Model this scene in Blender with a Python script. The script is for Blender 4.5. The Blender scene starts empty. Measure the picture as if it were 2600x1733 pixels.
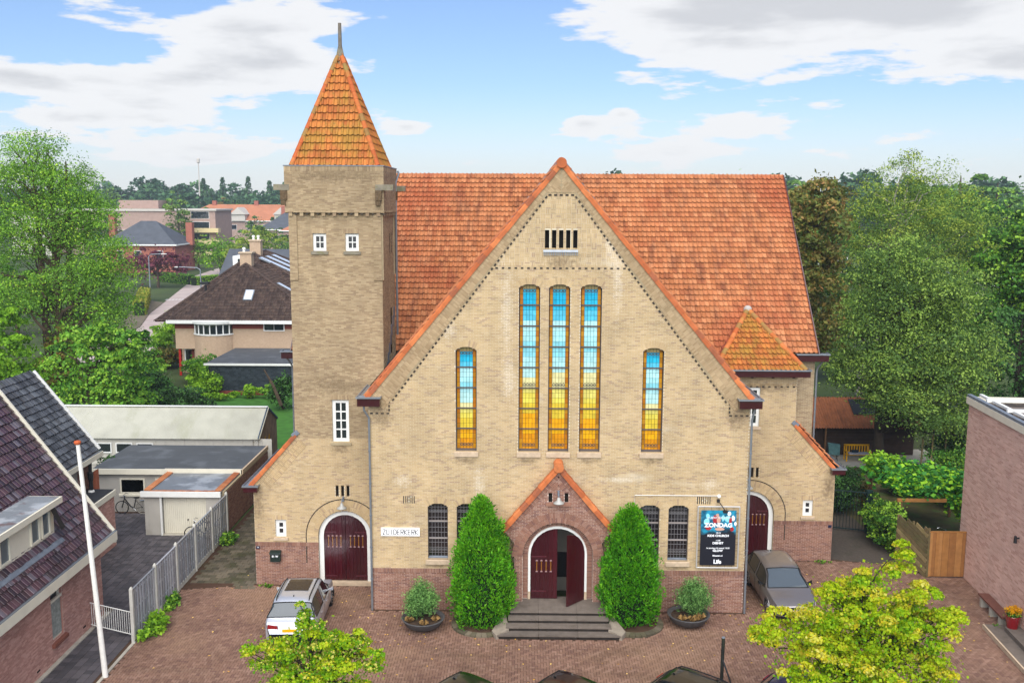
import bpy, math, random
import numpy as np
from mathutils import Vector, Matrix
R = random.Random(7)
NR = np.random.RandomState(11)
PI = math.pi
scene = bpy.context.scene
COL = scene.collection

# ---------------------------------------------------------------- camera
cam_d = bpy.data.cameras.new('camera')
cam = bpy.data.objects.new('camera', cam_d)
COL.objects.link(cam)
scene.camera = cam
_a, _b, _r = math.radians(.729), math.radians(8.3), math.radians(.228)
_fw = Vector((-math.sin(_a)*math.cos(_b), math.cos(_a)*math.cos(_b), -math.sin(_b)))
_ri = Vector((math.cos(_a), math.sin(_a), 0)); _up = _ri.cross(_fw)
_r2 = _ri*math.cos(_r) + _up*math.sin(_r); _u2 = _up*math.cos(_r) - _ri*math.sin(_r)
cam.matrix_world = Matrix(((_r2.x, _u2.x, -_fw.x, -1.403), (_r2.y, _u2.y, -_fw.y, -38.0), (_r2.z, _u2.z, -_fw.z, 16.76), (0, 0, 0, 1)))
cam_d.sensor_width = 36
cam_d.lens = 36*2462.5/2600
cam_d.clip_start = .5
cam_d.clip_end = 3000

# ---------------------------------------------------------------- light
SUN_EL, SUN_AZ = 47, 183            # degrees; azimuth clockwise from +Y (the sun is behind the camera, to 
sd = bpy.data.lights.new('sun', 'SUN'); sd.energy = 3.1; sd.angle = math.radians(80); sd.color = (1, .96, .9)
sun = bpy.data.objects.new('sun', sd); COL.objects.link(sun)
_e, _z = math.radians(SUN_EL), math.radians(SUN_AZ)
_sv = Vector((math.sin(_z)*math.cos(_e), math.cos(_z)*math.cos(_e), math.sin(_e)))
sun.rotation_euler = _sv.to_track_quat('Z', 'Y').to_euler()
scene.view_settings.view_transform = 'Standard'
scene.view_settings.look = 'None'
scene.view_settings.gamma = 1
scene.view_settings.exposure = 1.03
scene.view_settings.use_curve_mapping = False

world = bpy.data.worlds.new('World'); scene.world = world; world.use_nodes = True
nt = world.node_tree; nt.nodes.clear()
def wn(t, **k):
    n = nt.nodes.new(t)
    for a, v in k.items(): setattr(n, a, v)
    return n
def wm(op, a, b=None, clamp=False, c=None):
    n = wn('ShaderNodeMath', operation=op, use_clamp=clamp)
    for i, x in enumerate((a, b, c)):
        if x is None: continue
        if hasattr(x, 'links'): nt.links.new(x, n.inputs[i])
        else: n.inputs[i].default_value = x
    return n.outputs[0]
sky = wn('ShaderNodeTexSky', sky_type='NISHITA'); sky.sun_disc = False
sky.sun_elevation = _e; sky.sun_rotation = _z; sky.altitude = 0; sky.air_density = 1.0; sky.dust_density = .6; sky.ozone_density = 2.2
tc = wn('ShaderNodeTexCoord')
sep = wn('ShaderNodeSeparateXYZ'); nt.links.new(tc.outputs['Generated'], sep.inputs[0])
X_, Y_, Z_ = sep.outputs
az = wm('ARCTAN2', X_, Y_)
el = wm('ARCSINE', Z_)
# cloud field: a flat layer seen in perspective
zz = wm('ADD', wm('MAXIMUM', Z_, 0), .22)
comb = wn('ShaderNodeCombineXYZ')
nt.links.new(wm('DIVIDE', X_, zz), comb.inputs[0]); nt.links.new(wm('DIVIDE', Y_, zz), comb.inputs[1]); nt.links.new(wm('MULTIPLY', Z_, 9.), comb.inputs[2])
n1 = wn('ShaderNodeTexNoise', noise_dimensions='3D'); nt.links.new(comb.outputs[0], n1.inputs['Vector'])
n1.inputs['Scale'].default_value = 2.6; n1.inputs['Detail'].default_value = 9; n1.inputs['Roughness'].default_value = .52; n1.inputs['Distortion'].default_value = .15
n2 = wn('ShaderNodeTexNoise', noise_dimensions='3D'); nt.links.new(comb.outputs[0], n2.inputs['Vector'])
n2.inputs['Scale'].default_value = 9; n2.inputs['Detail'].default_value = 8; n2.inputs['Roughness'].default_value = .6
def blob(a0, e0, sa, se, w):
    d1 = wm('POWER', wm('DIVIDE', wm('SUBTRACT', az, a0), sa), 2.0)
    d2 = wm('POWER', wm('DIVIDE', wm('SUBTRACT', el, e0), se), 2.0)
    return wm('MULTIPLY', wm('EXPONENT', wm('MULTIPLY', wm('ADD', d1, d2), -1.0)), w)
def A(u): return math.atan((u*1.1054-1300)/2462.5) - .0127
def E(v): return (460-v)*1.1054/2462.5
bl = [(1700, 40, 330, 75, .40), (2150, 60, 330, 100, .42), (1560, 130, 190, 55, .25), (2250, 190, 230, 45, .25), (1700, 300, 130, 34, .42), (1330, 285, 55, 26, .34), (1420, 270, 30, 14, .3), (1520, 352, 170, 24, .32), (2080, 330, 90, 24, .3),
      (130, 0, 260, 40, .38), (560, 165, 200, 70, .38), (330, 260, 210, 55, .36), (700, 10, 240, 28, .32), (500, 350, 260, 36, .32), (180, 300, 90, 18, .25), (940, 302, 46, 18, .34), (60, 225, 90, 26, .34), (620, 90, 170, 50, .30), (862, 172, 22, 12, .12), (180, 100, 60, 12, .2),
      (1060, 130, 180, 200, -.30), (60, 120, 150, 40, -.2), (2020, 290, 500, 26, -.10), (420, 70, 80, 40, -.12)]
bias = None
for (u, v, su, sv_, w) in bl:
    t = blob(A(u), E(v), su*1.1054/2462.5, sv_*1.1054/2462.5, w)
    bias = t if bias is None else wm('ADD', bias, t)
dens = wm('ADD', wm('ADD', wm('MULTIPLY', n1.outputs[0], 1.0), wm('MULTIPLY', n2.outputs[0], .42)), bias)
mr = wn('ShaderNodeMapRange', interpolation_type='SMOOTHSTEP'); nt.links.new(dens, mr.inputs[0])
mr.inputs[1].default_value = .80; mr.inputs[2].default_value = .92; mr.inputs[3].default_value = 0; mr.inputs[4].default_value = .96
# horizon veil
hv = wn('ShaderNodeMapRange', interpolation_type='SMOOTHSTEP'); nt.links.new(el, hv.inputs[0])
hv.inputs[1].default_value = -.02; hv.inputs[2].default_value = .12; hv.inputs[3].default_value = .72; hv.inputs[4].default_value = .05
cov = wm('MAXIMUM', mr.outputs[0], hv.outputs[0])
# thick parts and bellies are greyer
th = wn('ShaderNodeMapRange', interpolation_type='SMOOTHSTEP'); nt.links.new(wm('ADD', dens, wm('MULTIPLY', n2.outputs[0], -.30)), th.inputs[0])
th.inputs[1].default_value = .86; th.inputs[2].default_value = 1.12; th.inputs[3].default_value = 0; th.inputs[4].default_value = 1
ccol = wn('ShaderNodeMixRGB'); nt.links.new(th.outputs[0], ccol.inputs[0])
ccol.inputs[1].default_value = (.98, .985, 1.0, 1); ccol.inputs[2].default_value = (.72, .73, .76, 1)
bgs = wn('ShaderNodeBackground'); tint = wn('ShaderNodeMixRGB', blend_type='MULTIPLY'); tint.inputs[0].default_value = 1; nt.links.new(sky.outputs[0], tint.inputs[1]); tint.inputs[2].default_value = (.76, .86, 1.06, 1); nt.links.new(tint.outputs[0], bgs.inputs[0]); bgs.inputs[1].default_value = .072
bgc = wn('ShaderNodeBackground'); nt.links.new(ccol.outputs[0], bgc.inputs[0]); bgc.inputs[1].default_value = .47
mx = wn('ShaderNodeMixShader'); nt.links.new(cov, mx.inputs[0]); nt.links.new(bgs.outputs[0], mx.inputs[1]); nt.links.new(bgc.outputs[0], mx.inputs[2])
wo = wn('ShaderNodeOutputWorld'); nt.links.new(mx.outputs[0], wo.inputs[0])

# ---------------------------------------------------------------- materials
def lin(h):
    if not isinstance(h, str): return tuple(h)
    h = h.lstrip('#'); o = []
    for i in (0, 2, 4):
        c = int(h[i:i+2], 16)/255
        o.append(c/12.92 if c <= .04045 else ((c+.055)/1.055)**2.4)
    return tuple(o)
def M(name, pal, rough=.8, stains=(), bump=None, metallic=0., spec=.3, trans=0., usecol=False, var=0., varscale=3., coat=0., patches=()):
    """pal: list of colours picked per piece; stains: (scale xyz, lo, hi, colour, amount)"""
    m = bpy.data.materials.new(name); m.use_nodes = True
    t = m.node_tree; t.nodes.clear(); L = t.links.new
    out = t.nodes.new('ShaderNodeOutputMaterial'); p = t.nodes.new('ShaderNodeBsdfPrincipled')
    p.inputs['Roughness'].default_value = rough; p.inputs['Metallic'].default_value = metallic
    p.inputs['Specular IOR Level'].default_value = spec
    if coat: p.inputs['Coat Weight'].default_value = coat; p.inputs['Coat Roughness'].default_value = .05
    if isinstance(pal, str) or isinstance(pal[0], float): pal = [pal]
    if usecol:
        at = t.nodes.new('ShaderNodeAttribute'); at.attribute_name = 'col'
        oi = t.nodes.new('ShaderNodeObjectInfo')
        mm = t.nodes.new('ShaderNodeMixRGB'); mm.blend_type = 'MULTIPLY'; mm.inputs[0].default_value = 1
        L(at.outputs['Color'], mm.inputs[1]); L(oi.outputs['Color'], mm.inputs[2]); c = mm.outputs[0]
    elif len(pal) > 1:
        at = t.nodes.new('ShaderNodeAttribute'); at.attribute_name = 'rnd'
        oi = t.nodes.new('ShaderNodeObjectInfo')
        ad = t.nodes.new('ShaderNodeMath'); ad.operation = 'ADD'; L(at.outputs['Fac'], ad.inputs[0]); L(oi.outputs['Random'], ad.inputs[1])
        fr = t.nodes.new('ShaderNodeMath'); fr.operation = 'FRACT'; L(ad.outputs[0], fr.inputs[0])
        cr = t.nodes.new('ShaderNodeValToRGB'); L(fr.outputs[0], cr.inputs[0])
        e = cr.color_ramp; e.interpolation = 'CONSTANT' if len(pal) > 3 else 'LINEAR'
        for i, h in enumerate(pal):
            x = i/len(pal)
            if i < 2: el_ = e.elements[i]; el_.position = x
            else: el_ = e.elements.new(x)
            el_.color = (*lin(h), 1)
        c = cr.outputs[0]
    else:
        rg = t.nodes.new('ShaderNodeRGB'); rg.outputs[0].default_value = (*lin(pal[0]), 1); c = rg.outputs[0]
    geo = t.nodes.new('ShaderNodeNewGeometry')
    if var:
        nz = t.nodes.new('ShaderNodeTexNoise'); L(geo.outputs['Position'], nz.inputs['Vector']); nz.inputs['Scale'].default_value = varscale; nz.inputs['Detail'].default_value = 5
        mr_ = t.nodes.new('ShaderNodeMapRange'); L(nz.outputs[0], mr_.inputs[0]); mr_.inputs[1].default_value = .3; mr_.inputs[2].default_value = .7
        mr_.inputs[3].default_value = 1-var; mr_.inputs[4].default_value = 1+var
        vm = t.nodes.new('ShaderNodeVectorMath'); vm.operation = 'SCALE'; L(c, vm.inputs[0]); L(mr_.outputs[0], vm.inputs['Scale']); c = vm.outputs[0]
    for (sc, lo, hi, sc_col, amt) in stains:
        mp = t.nodes.new('ShaderNodeMapping'); L(geo.outputs['Position'], mp.inputs[0]); mp.inputs['Scale'].default_value = sc if not isinstance(sc, (int, float)) else (sc, sc, sc)
        mp.inputs['Location'].default_value = (len(name)*1.7, lo*13, hi*7)
        nz = t.nodes.new('ShaderNodeTexNoise'); L(mp.outputs[0], nz.inputs['Vector']); nz.inputs['Scale'].default_value = 1; nz.inputs['Detail'].default_value = 6; nz.inputs['Roughness'].default_value = .6
        mr_ = t.nodes.new('ShaderNodeMapRange'); mr_.interpolation_type = 'SMOOTHSTEP'; L(nz.outputs[0], mr_.inputs[0]); mr_.inputs[1].default_value = lo; mr_.inputs[2].default_value = hi; mr_.inputs[3].default_value = 0; mr_.inputs[4].default_value = amt
        mm = t.nodes.new('ShaderNodeMixRGB'); L(mr_.outputs[0], mm.inputs[0]); L(c, mm.inputs[1]); mm.inputs[2].default_value = (*lin(sc_col), 1); c = mm.outputs[0]
    for (pcol, amt, plist) in patches:      # stains of their own shape at known places on the wall: (x, z, half width, half height)
        sx = t.nodes.new('ShaderNodeSeparateXYZ'); L(geo.outputs['Position'], sx.inputs[0]); acc = None
        def mth(op, a, b):
            n_ = t.nodes.new('ShaderNodeMath'); n_.operation = op
            for i_, v_ in enumerate((a, b)):
                if v_ is None: continue
                if hasattr(v_, 'links'): L(v_, n_.inputs[i_])
                else: n_.inputs[i_].default_value = v_
            return n_.outputs[0]
        for (px, pz, rx, rz_) in plist:
            dx = mth('POWER', mth('ABSOLUTE', mth('DIVIDE', mth('SUBTRACT', sx.outputs[0], px), rx), None), 2.); dz_ = mth('POWER', mth('ABSOLUTE', mth('DIVIDE', mth('SUBTRACT', sx.outputs[2], pz), rz_), None), 2.)
            g_ = mth('EXPONENT', mth('MULTIPLY', mth('ADD', dx, dz_), -1.), None); acc = g_ if acc is None else mth('ADD', acc, g_)
        nz = t.nodes.new('ShaderNodeTexNoise'); L(geo.outputs['Position'], nz.inputs['Vector']); nz.inputs['Scale'].default_value = 6; nz.inputs['Detail'].default_value = 5; nz.inputs['Roughness'].default_value = .7
        mr_ = t.nodes.new('ShaderNodeMapRange'); mr_.interpolation_type = 'SMOOTHSTEP'; L(mth('ADD', nz.outputs[0], mth('MULTIPLY', acc, .35)), mr_.inputs[0]); mr_.inputs[1].default_value = .56; mr_.inputs[2].default_value = .98; mr_.inputs[3].default_value = 0; mr_.inputs[4].default_value = amt
        mm = t.nodes.new('ShaderNodeMixRGB'); L(mr_.outputs[0], mm.inputs[0]); L(c, mm.inputs[1]); mm.inputs[2].default_value = (*lin(pcol), 1); c = mm.outputs[0]
    L(c, p.inputs['Base Color'])
    if bump:
        nz = t.nodes.new('ShaderNodeTexNoise'); L(geo.outputs['Position'], nz.inputs['Vector']); nz.inputs['Scale'].default_value = bump[0]; nz.inputs['Detail'].default_value = 4
        bp = t.nodes.new('ShaderNodeBump'); bp.inputs['Strength'].default_value = bump[1]; bp.inputs['Distance'].default_value = bump[2] if len(bump) > 2 else .01
        L(nz.outputs[0], bp.inputs['Height']); L(bp.outputs[0], p.inputs['Normal'])
    if trans:
        tr = t.nodes.new('ShaderNodeBsdfTranslucent'); L(c, tr.inputs[0]); ms = t.nodes.new('ShaderNodeMixShader'); ms.inputs[0].default_value = trans
        L(p.outputs[0], ms.inputs[1]); L(tr.outputs[0], ms.inputs[2]); L(ms.outputs[0], out.inputs[0])
    else: L(p.outputs[0], out.inputs[0])
    return m
def glassmat(name, col='#20262a', rough=.06):
    return M(name, [col], rough=rough, spec=.9, coat=.6)

MAT = {}
def mat(n): return MAT[n]
PALE = ('#d5cab4', .40, [(-2.1, 12.4, .3, 2.0), (2.25, 13.7, .25, 1.6), (-6.3, 5.5, .42, .28), (6.1, 5.45, .40, .28), (-3.2, 5.4, .28, .8), (-2.5, 15., .22, .7), (1.9, 15., .22, .7), (2.4, 5.6, .9, .12), (-4.4, 11.7, .3, .5), (-2.0, 9.6, .3, .8)])
DAMP = ('#6f5d46', .75, [(0, 14.35, .7, .32), (-3.7, 6.35, .5, .16), (-1.2, 6.35, .45, .12), (1.2, 6.35, .45, .12), (3.73, 6.35, .5, .16), (-7.1, 8.2, .5, .6), (7.1, 8.2, .5, .6), (-9.3, 17.7, 2.2, .35), (-9.3, 6.15, .5, .25), (-12.9, 3.6, .3, .8), (12.8, 3.6, .3, .8), (-9.2, 8.9, 1.8, .4), (-4.9, 1.9, .5, .1), (4.9, 1.9, .5, .1), (9.4, 8.3, 1.8, .3)])
MAT['brick'] = M('yellow brick', ['#b59d78', '#b8a079', '#b19972', '#b79f78', '#ae9570', '#bca580', '#b39b74', '#a58f6d', '#b69d76', '#a1896d', '#b9a17a', '#b19974'], .9, var=.14, varscale=.8,
    stains=[((.5, .5, .9), .60, .78, '#d2c8b2', .45), ((.9, .9, .25), .58, .76, '#8f7c60', .45), (9., .55, .8, '#8a6f4e', .25)], bump=(60, .5, .004), patches=(PALE, DAMP))
MAT['mortar'] = M('lime mortar', ['#cabfa6'], .95, var=.12, varscale=2, stains=[((.5, .5, .9), .56, .72, '#cfc6b2', .6)], patches=(('#f2ecdf', .95, PALE[2]), DAMP))
MAT['bandbrick'] = M('verge band brick', ['#a58d6c', '#aa9270', '#9e8766', '#af9876', '#988060'], .92, var=.12, varscale=.9, stains=[((.5, .5, .9), .55, .75, '#857457', .4)])
MAT['towerbrick'] = M('weathered yellow brick', ['#a08c6e', '#a69272', '#998466', '#a38e6e', '#937e61', '#ab9676', '#8f7a60', '#9d886a'], .92, var=.14, varscale=.7,
    stains=[((.9, .9, .22), .54, .74, '#7c6a50', .5), (7., .55, .8, '#6f5b43', .3)], bump=(60, .5, .004), patches=(DAMP,))
MAT['towermortar'] = M('weathered mortar', ['#9c8d70'], .95, var=.12, varscale=2)
MAT['redbrick'] = M('purple red brick', ['#86604f', '#8c6654', '#7e594a', '#927060', '#886454', '#75544a', '#83604f'], .9, var=.10, varscale=1.2,
    stains=[((1.2, 1.2, 2), .6, .8, '#5a4338', .4)], bump=(60, .5, .004))
MAT['redmortar'] = M('pale pink mortar', ['#c4b0a2'], .95, var=.12, varscale=2)
MAT['darkgap'] = M('soot black recess', ['#1c1814'], .95)  # even near-black fill for slots, air bricks and window backing
MAT['tile'] = M('orange clay pantile', ['#ac6d44', '#b17349', '#a5663d', '#b5784f', '#a96a42', '#9a5c38', '#af6f46'], .75, var=.14, varscale=1.6,
    stains=[((2.2, .8, .7), .48, .68, '#60392a', .50), ((.25, .2, .2), .50, .68, '#9a4a2c', .6), (16., .55, .72, '#6b452c', .55), (7., .62, .8, '#cba47a', .4)], bump=(35, .6, .01))
MAT['mosstile'] = M('mossy orange pantile', ['#a8622c', '#b36c32', '#9c5828', '#ac6c30', '#a66230'], .8, var=.14, varscale=1.8,
    stains=[((1.3, 1.3, .7), .42, .66, '#8c7a2c', .52), (5., .56, .72, '#5f5a24', .6), (11., .62, .76, '#b8a77a', .5)], bump=(35, .6, .01))
MAT['ridgetile'] = M('orange ridge tile', ['#b46436', '#a45830', '#bc6e3e', '#935436', '#ac5f36'], .75, var=.15, varscale=3, stains=[(6., .55, .75, '#6e4a34', .5)], bump=(30, .5, .01))
MAT['redtile'] = M('bare red pantile', ['#8c4630', '#7c3d2a', '#974c33'], .8, var=.15, varscale=3)
MAT['tileedge'] = M('sooty tile lip', ['#5a3322', '#4c2c1e', '#663a26'], .9, var=.2, varscale=6)  # tile front edges: the shadow line under each row is in the colour
MAT['lead'] = M('grey lead flashing', ['#6c737c'], .5, var=.2, varscale=4, spec=.5)
MAT['zinc'] = M('grey zinc', ['#8b9197'], .4, metallic=.6, var=.1, varscale=5)
MAT['maroon'] = M('maroon paint', ['#3a0912', '#400b15', '#350810'], .28, spec=.5, coat=.35, var=.1, varscale=3)
MAT['white'] = M('white paint', ['#dcdcd6'], .5, var=.04, varscale=3)
MAT['cream'] = M('cream paint', ['#d8d2be'], .55, var=.05, varscale=2, stains=[(3., .62, .8, '#b7ae96', .4)])
MAT['sill'] = M('pale stone sill', ['#b9a48a'], .9, var=.12, varscale=5, stains=[(6., .5, .75, '#8d8270', .5)])
MAT['stone'] = M('grey step stone', ['#60574f', '#685e55'], .9, var=.14, varscale=3, stains=[((2, 2, 2), .5, .75, '#4d443b', .6), (14., .6, .75, '#9a9084', .3)], bump=(40, .4, .006))
MAT['glass'] = glassmat('dark window glass')
MAT['greyglass'] = glassmat('pale reflecting glass', '#54616a')
MAT['leadglass'] = glassmat('dark leaded glass', '#1f1b1c', .15)
MAT['leadline'] = M('lead came', ['#716f70'], .6)
MAT['iron'] = M('black iron', ['#17181a'], .5, spec=.5)
MAT['bar'] = M('grey iron bar', ['#514a48'], .6)
MAT['stained'] = M('stained glass', ['#ffffff'], .22, spec=.6, usecol=True, var=.10, varscale=7, coat=.2)
MAT['wood'] = M('brown wood', ['#6a4d34'], .8, var=.2, varscale=5)

# ---------------------------------------------------------------- builders
WM = {}
def link(o, parent=None):
    COL.objects.link(o)
    if parent is not None: o.parent = parent
    return o
def tag(o, label=None, cat=None, group=None, kind=None):
    if label: o['label'] = label
    if cat: o['category'] = cat
    if group: o['group'] = group
    if kind: o['kind'] = kind
    return o
def thing(name, label, cat, loc=(0, 0, 0), rz=0, group=None):
    o = bpy.data.objects.new(name, None); COL.objects.link(o); o.location = loc; o.rotation_euler = (0, 0, rz)
    o.empty_display_size = .2
    WM[o.name] = Matrix.Translation(loc) @ Matrix.Rotation(rz, 4, 'Z')
    return tag(o, label, cat, group)
def wmat(p): return WM.get(p.name, Matrix.Identity(4)) if p is not None else Matrix.Identity(4)

def mesh_np(name, verts, faces, mats, parent=None, mi=None, rnd=None, col=None, local=False, smooth=False, kind=None, label=None):
    """verts (N,3); faces (M,k) k=3|4"""
    verts = np.asarray(verts, float); faces = np.asarray(faces, np.int32)
    if parent is not None and not local:
        Mi = np.array(wmat(parent).inverted()); verts = verts @ Mi[:3, :3].T + Mi[:3, 3]
    me = bpy.data.meshes.new(name)
    n, k = faces.shape
    me.vertices.add(len(verts)); me.vertices.foreach_set('co', verts.astype(np.float32).ravel())
    me.loops.add(n*k); me.loops.foreach_set('vertex_index', faces.ravel())
    me.polygons.add(n); me.polygons.foreach_set('loop_start', np.arange(0, n*k, k, dtype=np.int32))
    me.polygons.foreach_set('loop_total', np.full(n, k, np.int32))
    for m_ in (mats if isinstance(mats, (list, tuple)) else [mats]): me.materials.append(m_)
    if mi is not None: me.polygons.foreach_set('material_index', np.asarray(mi, np.int32))
    me.polygons.foreach_set('use_smooth', np.full(n, bool(smooth)))
    me.update(calc_edges=True)
    if rnd is not None:
        a = me.attributes.new('rnd', 'FLOAT', 'FACE'); a.data.foreach_set('value', np.asarray(rnd, np.float32))
    if col is not None:
        a = me.attributes.new('col', 'FLOAT_COLOR', 'FACE'); c = np.ones((n, 4), np.float32); c[:, :3] = col; a.data.foreach_set('color', c.ravel())
    o = bpy.data.objects.new(name, me); link(o, parent)
    if parent is not None: WM[o.name] = wmat(parent)
    if kind: o['kind'] = kind
    if label: o['label'] = label
    return o

class MB:
    def __init__(s): s.v = []; s.f = []; s.m = []; s.r = []
    def poly(s, pts, m=0, r=0.):
        b = len(s.v); s.v += [tuple(p) for p in pts]; s.f.append(tuple(range(b, b+len(pts)))); s.m.append(m); s.r.append(r); return s
    def hexa(s, p, m=0, r=0.):      # 8 points: bottom 4 ccw, top 4 ccw
        b = len(s.v); s.v += [tuple(q) for q in p]
        for f in ((3, 2, 1, 0), (4, 5, 6, 7), (0, 1, 5, 4), (1, 2, 6, 5), (2, 3, 7, 6), (3, 0, 4, 7)):
            s.f.append(tuple(b+i for i in f)); s.m.append(m); s.r.append(r)
        return s
    def box(s, x0, x1, y0, y1, z0, z1, m=0, r=0.):
        return s.hexa([(x0, y0, z0), (x1, y0, z0), (x1, y1, z0), (x0, y1, z0), (x0, y0, z1), (x1, y0, z1), (x1, y1, z1), (x0, y1, z1)], m, r)
    def bar(s, a, b, w, h, m=0, r=0., up=(0, 0, 1)):
        a, b = Vector(a), Vector(b); d = (b-a).normalized(); u = Vector(up)
        if abs(d.dot(u)) > .98: u = Vector((0, 1, 0))
        x = d.cross(u).normalized()*w/2; y = x.cross(d).normalized()*h/2
        return s.hexa([a-x-y, b-x-y, b+x-y, a+x-y, a-x+y, b-x+y, b+x+y, a+x+y], m, r)
    def tube(s, pts, rad, n=8, m=0, caps=True, r=0.):
        pts = [Vector(p) for p in pts]; rad = rad if isinstance(rad, (list, tuple)) else [rad]*len(pts); b = len(s.v)
        px = None
        for i, p in enumerate(pts):
            d = (pts[min(i+1, len(pts)-1)]-pts[max(i-1, 0)]).normalized()
            if px is None: px = d.orthogonal().normalized()
            px = (px - d*px.dot(d)).normalized(); py = d.cross(px)
            for k in range(n):
                a = 2*PI*k/n; s.v.append(tuple(p+(px*math.cos(a)+py*math.sin(a))*rad[i]))
        for i in range(len(pts)-1):
            for k in range(n):
                s.f.append((b+i*n+k, b+i*n+(k+1) % n, b+(i+1)*n+(k+1) % n, b+(i+1)*n+k)); s.m.append(m); s.r.append(r)
        if caps:
            s.f.append(tuple(b+k for k in reversed(range(n)))); s.m.append(m); s.r.append(r)
            s.f.append(tuple(b+(len(pts)-1)*n+k for k in range(n))); s.m.append(m); s.r.append(r)
        return s
    def lathe(s, prof, c=(0, 0, 0), n=24, m=0, sx=1, sy=1):
        b = len(s.v)
        for (rr, z) in prof:
            for k in range(n): a = 2*PI*k/n; s.v.append((c[0]+rr*math.cos(a)*sx, c[1]+rr*math.sin(a)*sy, c[2]+z))
        for i in range(len(prof)-1):
            for k in range(n): s.f.append((b+i*n+k, b+i*n+(k+1) % n, b+(i+1)*n+(k+1) % n, b+(i+1)*n+k)); s.m.append(m); s.r.append(0)
        return s
    def build(s, name, mats, parent=None, local=False, smooth=False, kind=None, label=None):
        me = bpy.data.meshes.new(name); v = s.v
        if parent is not None and not local:
            Mi = np.array(wmat(parent).inverted()); a = np.asarray(v, float); v = (a @ Mi[:3, :3].T + Mi[:3, 3]).tolist()
        me.from_pydata(v, [], s.f)
        for m_ in (mats if isinstance(mats, (list, tuple)) else [mats]): me.materials.append(m_)
        me.polygons.foreach_set('material_index', s.m)
        a = me.attributes.new('rnd', 'FLOAT', 'FACE'); a.data.foreach_set('value', [float(x) for x in s.r])
        if smooth: me.polygons.foreach_set('use_smooth', [True]*len(s.f))
        me.update()
        o = bpy.data.objects.new(name, me); link(o, parent)
        if parent is not None: WM[o.name] = wmat(parent)
        if kind: o['kind'] = kind
        if label: o['label'] = label
        return o

class Fr:       # a wall's plane: u along, v up, n outwards
    def __init__(s, o, u, v=(0, 0, 1), n=None):
        s.o, s.u, s.v = np.array(o, float), np.array(u, float), np.array(v, float)
        s.n = np.cross(s.u, s.v) if n is None else np.array(n, float)
    def __call__(s, u, v, d=0): return tuple(s.o+s.u*u+s.v*v+s.n*d)
    def arr(s, u, v, d): return s.o+np.outer(u, s.u)+np.outer(v, s.v)+np.outer(d, s.n)
def front(y): return Fr((0, y, 0), (1, 0, 0), n=(0, -1, 0))

def poly_iv(P, v):
    xs = []
    for i in range(len(P)):
        (a, b), (c, d) = P[i], P[(i+1) % len(P)]
        if (b <= v < d) or (d <= v < b): xs.append(a+(v-b)/(d-b)*(c-a))
    xs.sort(); return [(xs[i], xs[i+1]) for i in range(0, len(xs)-1, 2)]
def cut(iv, h):
    o = []
    for a, b in iv:
        if h[1] <= a or h[0] >= b: o.append((a, b)); continue
        if h[0] > a: o.append((a, h[0]))
        if h[1] < b: o.append((h[1], b))
    return o
class Arch:     # an opening: straight sides then a circular head (rise = hw gives a semicircle; 0 gives a flat head)
    def __init__(s, uc, hw, v0, vs, rise=0.):
        s.uc, s.hw, s.v0, s.vs, s.rise = uc, hw, v0, vs, rise
        s.R = (hw*hw+rise*rise)/(2*rise) if rise > 1e-4 else 0; s.vc = vs+rise-s.R if s.R else vs
    def iv(s, v):
        if v < s.v0 or v > s.vs+s.rise: return None
        if v <= s.vs: return (s.uc-s.hw, s.uc+s.hw)
        w = math.sqrt(max(0, s.R**2-(v-s.vc)**2)); return (s.uc-w, s.uc+w)
    def head(s, n=14, g=0.):
        hw, R_ = s.hw+g, s.R+g
        if not s.R: return [(s.uc+hw, s.vs+g), (s.uc-hw, s.vs+g)]
        a = math.acos(min(1, s.hw/s.R)) if s.rise < s.hw-1e-6 else 0
        return [(s.uc+R_*math.cos(t), s.vc+R_*math.sin(t)) for t in np.linspace(a, PI-a, n)]
    def path(s, n=14, g=0., b=0.): return [(s.uc+s.hw+g, s.v0-b)]+s.head(n, g)+[(s.uc-s.hw-g, s.v0-b)]

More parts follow.
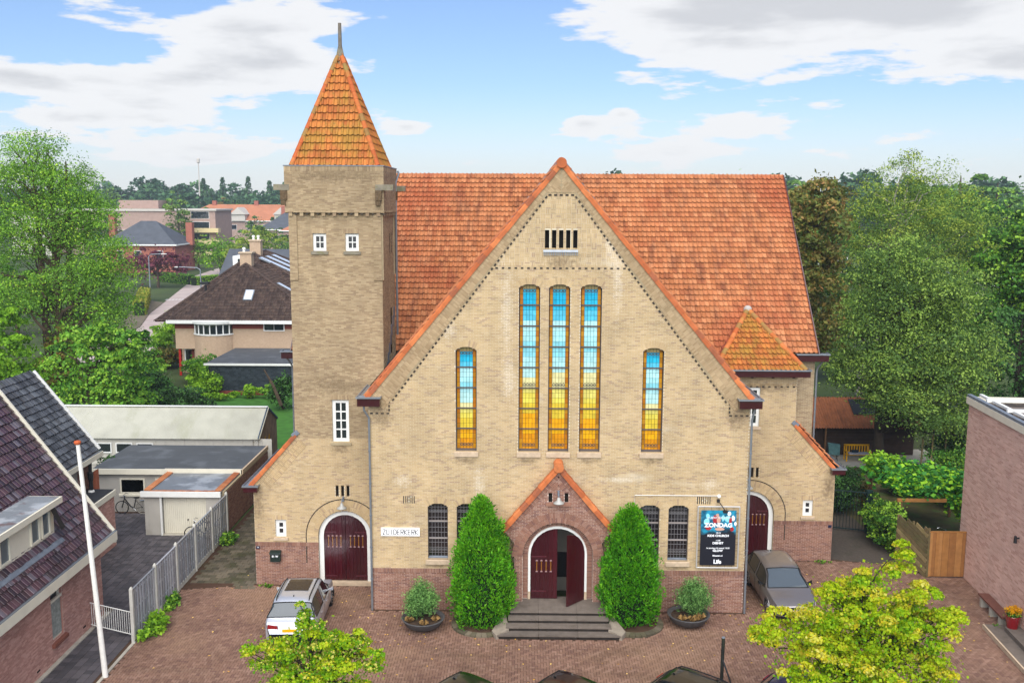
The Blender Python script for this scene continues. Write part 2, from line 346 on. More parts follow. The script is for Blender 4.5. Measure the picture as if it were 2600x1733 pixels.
BRICKS = {}     # material -> list of arrays for the individual pieces
def brick_mesh(C, U, V, N, hw, hh, d, base=0.):
    """C (n,3) centres on the wall plane; U,V (n,3) unit axes"""
    n = len(C); s = np.array([[-1, -1], [1, -1], [1, 1], [-1, 1]])
    P = np.zeros((n, 8, 3))
    for i, (a, b) in enumerate(s):
        q = C+U*(hw*a)[:, None]+V*(hh*b)[:, None]
        P[:, i] = q+N*base; P[:, i+4] = q+N*np.reshape(d, (-1, 1))
    F = np.array([[4, 5, 6, 7], [0, 1, 5, 4], [1, 2, 6, 5], [2, 3, 7, 6], [3, 0, 4, 7]])
    return P.reshape(-1, 3), (F[None]+8*np.arange(n)[:, None, None]).reshape(-1, 4)
class Bricks:
    def __init__(s, fr): s.fr = fr; s.L = []
    def add(s, u, v, hw, hh, ang=0., d=.010): s.L.append((u, v, hw, hh, ang, d)); return s
    def course(s, a, b, v, bw, bh, off=0., joint=.011, d=.010, jit=.0015):
        u = a - ((a-off) % bw)
        while u < b-.02:
            x0, x1 = max(u, a), min(u+bw, b)
            if x1-x0 > .045: s.L.append(((x0+x1)/2, v, (x1-x0-joint)/2, (bh-joint)/2, 0., d+NR.uniform(-jit, jit)))
            u += bw
    def ring(s, ar, t, g0=0., step=.066, d=.014, inner=0.):
        """radial bricks round the head of an opening"""
        if ar.R:
            a = math.acos(min(1, ar.hw/ar.R)) if ar.rise < ar.hw-1e-6 else 0
            rm = ar.R+g0+t/2; n = max(3, int((PI-2*a)*(ar.R+g0)/step))
            for i in range(n):
                th_ = a+(PI-2*a)*(i+.5)/n; s.add(ar.uc+rm*math.cos(th_), ar.vc+rm*math.sin(th_), (t-.008)/2, ((PI-2*a)*(ar.R+g0+t*.3)/n-.010)/2, th_, d)
    def build(s, parent, m, name='brick', kind='stuff', individual=0):
        if not s.L: return
        a = np.array(s.L); f = s.fr
        ca, sa = np.cos(a[:, 4]), np.sin(a[:, 4])
        C = f.arr(a[:, 0], a[:, 1], np.zeros(len(a)))
        U = np.outer(ca, f.u)+np.outer(sa, f.v); V = np.outer(-sa, f.u)+np.outer(ca, f.v)
        N = np.tile(f.n, (len(a), 1)); rnd = NR.rand(len(a))
        if individual:
            k = min(individual, len(a)); P, F = brick_mesh(np.zeros((1, 3)), np.array([[1., 0, 0]]), np.array([[0, 0, 1.]]), np.array([[0, -1., 0]]), np.array([1.]), np.array([1.]), np.array([1.]))
            proto = None; Mi = wmat(parent).inverted()
            for i in range(k):
                if proto is None: o = mesh_np(name, P, F, m, parent, local=True)
                else: o = bpy.data.objects.new(name, proto); link(o, parent)
                proto = o.data
                Rm = Matrix(((U[i][0]*a[i, 2], -N[i][0]*a[i, 5], V[i][0]*a[i, 3], C[i][0]), (U[i][1]*a[i, 2], -N[i][1]*a[i, 5], V[i][1]*a[i, 3], C[i][1]), (U[i][2]*a[i, 2], -N[i][2]*a[i, 5], V[i][2]*a[i, 3], C[i][2]), (0, 0, 0, 1)))
                o.matrix_local = Mi @ Rm
            a, C, U, V, N, rnd = a[k:], C[k:], U[k:], V[k:], N[k:], rnd[k:]
            if not len(a): return
        P, F = brick_mesh(C, U, V, N, a[:, 2], a[:, 3], a[:, 5])
        return mesh_np(name if not individual else name, P, F, m, parent, rnd=np.repeat(rnd, 5), kind=kind)

def wall_courses(fr, P, holes, B, v0, v1, bw=.22, bh=.0625, backing=None, phase=0., pat=None):
    """lay stretcher courses over polygon P less the holes; backing collects the mortar bed"""
    n = int(round((v1-v0)/bh)); bh = (v1-v0)/n
    for i in range(n):
        v = v0+(i+.5)*bh; iv = poly_iv(P, v)
        for h in holes:
            x = h.iv(v)
            if x: iv = cut(iv, x)
        for a, b in iv:
            if backing is not None: backing.poly([fr(a, v-bh/2), fr(b, v-bh/2), fr(b, v+bh/2), fr(a, v+bh/2)])
            if pat is not None and pat(i, a, b, v, bh): continue
            B.course(a, b, v, bw, bh, off=(i % 2)*bw/2+phase+NR.uniform(-.01, .01))
def reveal(fr, ar, depth, mb, m=0, closed=True):
    p = ar.path(); 
    for i in range(len(p)-1): mb.poly([fr(*p[i]), fr(*p[i+1]), fr(*p[i+1], -depth), fr(*p[i], -depth)], m)
    mb.poly([fr(ar.uc-ar.hw, ar.v0), fr(ar.uc+ar.hw, ar.v0), fr(ar.uc+ar.hw, ar.v0, -depth), fr(ar.uc-ar.hw, ar.v0, -depth)], m)
def ringstrip(fr, ar, g0, g1, d0, d1, mb, m=0, b=0.):
    """frame that follows the opening's outline between offsets g0<g1, standing between depths d0 (back) and d1 (front)"""
    p, q = ar.path(g=g0, b=b), ar.path(g=g1, b=b)
    for i in range(len(p)-1):
        mb.poly([fr(*p[i], d1), fr(*q[i], d1), fr(*q[i+1], d1), fr(*p[i+1], d1)], m)
        mb.poly([fr(*p[i], d0), fr(*p[i+1], d0), fr(*p[i+1], d1), fr(*p[i], d1)], m)
        mb.poly([fr(*q[i], d0), fr(*q[i+1], d0), fr(*q[i+1], d1), fr(*q[i], d1)], m)
def window_flat(parent, fr, uc, v0, w, h, depth=.10, cols=2, rows=2, fw=.09, frm='white', gl='glass', sill=True, sm='sill', sash=.03, name='window', sillw=.08, rise=0., frame_in=0):
    """a window set in a flat-headed opening: frame, glazing bars, panes; returns the window part"""
    u0, u1, v1 = uc-w/2, uc+w/2, v0+h
    mb = MB(); d = -depth
    def fb(a, b, c, e, f0, f1): mb.hexa([fr(a, c, f0), fr(b, c, f0), fr(b, c, f1), fr(a, c, f1), fr(a, e, f0), fr(b, e, f0), fr(b, e, f1), fr(a, e, f1)])
    fb(u0, u0+fw, v0, v1, d-.05, d+.03); fb(u1-fw, u1, v0, v1, d-.05, d+.03)
    fb(u0+fw, u1-fw, v0, v0+fw, d-.05, d+.028); fb(u0+fw, u1-fw, v1-fw, v1, d-.05, d+.028)
    win = mb.build(name, mat(frm), parent)
    iu0, iu1, iv0, iv1 = u0+fw, u1-fw, v0+fw, v1-fw
    mb = MB()
    for i in range(1, cols): x = iu0+(iu1-iu0)*i/cols; fb(x-sash/2, x+sash/2, iv0, iv1, d-.045, d+.012)
    for j in range(1, rows): z = iv0+(iv1-iv0)*j/rows; fb(iu0, iu1, z-sash/2, z+sash/2, d-.045, d+.009)
    if cols*rows > 1: mb.build('glazing_bar', mat(frm), win)
    for i in range(cols):
        for j in range(rows):
            a, b = iu0+(iu1-iu0)*i/cols+(sash/2 if i else 0), iu0+(iu1-iu0)*(i+1)/cols-(sash/2 if i < cols-1 else 0)
            c, e = iv0+(iv1-iv0)*j/rows+(sash/2 if j else 0), iv0+(iv1-iv0)*(j+1)/rows-(sash/2 if j < rows-1 else 0)
            q = MB(); q.hexa([fr(a, c, d-.04), fr(b, c, d-.04), fr(b, c, d-.02), fr(a, c, d-.02), fr(a, e, d-.04), fr(b, e, d-.04), fr(b, e, d-.02), fr(a, e, d-.02)])
            q.build('pane', mat(gl), win)
    if sill:
        q = MB(); q.hexa([fr(u0-sillw, v0-.14, -.02), fr(u1+sillw, v0-.14, -.02), fr(u1+sillw, v0-.14, .07), fr(u0-sillw, v0-.14, .07), fr(u0-sillw, v0, -depth), fr(u1+sillw, v0, -depth), fr(u1+sillw, v0-.03, .07), fr(u0-sillw, v0-.03, .07)])
        q.build('sill', mat(sm), win)
    return win

# ---- pantiles
PROF = [(0, .012), (.12, .060), (.30, .056), (.46, .002), (.74, -.010), (1.0, .012)]
def tile_proto(tw, th, lift=.072, prof=PROF, over=1.12):
    """a tile lying in its own frame: x across, y up the slope, z out of the slope"""
    V, F = [], []
    for (t, z) in prof: V.append((t*tw, 0, z+lift))
    for (t, z) in prof: V.append((t*tw, th*over, z+.004))
    for (t, z) in prof: V.append((t*tw, 0, z+lift-.020))
    n = len(prof)
    for i in range(n-1): F += [(i, i+1, n+i+1, n+i), (2*n+i, 2*n+i+1, i+1, i)]
    return np.array(V, float), np.array(F)
def tile_roof(parent, fr, rows_iv, tw, th, m0, name='roof_tile', lift=.072, individual=0, order=None, prof=PROF, jitter=.004):
    """fr: u along the eave, v up the slope, n out of the slope. rows_iv: function(v)->(u0,u1) or None"""
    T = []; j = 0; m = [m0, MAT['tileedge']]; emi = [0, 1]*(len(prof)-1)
    vmax = rows_iv('max')
    while j*th < vmax-.16:
        v = j*th; iv = rows_iv(v+th*.5)
        if iv:
            for (a, b) in (iv if isinstance(iv, list) else [iv]):
                u = math.floor(a/tw)*tw
                while u < b-.01:
                    x0, x1 = max(u, a), min(u+tw, b)
                    if x1-x0 > .03: T.append((x0, v, (x1-x0)/tw, 1.))
                    u += tw
        j += 1
    if not T: return
    T = np.array(T); PV, PF = tile_proto(tw, th, lift, prof)
    dz = NR.uniform(-jitter, jitter, len(T)); ds = NR.uniform(-jitter*2, jitter*2, len(T)); rnd = NR.rand(len(T))
    if individual:
        full = np.where(T[:, 2] > .99)[0]; idx = full if order is None else full[np.argsort([order(*T[i, :2]) for i in full])]
        idx = idx[:individual]; proto = None; Mi = wmat(parent).inverted()
        for i in idx:
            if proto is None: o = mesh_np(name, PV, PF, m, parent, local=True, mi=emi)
            else: o = bpy.data.objects.new(name, proto); link(o, parent)
            proto = o.data; c = fr(T[i, 0], T[i, 1]+ds[i], dz[i])
            o.matrix_local = Mi @ Matrix(((fr.u[0], fr.v[0], fr.n[0], c[0]), (fr.u[1], fr.v[1], fr.n[1], c[1]), (fr.u[2], fr.v[2], fr.n[2], c[2]), (0, 0, 0, 1)))
        keep = np.ones(len(T), bool); keep[idx] = False; T, dz, ds, rnd = T[keep], dz[keep], ds[keep], rnd[keep]
    n = len(T)
    if not n: return
    u = T[:, 0][:, None]+PV[None, :, 0]*T[:, 2][:, None]; v = T[:, 1][:, None]+PV[None, :, 1]+ds[:, None]; w = PV[None, :, 2]+dz[:, None]
    P = fr.o+u[..., None]*fr.u+v[..., None]*fr.v+w[..., None]*fr.n
    F = (PF[None]+len(PV)*np.arange(n)[:, None, None]).reshape(-1, 4)
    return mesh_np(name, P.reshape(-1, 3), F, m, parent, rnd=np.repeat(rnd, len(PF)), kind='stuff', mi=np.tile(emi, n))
def ridge(parent, a, b, m, rad=.12, step=.36, name='ridge_tile', flare=1.10):
    """half-round ridge tiles laid end to end from a to b, each its own piece"""
    a, b = Vector(a), Vector(b); L = (b-a).length; n = max(1, int(L/step)); d = (b-a)/n; dn = d.normalized()
    x = dn.cross(Vector((0, 0, 1))).normalized(); y = x.cross(dn).normalized()
    P, F = [], []; k = 7
    for s_, rr in ((0, rad*flare), (1, rad)):
        for i in range(k): t = PI*i/(k-1); P.append((math.cos(t)*rr, s_*d.length*1.04, math.sin(t)*rr))
    for i in range(k): t = PI*i/(k-1); P.append((math.cos(t)*rad*.8, 0, math.sin(t)*rad*.8))
    for i in range(k-1): F += [(i, i+1, k+i+1, k+i), (2*k+i, 2*k+i+1, i+1, i)]
    proto = None; Mi = wmat(parent).inverted()
    for i in range(n):
        if proto is None: o = mesh_np(name, P, F, m, parent, local=True)
        else: o = bpy.data.objects.new(name, proto); link(o, parent)
        proto = o.data; c = a+d*i+Vector((0, 0, R.uniform(-.006, .006)))
        o.matrix_local = Mi @ Matrix(((x.x, dn.x, y.x, c.x), (x.y, dn.y, y.y, c.y), (x.z, dn.z, y.z, c.z), (0, 0, 0, 1)))
def verge_tiles(parent, a, b, m, face=.24, depth=.34, step=.40, name='verge_tile', thick=.04, yf=-.07):
    """hooked clay verge tiles up a gable edge that faces -Y: a front face hanging down and a top lying back"""
    a, b = Vector(a), Vector(b); L = (b-a).length; n = max(1, round(L/step)); d = (b-a)/n; dn = d.normalized(); up = Vector((0, -1, 0)).cross(dn)
    if up.z < 0: up = -up
    l = d.length; P, F = [], []
    for s0, o_ in ((0, .014), (l*1.03, 0)):
        for (y, z) in ((yf-o_, -face), (yf-o_, .03+o_), (yf+.05, .085+o_), (yf+depth*.6, .075+o_), (yf+depth, .01+o_)): P.append((s0, y, z))
    for i in range(4): F.append((i, i+1, i+6, i+5))
    F += [(0, 0, 5, 5)][0:0]; P += [(0, yf+thick, -face), (l*1.03, yf+thick, -face)]; F += [(0, 5, 11, 10)]
    F += [(0, 1, 2, 10), (10, 2, 3, 4)]
    proto = None; Mi = wmat(parent).inverted()
    for i in range(n):
        if proto is None: o = mesh_np(name, P, F, m, parent, local=True)
        else: o = bpy.data.objects.new(name, proto); link(o, parent)
        proto = o.data; c = a+d*i+up*R.uniform(-.006, .006)
        o.matrix_local = Mi @ Matrix(((dn.x, 0, up.x, c.x), (dn.y, 1, up.y, c.y), (dn.z, 0, up.z, c.z), (0, 0, 0, 1)))
def text_mesh(name, txt, size, fr, uc, vc, d, m, parent, bold=0., sx=1., ext=.004, align='CENTER', shear=0., spacing=1.):
    cu = bpy.data.curves.new(name, 'FONT'); cu.body = txt; cu.size = size; cu.align_x = align; cu.align_y = 'CENTER'; cu.offset = bold; cu.extrude = ext; cu.shear = shear; cu.space_character = spacing
    cu.resolution_u = 4
    t = bpy.data.objects.new(name+'_c', cu); COL.objects.link(t)
    dg = bpy.context.evaluated_depsgraph_get(); me = bpy.data.meshes.new_from_object(t.evaluated_get(dg)); me.name = name
    bpy.data.objects.remove(t)
    me.materials.clear(); me.materials.append(m)
    o = bpy.data.objects.new(name, me); link(o, parent); WM[o.name] = wmat(parent)
    c = fr(uc, vc, d)
    Tm = Matrix(((fr.u[0]*sx, fr.v[0], fr.n[0], c[0]), (fr.u[1]*sx, fr.v[1], fr.n[1], c[1]), (fr.u[2]*sx, fr.v[2], fr.n[2], c[2]), (0, 0, 0, 1)))
    me.transform(wmat(parent).inverted() @ Tm)
    return o
# ================================================================ the ground
def sheet(name, pts, z, m, kind='structure', parent=None):
    mb = MB(); mb.poly([(x, y, z) for x, y in pts]); o = mb.build(name, m, parent); o['kind'] = kind; return o
MAT['earth'] = M('grassy ground', ['#3c4a22'], .95, var=.3, varscale=.15, stains=[(.05, .5, .7, '#4c4a30', .6)])
MAT['paver'] = M('red brown clinker', ['#7c5e4e', '#826454', '#745748', '#886b5b', '#7a5d4e', '#6e5246', '#7e6151'], .82, var=.12, varscale=.9,
    stains=[(.22, .48, .70, '#987a60', .5), (.45, .54, .74, '#54402f', .5), ((.12, .9, 1), .56, .74, '#5c4836', .35), (5., .6, .8, '#9a7860', .35)], bump=(40, .4, .006))
MAT['sand'] = M('sandy joint', ['#4a3527'], .98, var=.2, varscale=3, stains=[(.6, .5, .7, '#40401f', .4)])
MAT['greypaver'] = M('dark grey paving tile', ['#4a4648', '#514c4e', '#434042', '#575254'], .85, var=.15, varscale=1.2, stains=[(1.2, .55, .75, '#565052', .5)], bump=(30, .4, .006))
MAT['mosspaver'] = M('old grey concrete paver', ['#57503f', '#62594a', '#4d4738', '#6b6150'], .9, var=.2, varscale=1, stains=[(.9, .45, .7, '#3f4020', .6), (4., .55, .75, '#302c20', .4)], bump=(30, .4, .006))
MAT['asphaltpave'] = M('dark speckled path', ['#4a423a'], .92, var=.2, varscale=8, stains=[(.9, .5, .7, '#38372a', .6), (30., .55, .7, '#6b6054', .5)])
MAT['lawn'] = M('mown lawn', ['#3c6a22'], .9, var=.25, varscale=1.5)
MAT['roadbrick'] = M('pinkish street clinker', ['#ab9c94'], .85, var=.12, varscale=.5, stains=[(.2, .5, .7, '#9c8680', .5)])
MAT['concrete'] = M('pale concrete', ['#a8a294'], .9, var=.12, varscale=3, stains=[(2., .55, .8, '#7d786a', .5)], bump=(30, .4, .005))
sheet('ground', [(-1400, -200), (1400, -200), (1400, 1500), (-1400, 1500)], -.04, MAT['earth'])
fore = sheet('forecourt', [(-16.3, -14), (19.5, -14), (19.5, 6.2), (13.1, 6.2), (13.1, 7.4), (7.5, 7.4), (7.5, .1), (-7.5, .1), (-7.5, 3), (-13.1, 2.6), (-16.3, 1.9)], -.012, MAT['sand'])
def blocks(name, parent, cells, m, top=0., h=.03, individual=0, near=None, bev=.006):
    """cells: (cx, cy, hx, hy)"""
    c = np.array(cells, float); n = len(c)
    if near is not None: c = c[np.argsort(np.hypot(c[:, 0]-near[0], c[:, 1]-near[1]))]
    jz = NR.uniform(-.0025, .0025, n); rnd = NR.rand(n)
    def mk(c, jz):
        n = len(c); P = np.zeros((n, 8, 3))
        for i, (a, b) in enumerate(((-1, -1), (1, -1), (1, 1), (-1, 1))):
            P[:, i, 0] = c[:, 0]+a*c[:, 2]; P[:, i, 1] = c[:, 1]+b*c[:, 3]; P[:, i, 2] = top-h
            P[:, i+4, 0] = c[:, 0]+a*(c[:, 2]-bev); P[:, i+4, 1] = c[:, 1]+b*(c[:, 3]-bev); P[:, i+4, 2] = top+jz
        F = np.array([[4, 5, 6, 7], [0, 1, 5, 4], [1, 2, 6, 5], [2, 3, 7, 6], [3, 0, 4, 7]])
        return P.reshape(-1, 3), (F[None]+8*np.arange(n)[:, None, None]).reshape(-1, 4)
    k = min(individual, n); protos = {}
    for i in range(k):
        key = (round(c[i, 2], 4), round(c[i, 3], 4))
        if key not in protos: P, F = mk(np.array([[0, 0, c[i, 2], c[i, 3]]]), np.array([0.])); o = mesh_np(name, P, F, m, parent, local=True); protos[key] = o.data
        else: o = bpy.data.objects.new(name, protos[key]); link(o, parent)
        o.location = (c[i, 0], c[i, 1], jz[i])
    if n > k:
        P, F = mk(c[k:], jz[k:]); return mesh_np(name, P, F, m, parent, rnd=np.repeat(rnd[k:], 5), kind='stuff')
def inpoly(P, x, y):
    ins = False
    for i in range(len(P)):
        (a, b), (c, d) = P[i], P[(i+1) % len(P)]
        if (b <= y < d) or (d <= y < b):
            if x < a+(y-b)/(d-b)*(c-a): ins = not ins
    return ins
FP = [(-16.15, -8.2), (18.0, -8.2), (18.6, 5.2), (13.0, 6.0), (13.05, 5.85), (7.7, 5.85), (7.7, -.12), (-7.7, -.12), (-7.7, 2.4), (-13.2, 2.4), (-16.2, 1.9)]
cells = []; g = .105
for iy in range(int(-8.2/g), int(6.2/g)+1):
    for ix in range(int(-16.3/g), int(18.8/g)+1):
        k = (ix-iy) % 4; x, y = ix*g, iy*g
        if k == 0: c = (x+g, y+g/2, g-.004, g/2-.004)
        elif k == 3: c = (x+g/2, y+g, g/2-.004, g-.004)
        else: continue
        if not inpoly(FP, c[0], c[1]): continue
        if abs(c[0]) < 2.35 and -2.65 < c[1] < -.1: continue
        if math.hypot(abs(c[0])-2.95, c[1]+1.3) < 1.12: continue
        cells.append(c)
blocks('paver', fore, cells, MAT['paver'], individual=300, near=(-1, -6))
# alley to the left of the church, driveway of the neighbour, path on the right
alley = sheet('alley_path', [(-16.3, 1.9), (-13.1, 2.6), (-13.1, 26), (-16.0, 26), (-16.3, 12)], -.008, MAT['sand'])
cells = []
for j in range(58):
    y = 2.15+j*.31
    for i in range(11):
        x = -16.1+i*.305+(j % 2)*.15
        if x > -13.35 or (y < 2.6 and x < -14.2): continue
        cells.append((x+.1525, y, .148, .148))
blocks('path_tile', alley, cells, MAT['mosspaver'], top=.002, individual=120, near=(-14.5, 2))
drive = sheet('driveway', [(-18.6, -14), (-16.25, -14), (-16.35, 9), (-17, 13), (-24.5, 13), (-24.5, 6), (-18.8, -.8)], -.016, MAT['sand'])
cells = []
for j in range(70):
    y = -8+j*.302
    for i in range(28):
        x = -24.3+i*.302
        if x > -16.55 or (y < 0 and x < -18.3) or y > 12.2: continue
        cells.append((x+.15, y, .148, .148))
blocks('driveway_tile', drive, cells, MAT['greypaver'], top=.002, individual=200, near=(-18, 0))
# smooth kerb strip beside the house wall
kerb = [( -18.42, -13+.5*i) for i in range(25)]
mb = MB()
for x, y in kerb: mb.box(x-.15, x+.15, y+.005, y+.495, -.02, .03)
o = mb.build('kerb_strip', MAT['concrete']); o['kind'] = 'structure'
mb = MB()
for i in range(13): mb.box(-16.3, -16.18, -14+i, -13.01+i, -.03, .015)
o = mb.build('edging', MAT['concrete']); o['kind'] = 'structure'
sheet('side_path', [(13.1, 6.2), (16.3, 5.3), (16.3, 12.), (13.1, 26)], -.006, MAT['asphaltpave'])
sheet('lawn', [(-33.5, 25), (-15.2, 25), (-15.2, 44.2), (-34, 44.2)], -.02, MAT['lawn'])
sheet('garden_ground', [(16.3, 6), (34, 6), (34, 23.4), (13.1, 26), (16, 12)], -.022, M('dry garden soil', ['#4b4528'], .95, var=.3, varscale=1.5, stains=[(.8, .45, .65, '#3f5a22', .7)]))
sheet('garden_terrace', [(17.2, 22.4), (26, 22.4), (26, 27), (17.2, 27)], -.01, MAT['concrete'])

# ================================================================ the church
church = thing('church', 'large yellow brick church with steep orange tiled roofs, corner tower and stained glass front', 'church', (0, 5, 0))
MAT['core'] = M('inner wall', ['#4a4032'], .95)
MAT['plaster'] = M('grey plaster', ['#9a968c'], .9, var=.08)
MAT['brick_and_shade'] = M('dark glazed brick', ['#3a332b', '#2e2923', '#463c30'], .7)  # dark brick; on the dentil rows its colour stands for shade
core = MB()
core.box(-7.4, -1.5, .3, 15, 0, 8.9); core.box(1.5, 7.4, .3, 15, 0, 8.9); core.box(-1.5, 1.5, .3, 15, 4.5, 8.9); core.box(-1.5, 1.5, 2.2, 15, 0, 4.5)
core.box(-12.2, 12.2, 7.42, 22, 0, 9.45)
core.box(-12.95, -7.5, 2.8, 8.4, 0, 4.2); core.box(7.5, 12.95, 6.2, 8.4, 0, 4.2); core.box(-11.1, -7.5, 2.8, 6.3, 4.2, 18); core.box(7.5, 11.0, 6.2, 8, 4.2, 8.9)
def prism(mb, pts, y0, y1):
    n = len(pts); a = [(x, y0, z) for x, z in pts]; b = [(x, y1, z) for x, z in pts]
    mb.poly(a); mb.poly(b[::-1])
    for i in range(n): mb.poly([a[i], b[i], b[(i+1) % n], a[(i+1) % n]])
prism(core, [(-7.5, 8.9), (7.5, 8.9), (0, 17.8)], .3, 14.6)
mbx = [(7.2, 9.5), (22.2, 9.5), (14.7, 17.75)]
for s in (-1, 1): core.poly([(s*12.15, y, z) for y, z in mbx])
core.poly([(-12.15, 7.2, 9.5), (12.15, 7.2, 9.5), (12.15, 14.7, 17.75), (-12.15, 14.7, 17.75)])
core.poly([(-12.3, 22.4, 9.5), (12.3, 22.4, 9.5), (12.3, 14.7, 18.1), (-12.3, 14.7, 18.1)])
core.build('wall_core', MAT['core'], church)
mb = MB(); mb.poly([(-1.5, 2.15, 0), (1.5, 2.15, 0), (1.5, 2.15, 4.5), (-1.5, 2.15, 4.5)]); mb.poly([(-1.45, -.2, 0), (-1.45, 2.2, 0), (-1.45, 2.2, 4.5), (-1.45, -.2, 4.5)])
mb.poly([(1.45, -.2, 0), (1.45, 2.2, 0), (1.45, 2.2, 4.5), (1.45, -.2, 4.5)])
inn = mb.build('hall_wall', MAT['plaster'], church)
mb = MB(); mb.box(-1.44, 1.44, 2.05, 2.14, .66, 1.75); mb.box(1.36, 1.44, -.15, 2.05, .66, 1.75); mb.box(-1.44, -1.36, -.15, 2.05, .66, 1.75)
mb.build('wainscot', MAT['iron'], inn)

def solid_wall(name, fr, P, holes, zp, zsol, v1, ym='brick', mm='mortar', bw=.22, pat=None, ind=0):
    """wall part with a red plinth up to zp (soldier course on top) and yellow stretcher courses above"""
    bed = MB(); red = MB(); By = Bricks(fr); Br = Bricks(fr)
    if zp > 0:
        wall_courses(fr, P, holes, Br, 0, zsol, backing=red)
        v = (zsol+zp)/2; iv = poly_iv(P, v)
        for h in holes:
            x = h.iv(v)
            if x: iv = cut(iv, x)
        for a, b in iv:
            red.poly([fr(a, zsol), fr(b, zsol), fr(b, zp), fr(a, zp)])
            n = int((b-a)/.066)
            for i in range(n): Br.L.insert(0, (a+(i+.5)*(b-a)/n, v, (b-a)/n/2-.005, (zp-zsol)/2-.006, 0., .022))
    wall_courses(fr, P, holes, By, zp, v1, backing=bed, bw=bw, pat=pat)
    w = bed.build(name, MAT[mm], church)
    if zp > 0:
        xs = sorted([-99]+[h.uc for h in holes if h.v0 == 0]+[99])
        for xa, xb in zip(xs, xs[1:]):
            q = MB()
            for f_ in red.f:
                P_ = [red.v[k] for k in f_]
                if xa < sum(k[0] for k in P_)/len(P_) < xb: q.poly(P_)
            if q.f: q.build('plinth_bed', MAT['redmortar'], w)
        Br.build(w, MAT['redbrick'], individual=ind)
    return w, By

# ---- front gable
F0 = front(0.)
AP = 18.12; SL = (AP-8.95)/7.63; sa = math.atan(SL)
GP = [(-7.63, 0), (7.63, 0), (7.63, 8.95), (0, AP), (-7.63, 8.95)]
tall = [Arch(x, .42, 6.74, 10.86, .13) for x in (-3.71, 3.73)]+[Arch(x, .42, 6.74, 13.36, .13) for x in (-1.2, -.02, 1.23)]
low = [Arch(x, .41, 2.2, 4.42, .15) for x in (-4.88, -3.70, 3.72, 4.9)]
slots = [Arch(-.62+.085+i*.275, .085, 14.85, 15.62) for i in range(5)]
vents = [Arch(-6.26+i*.085, .017, 4.52, 4.84) for i in range(6)]+[Arch(5.64+i*.085, .017, 4.6, 4.92) for i in range(7)]
porch_hole = Arch(0, 1.42, 0, 2.54, 1.42)
def basket(i, a, b, v, bh):
    if v < 14.2: return False
    if i % 3 != 1: return True
    c = .20; u = math.floor(a/c)*c; k = int(round(u/c))
    while u < b:
        x0, x1 = max(u, a), min(u+c, b)
        if x1-x0 > .05:
            if (k+i//3) % 2:
                for j in (-1, 0, 1): BW.add((x0+x1)/2, v+j*bh, (x1-x0)/2-.006, bh/2-.006, 0., .010+R.uniform(-.002, .002))
            else:
                w = (x1-x0)/3
                for j in range(3): BW.add(x0+w*(j+.5), v, w/2-.006, bh*1.5-.006, 0., .010+R.uniform(-.002, .002))
        u += c; k += 1
    return True
BW = Bricks(F0)
holes = tall+low+slots+vents+[porch_hole]
w0, By = solid_wall('front_gable_wall', F0, GP, holes, 1.8, 1.62, AP-.02, pat=basket, ind=230)
By.L += BW.L
for ar in tall+low: By.ring(ar, .26, g0=.0, step=.07, d=.013)
# the sloping band of bricks laid square to the verge
band = Bricks(F0); bm = MB()
Ls = math.hypot(7.63, AP-8.95)
def zdot(x): return 16.94-(max(x, .52)-.52)*1.325
for s in (-1, 1):
    st = .0655
    for i in range(int(Ls/st)):
        t = (i+.5)*st; x = 7.63-t*math.cos(sa); z = 8.95+t*math.sin(sa)
        q0 = .03
        for k in range(9):
            q1 = q0+.21; xx, zz_ = x-q1*math.sin(sa), z-q1*math.cos(sa)
            while q1 > q0+.05 and (xx < .01 or zz_ < zdot(xx)+.09): q1 -= .02; xx, zz_ = x-q1*math.sin(sa), z-q1*math.cos(sa)
            if q1 <= q0+.05: break
            q = (q0+q1)/2; band.add(s*(x-q*math.sin(sa)), z-q*math.cos(sa), (q1-q0)/2-.005, st/2-.0055, s*(PI/2-sa), .036+R.uniform(-.002, .002)); q0 = q1
    xl = 6.62; bm.poly([(s*7.63, -.024, 8.95), (0, -.024, AP), (0, -.024, 17.03), (s*.52, -.024, 17.03), (s*xl, -.024, zdot(xl)+.09)])
bb = bm.build('verge_band', MAT['towermortar'], church); band.build(bb, MAT['bandbrick'])
# near-black squares: the shade between dentils, put into the brick colour
dots = Bricks(F0)
for s in (-1, 1):
    da = math.atan(1.325); dl = math.hypot(6.2, 6.2*1.325)
    for i in range(int(dl/.205)):
        t = .1+i*.205; dots.add(s*(.52+t*math.cos(da)), 16.94-t*math.sin(da), .052, .036, -s*da, .03)
    for j in range(4): dots.add(s*6.80, 8.42+j*.16, .03, .05, 0, .03)
    for j in range(4): dots.add(s*(6.85+j*.22), 8.28, .055, .03, 0, .03)
for i in range(5): dots.add(-.44+i*.22, 16.95, .06, .034, 0, .03)
for i in range(23): dots.add(-2.75+i*.25, 14.12, .05, .032, 0, .022)
dots.build(bb, MAT['brick_and_shade'])
rv = MB()
for ar in tall+low: reveal(F0, ar, .22, rv)
rv.build('reveal', MAT['brick'], w0)
for ar in slots+vents: rv = MB(); reveal(F0, ar, .25, rv); rv.poly([F0(ar.uc-ar.hw, ar.v0, -.25), F0(ar.uc+ar.hw, ar.v0, -.25), F0(ar.uc+ar.hw, ar.vs+ar.rise, -.25), F0(ar.uc-ar.hw, ar.vs+ar.rise, -.25)]); rv.build('slot', MAT['darkgap'], w0)
mb = MB(); mb.hexa([(-.68, -.07, 14.76), (.68, -.07, 14.76), (.68, .0, 14.76), (-.68, .0, 14.76), (-.68, -.05, 14.80), (.68, -.05, 14.80), (.68, .0, 14.85), (-.68, .0, 14.85)])
for i in range(19): mb.box(-.66+i*.072, -.66+i*.072+.03, -.055, -.012, 14.62, 14.765)
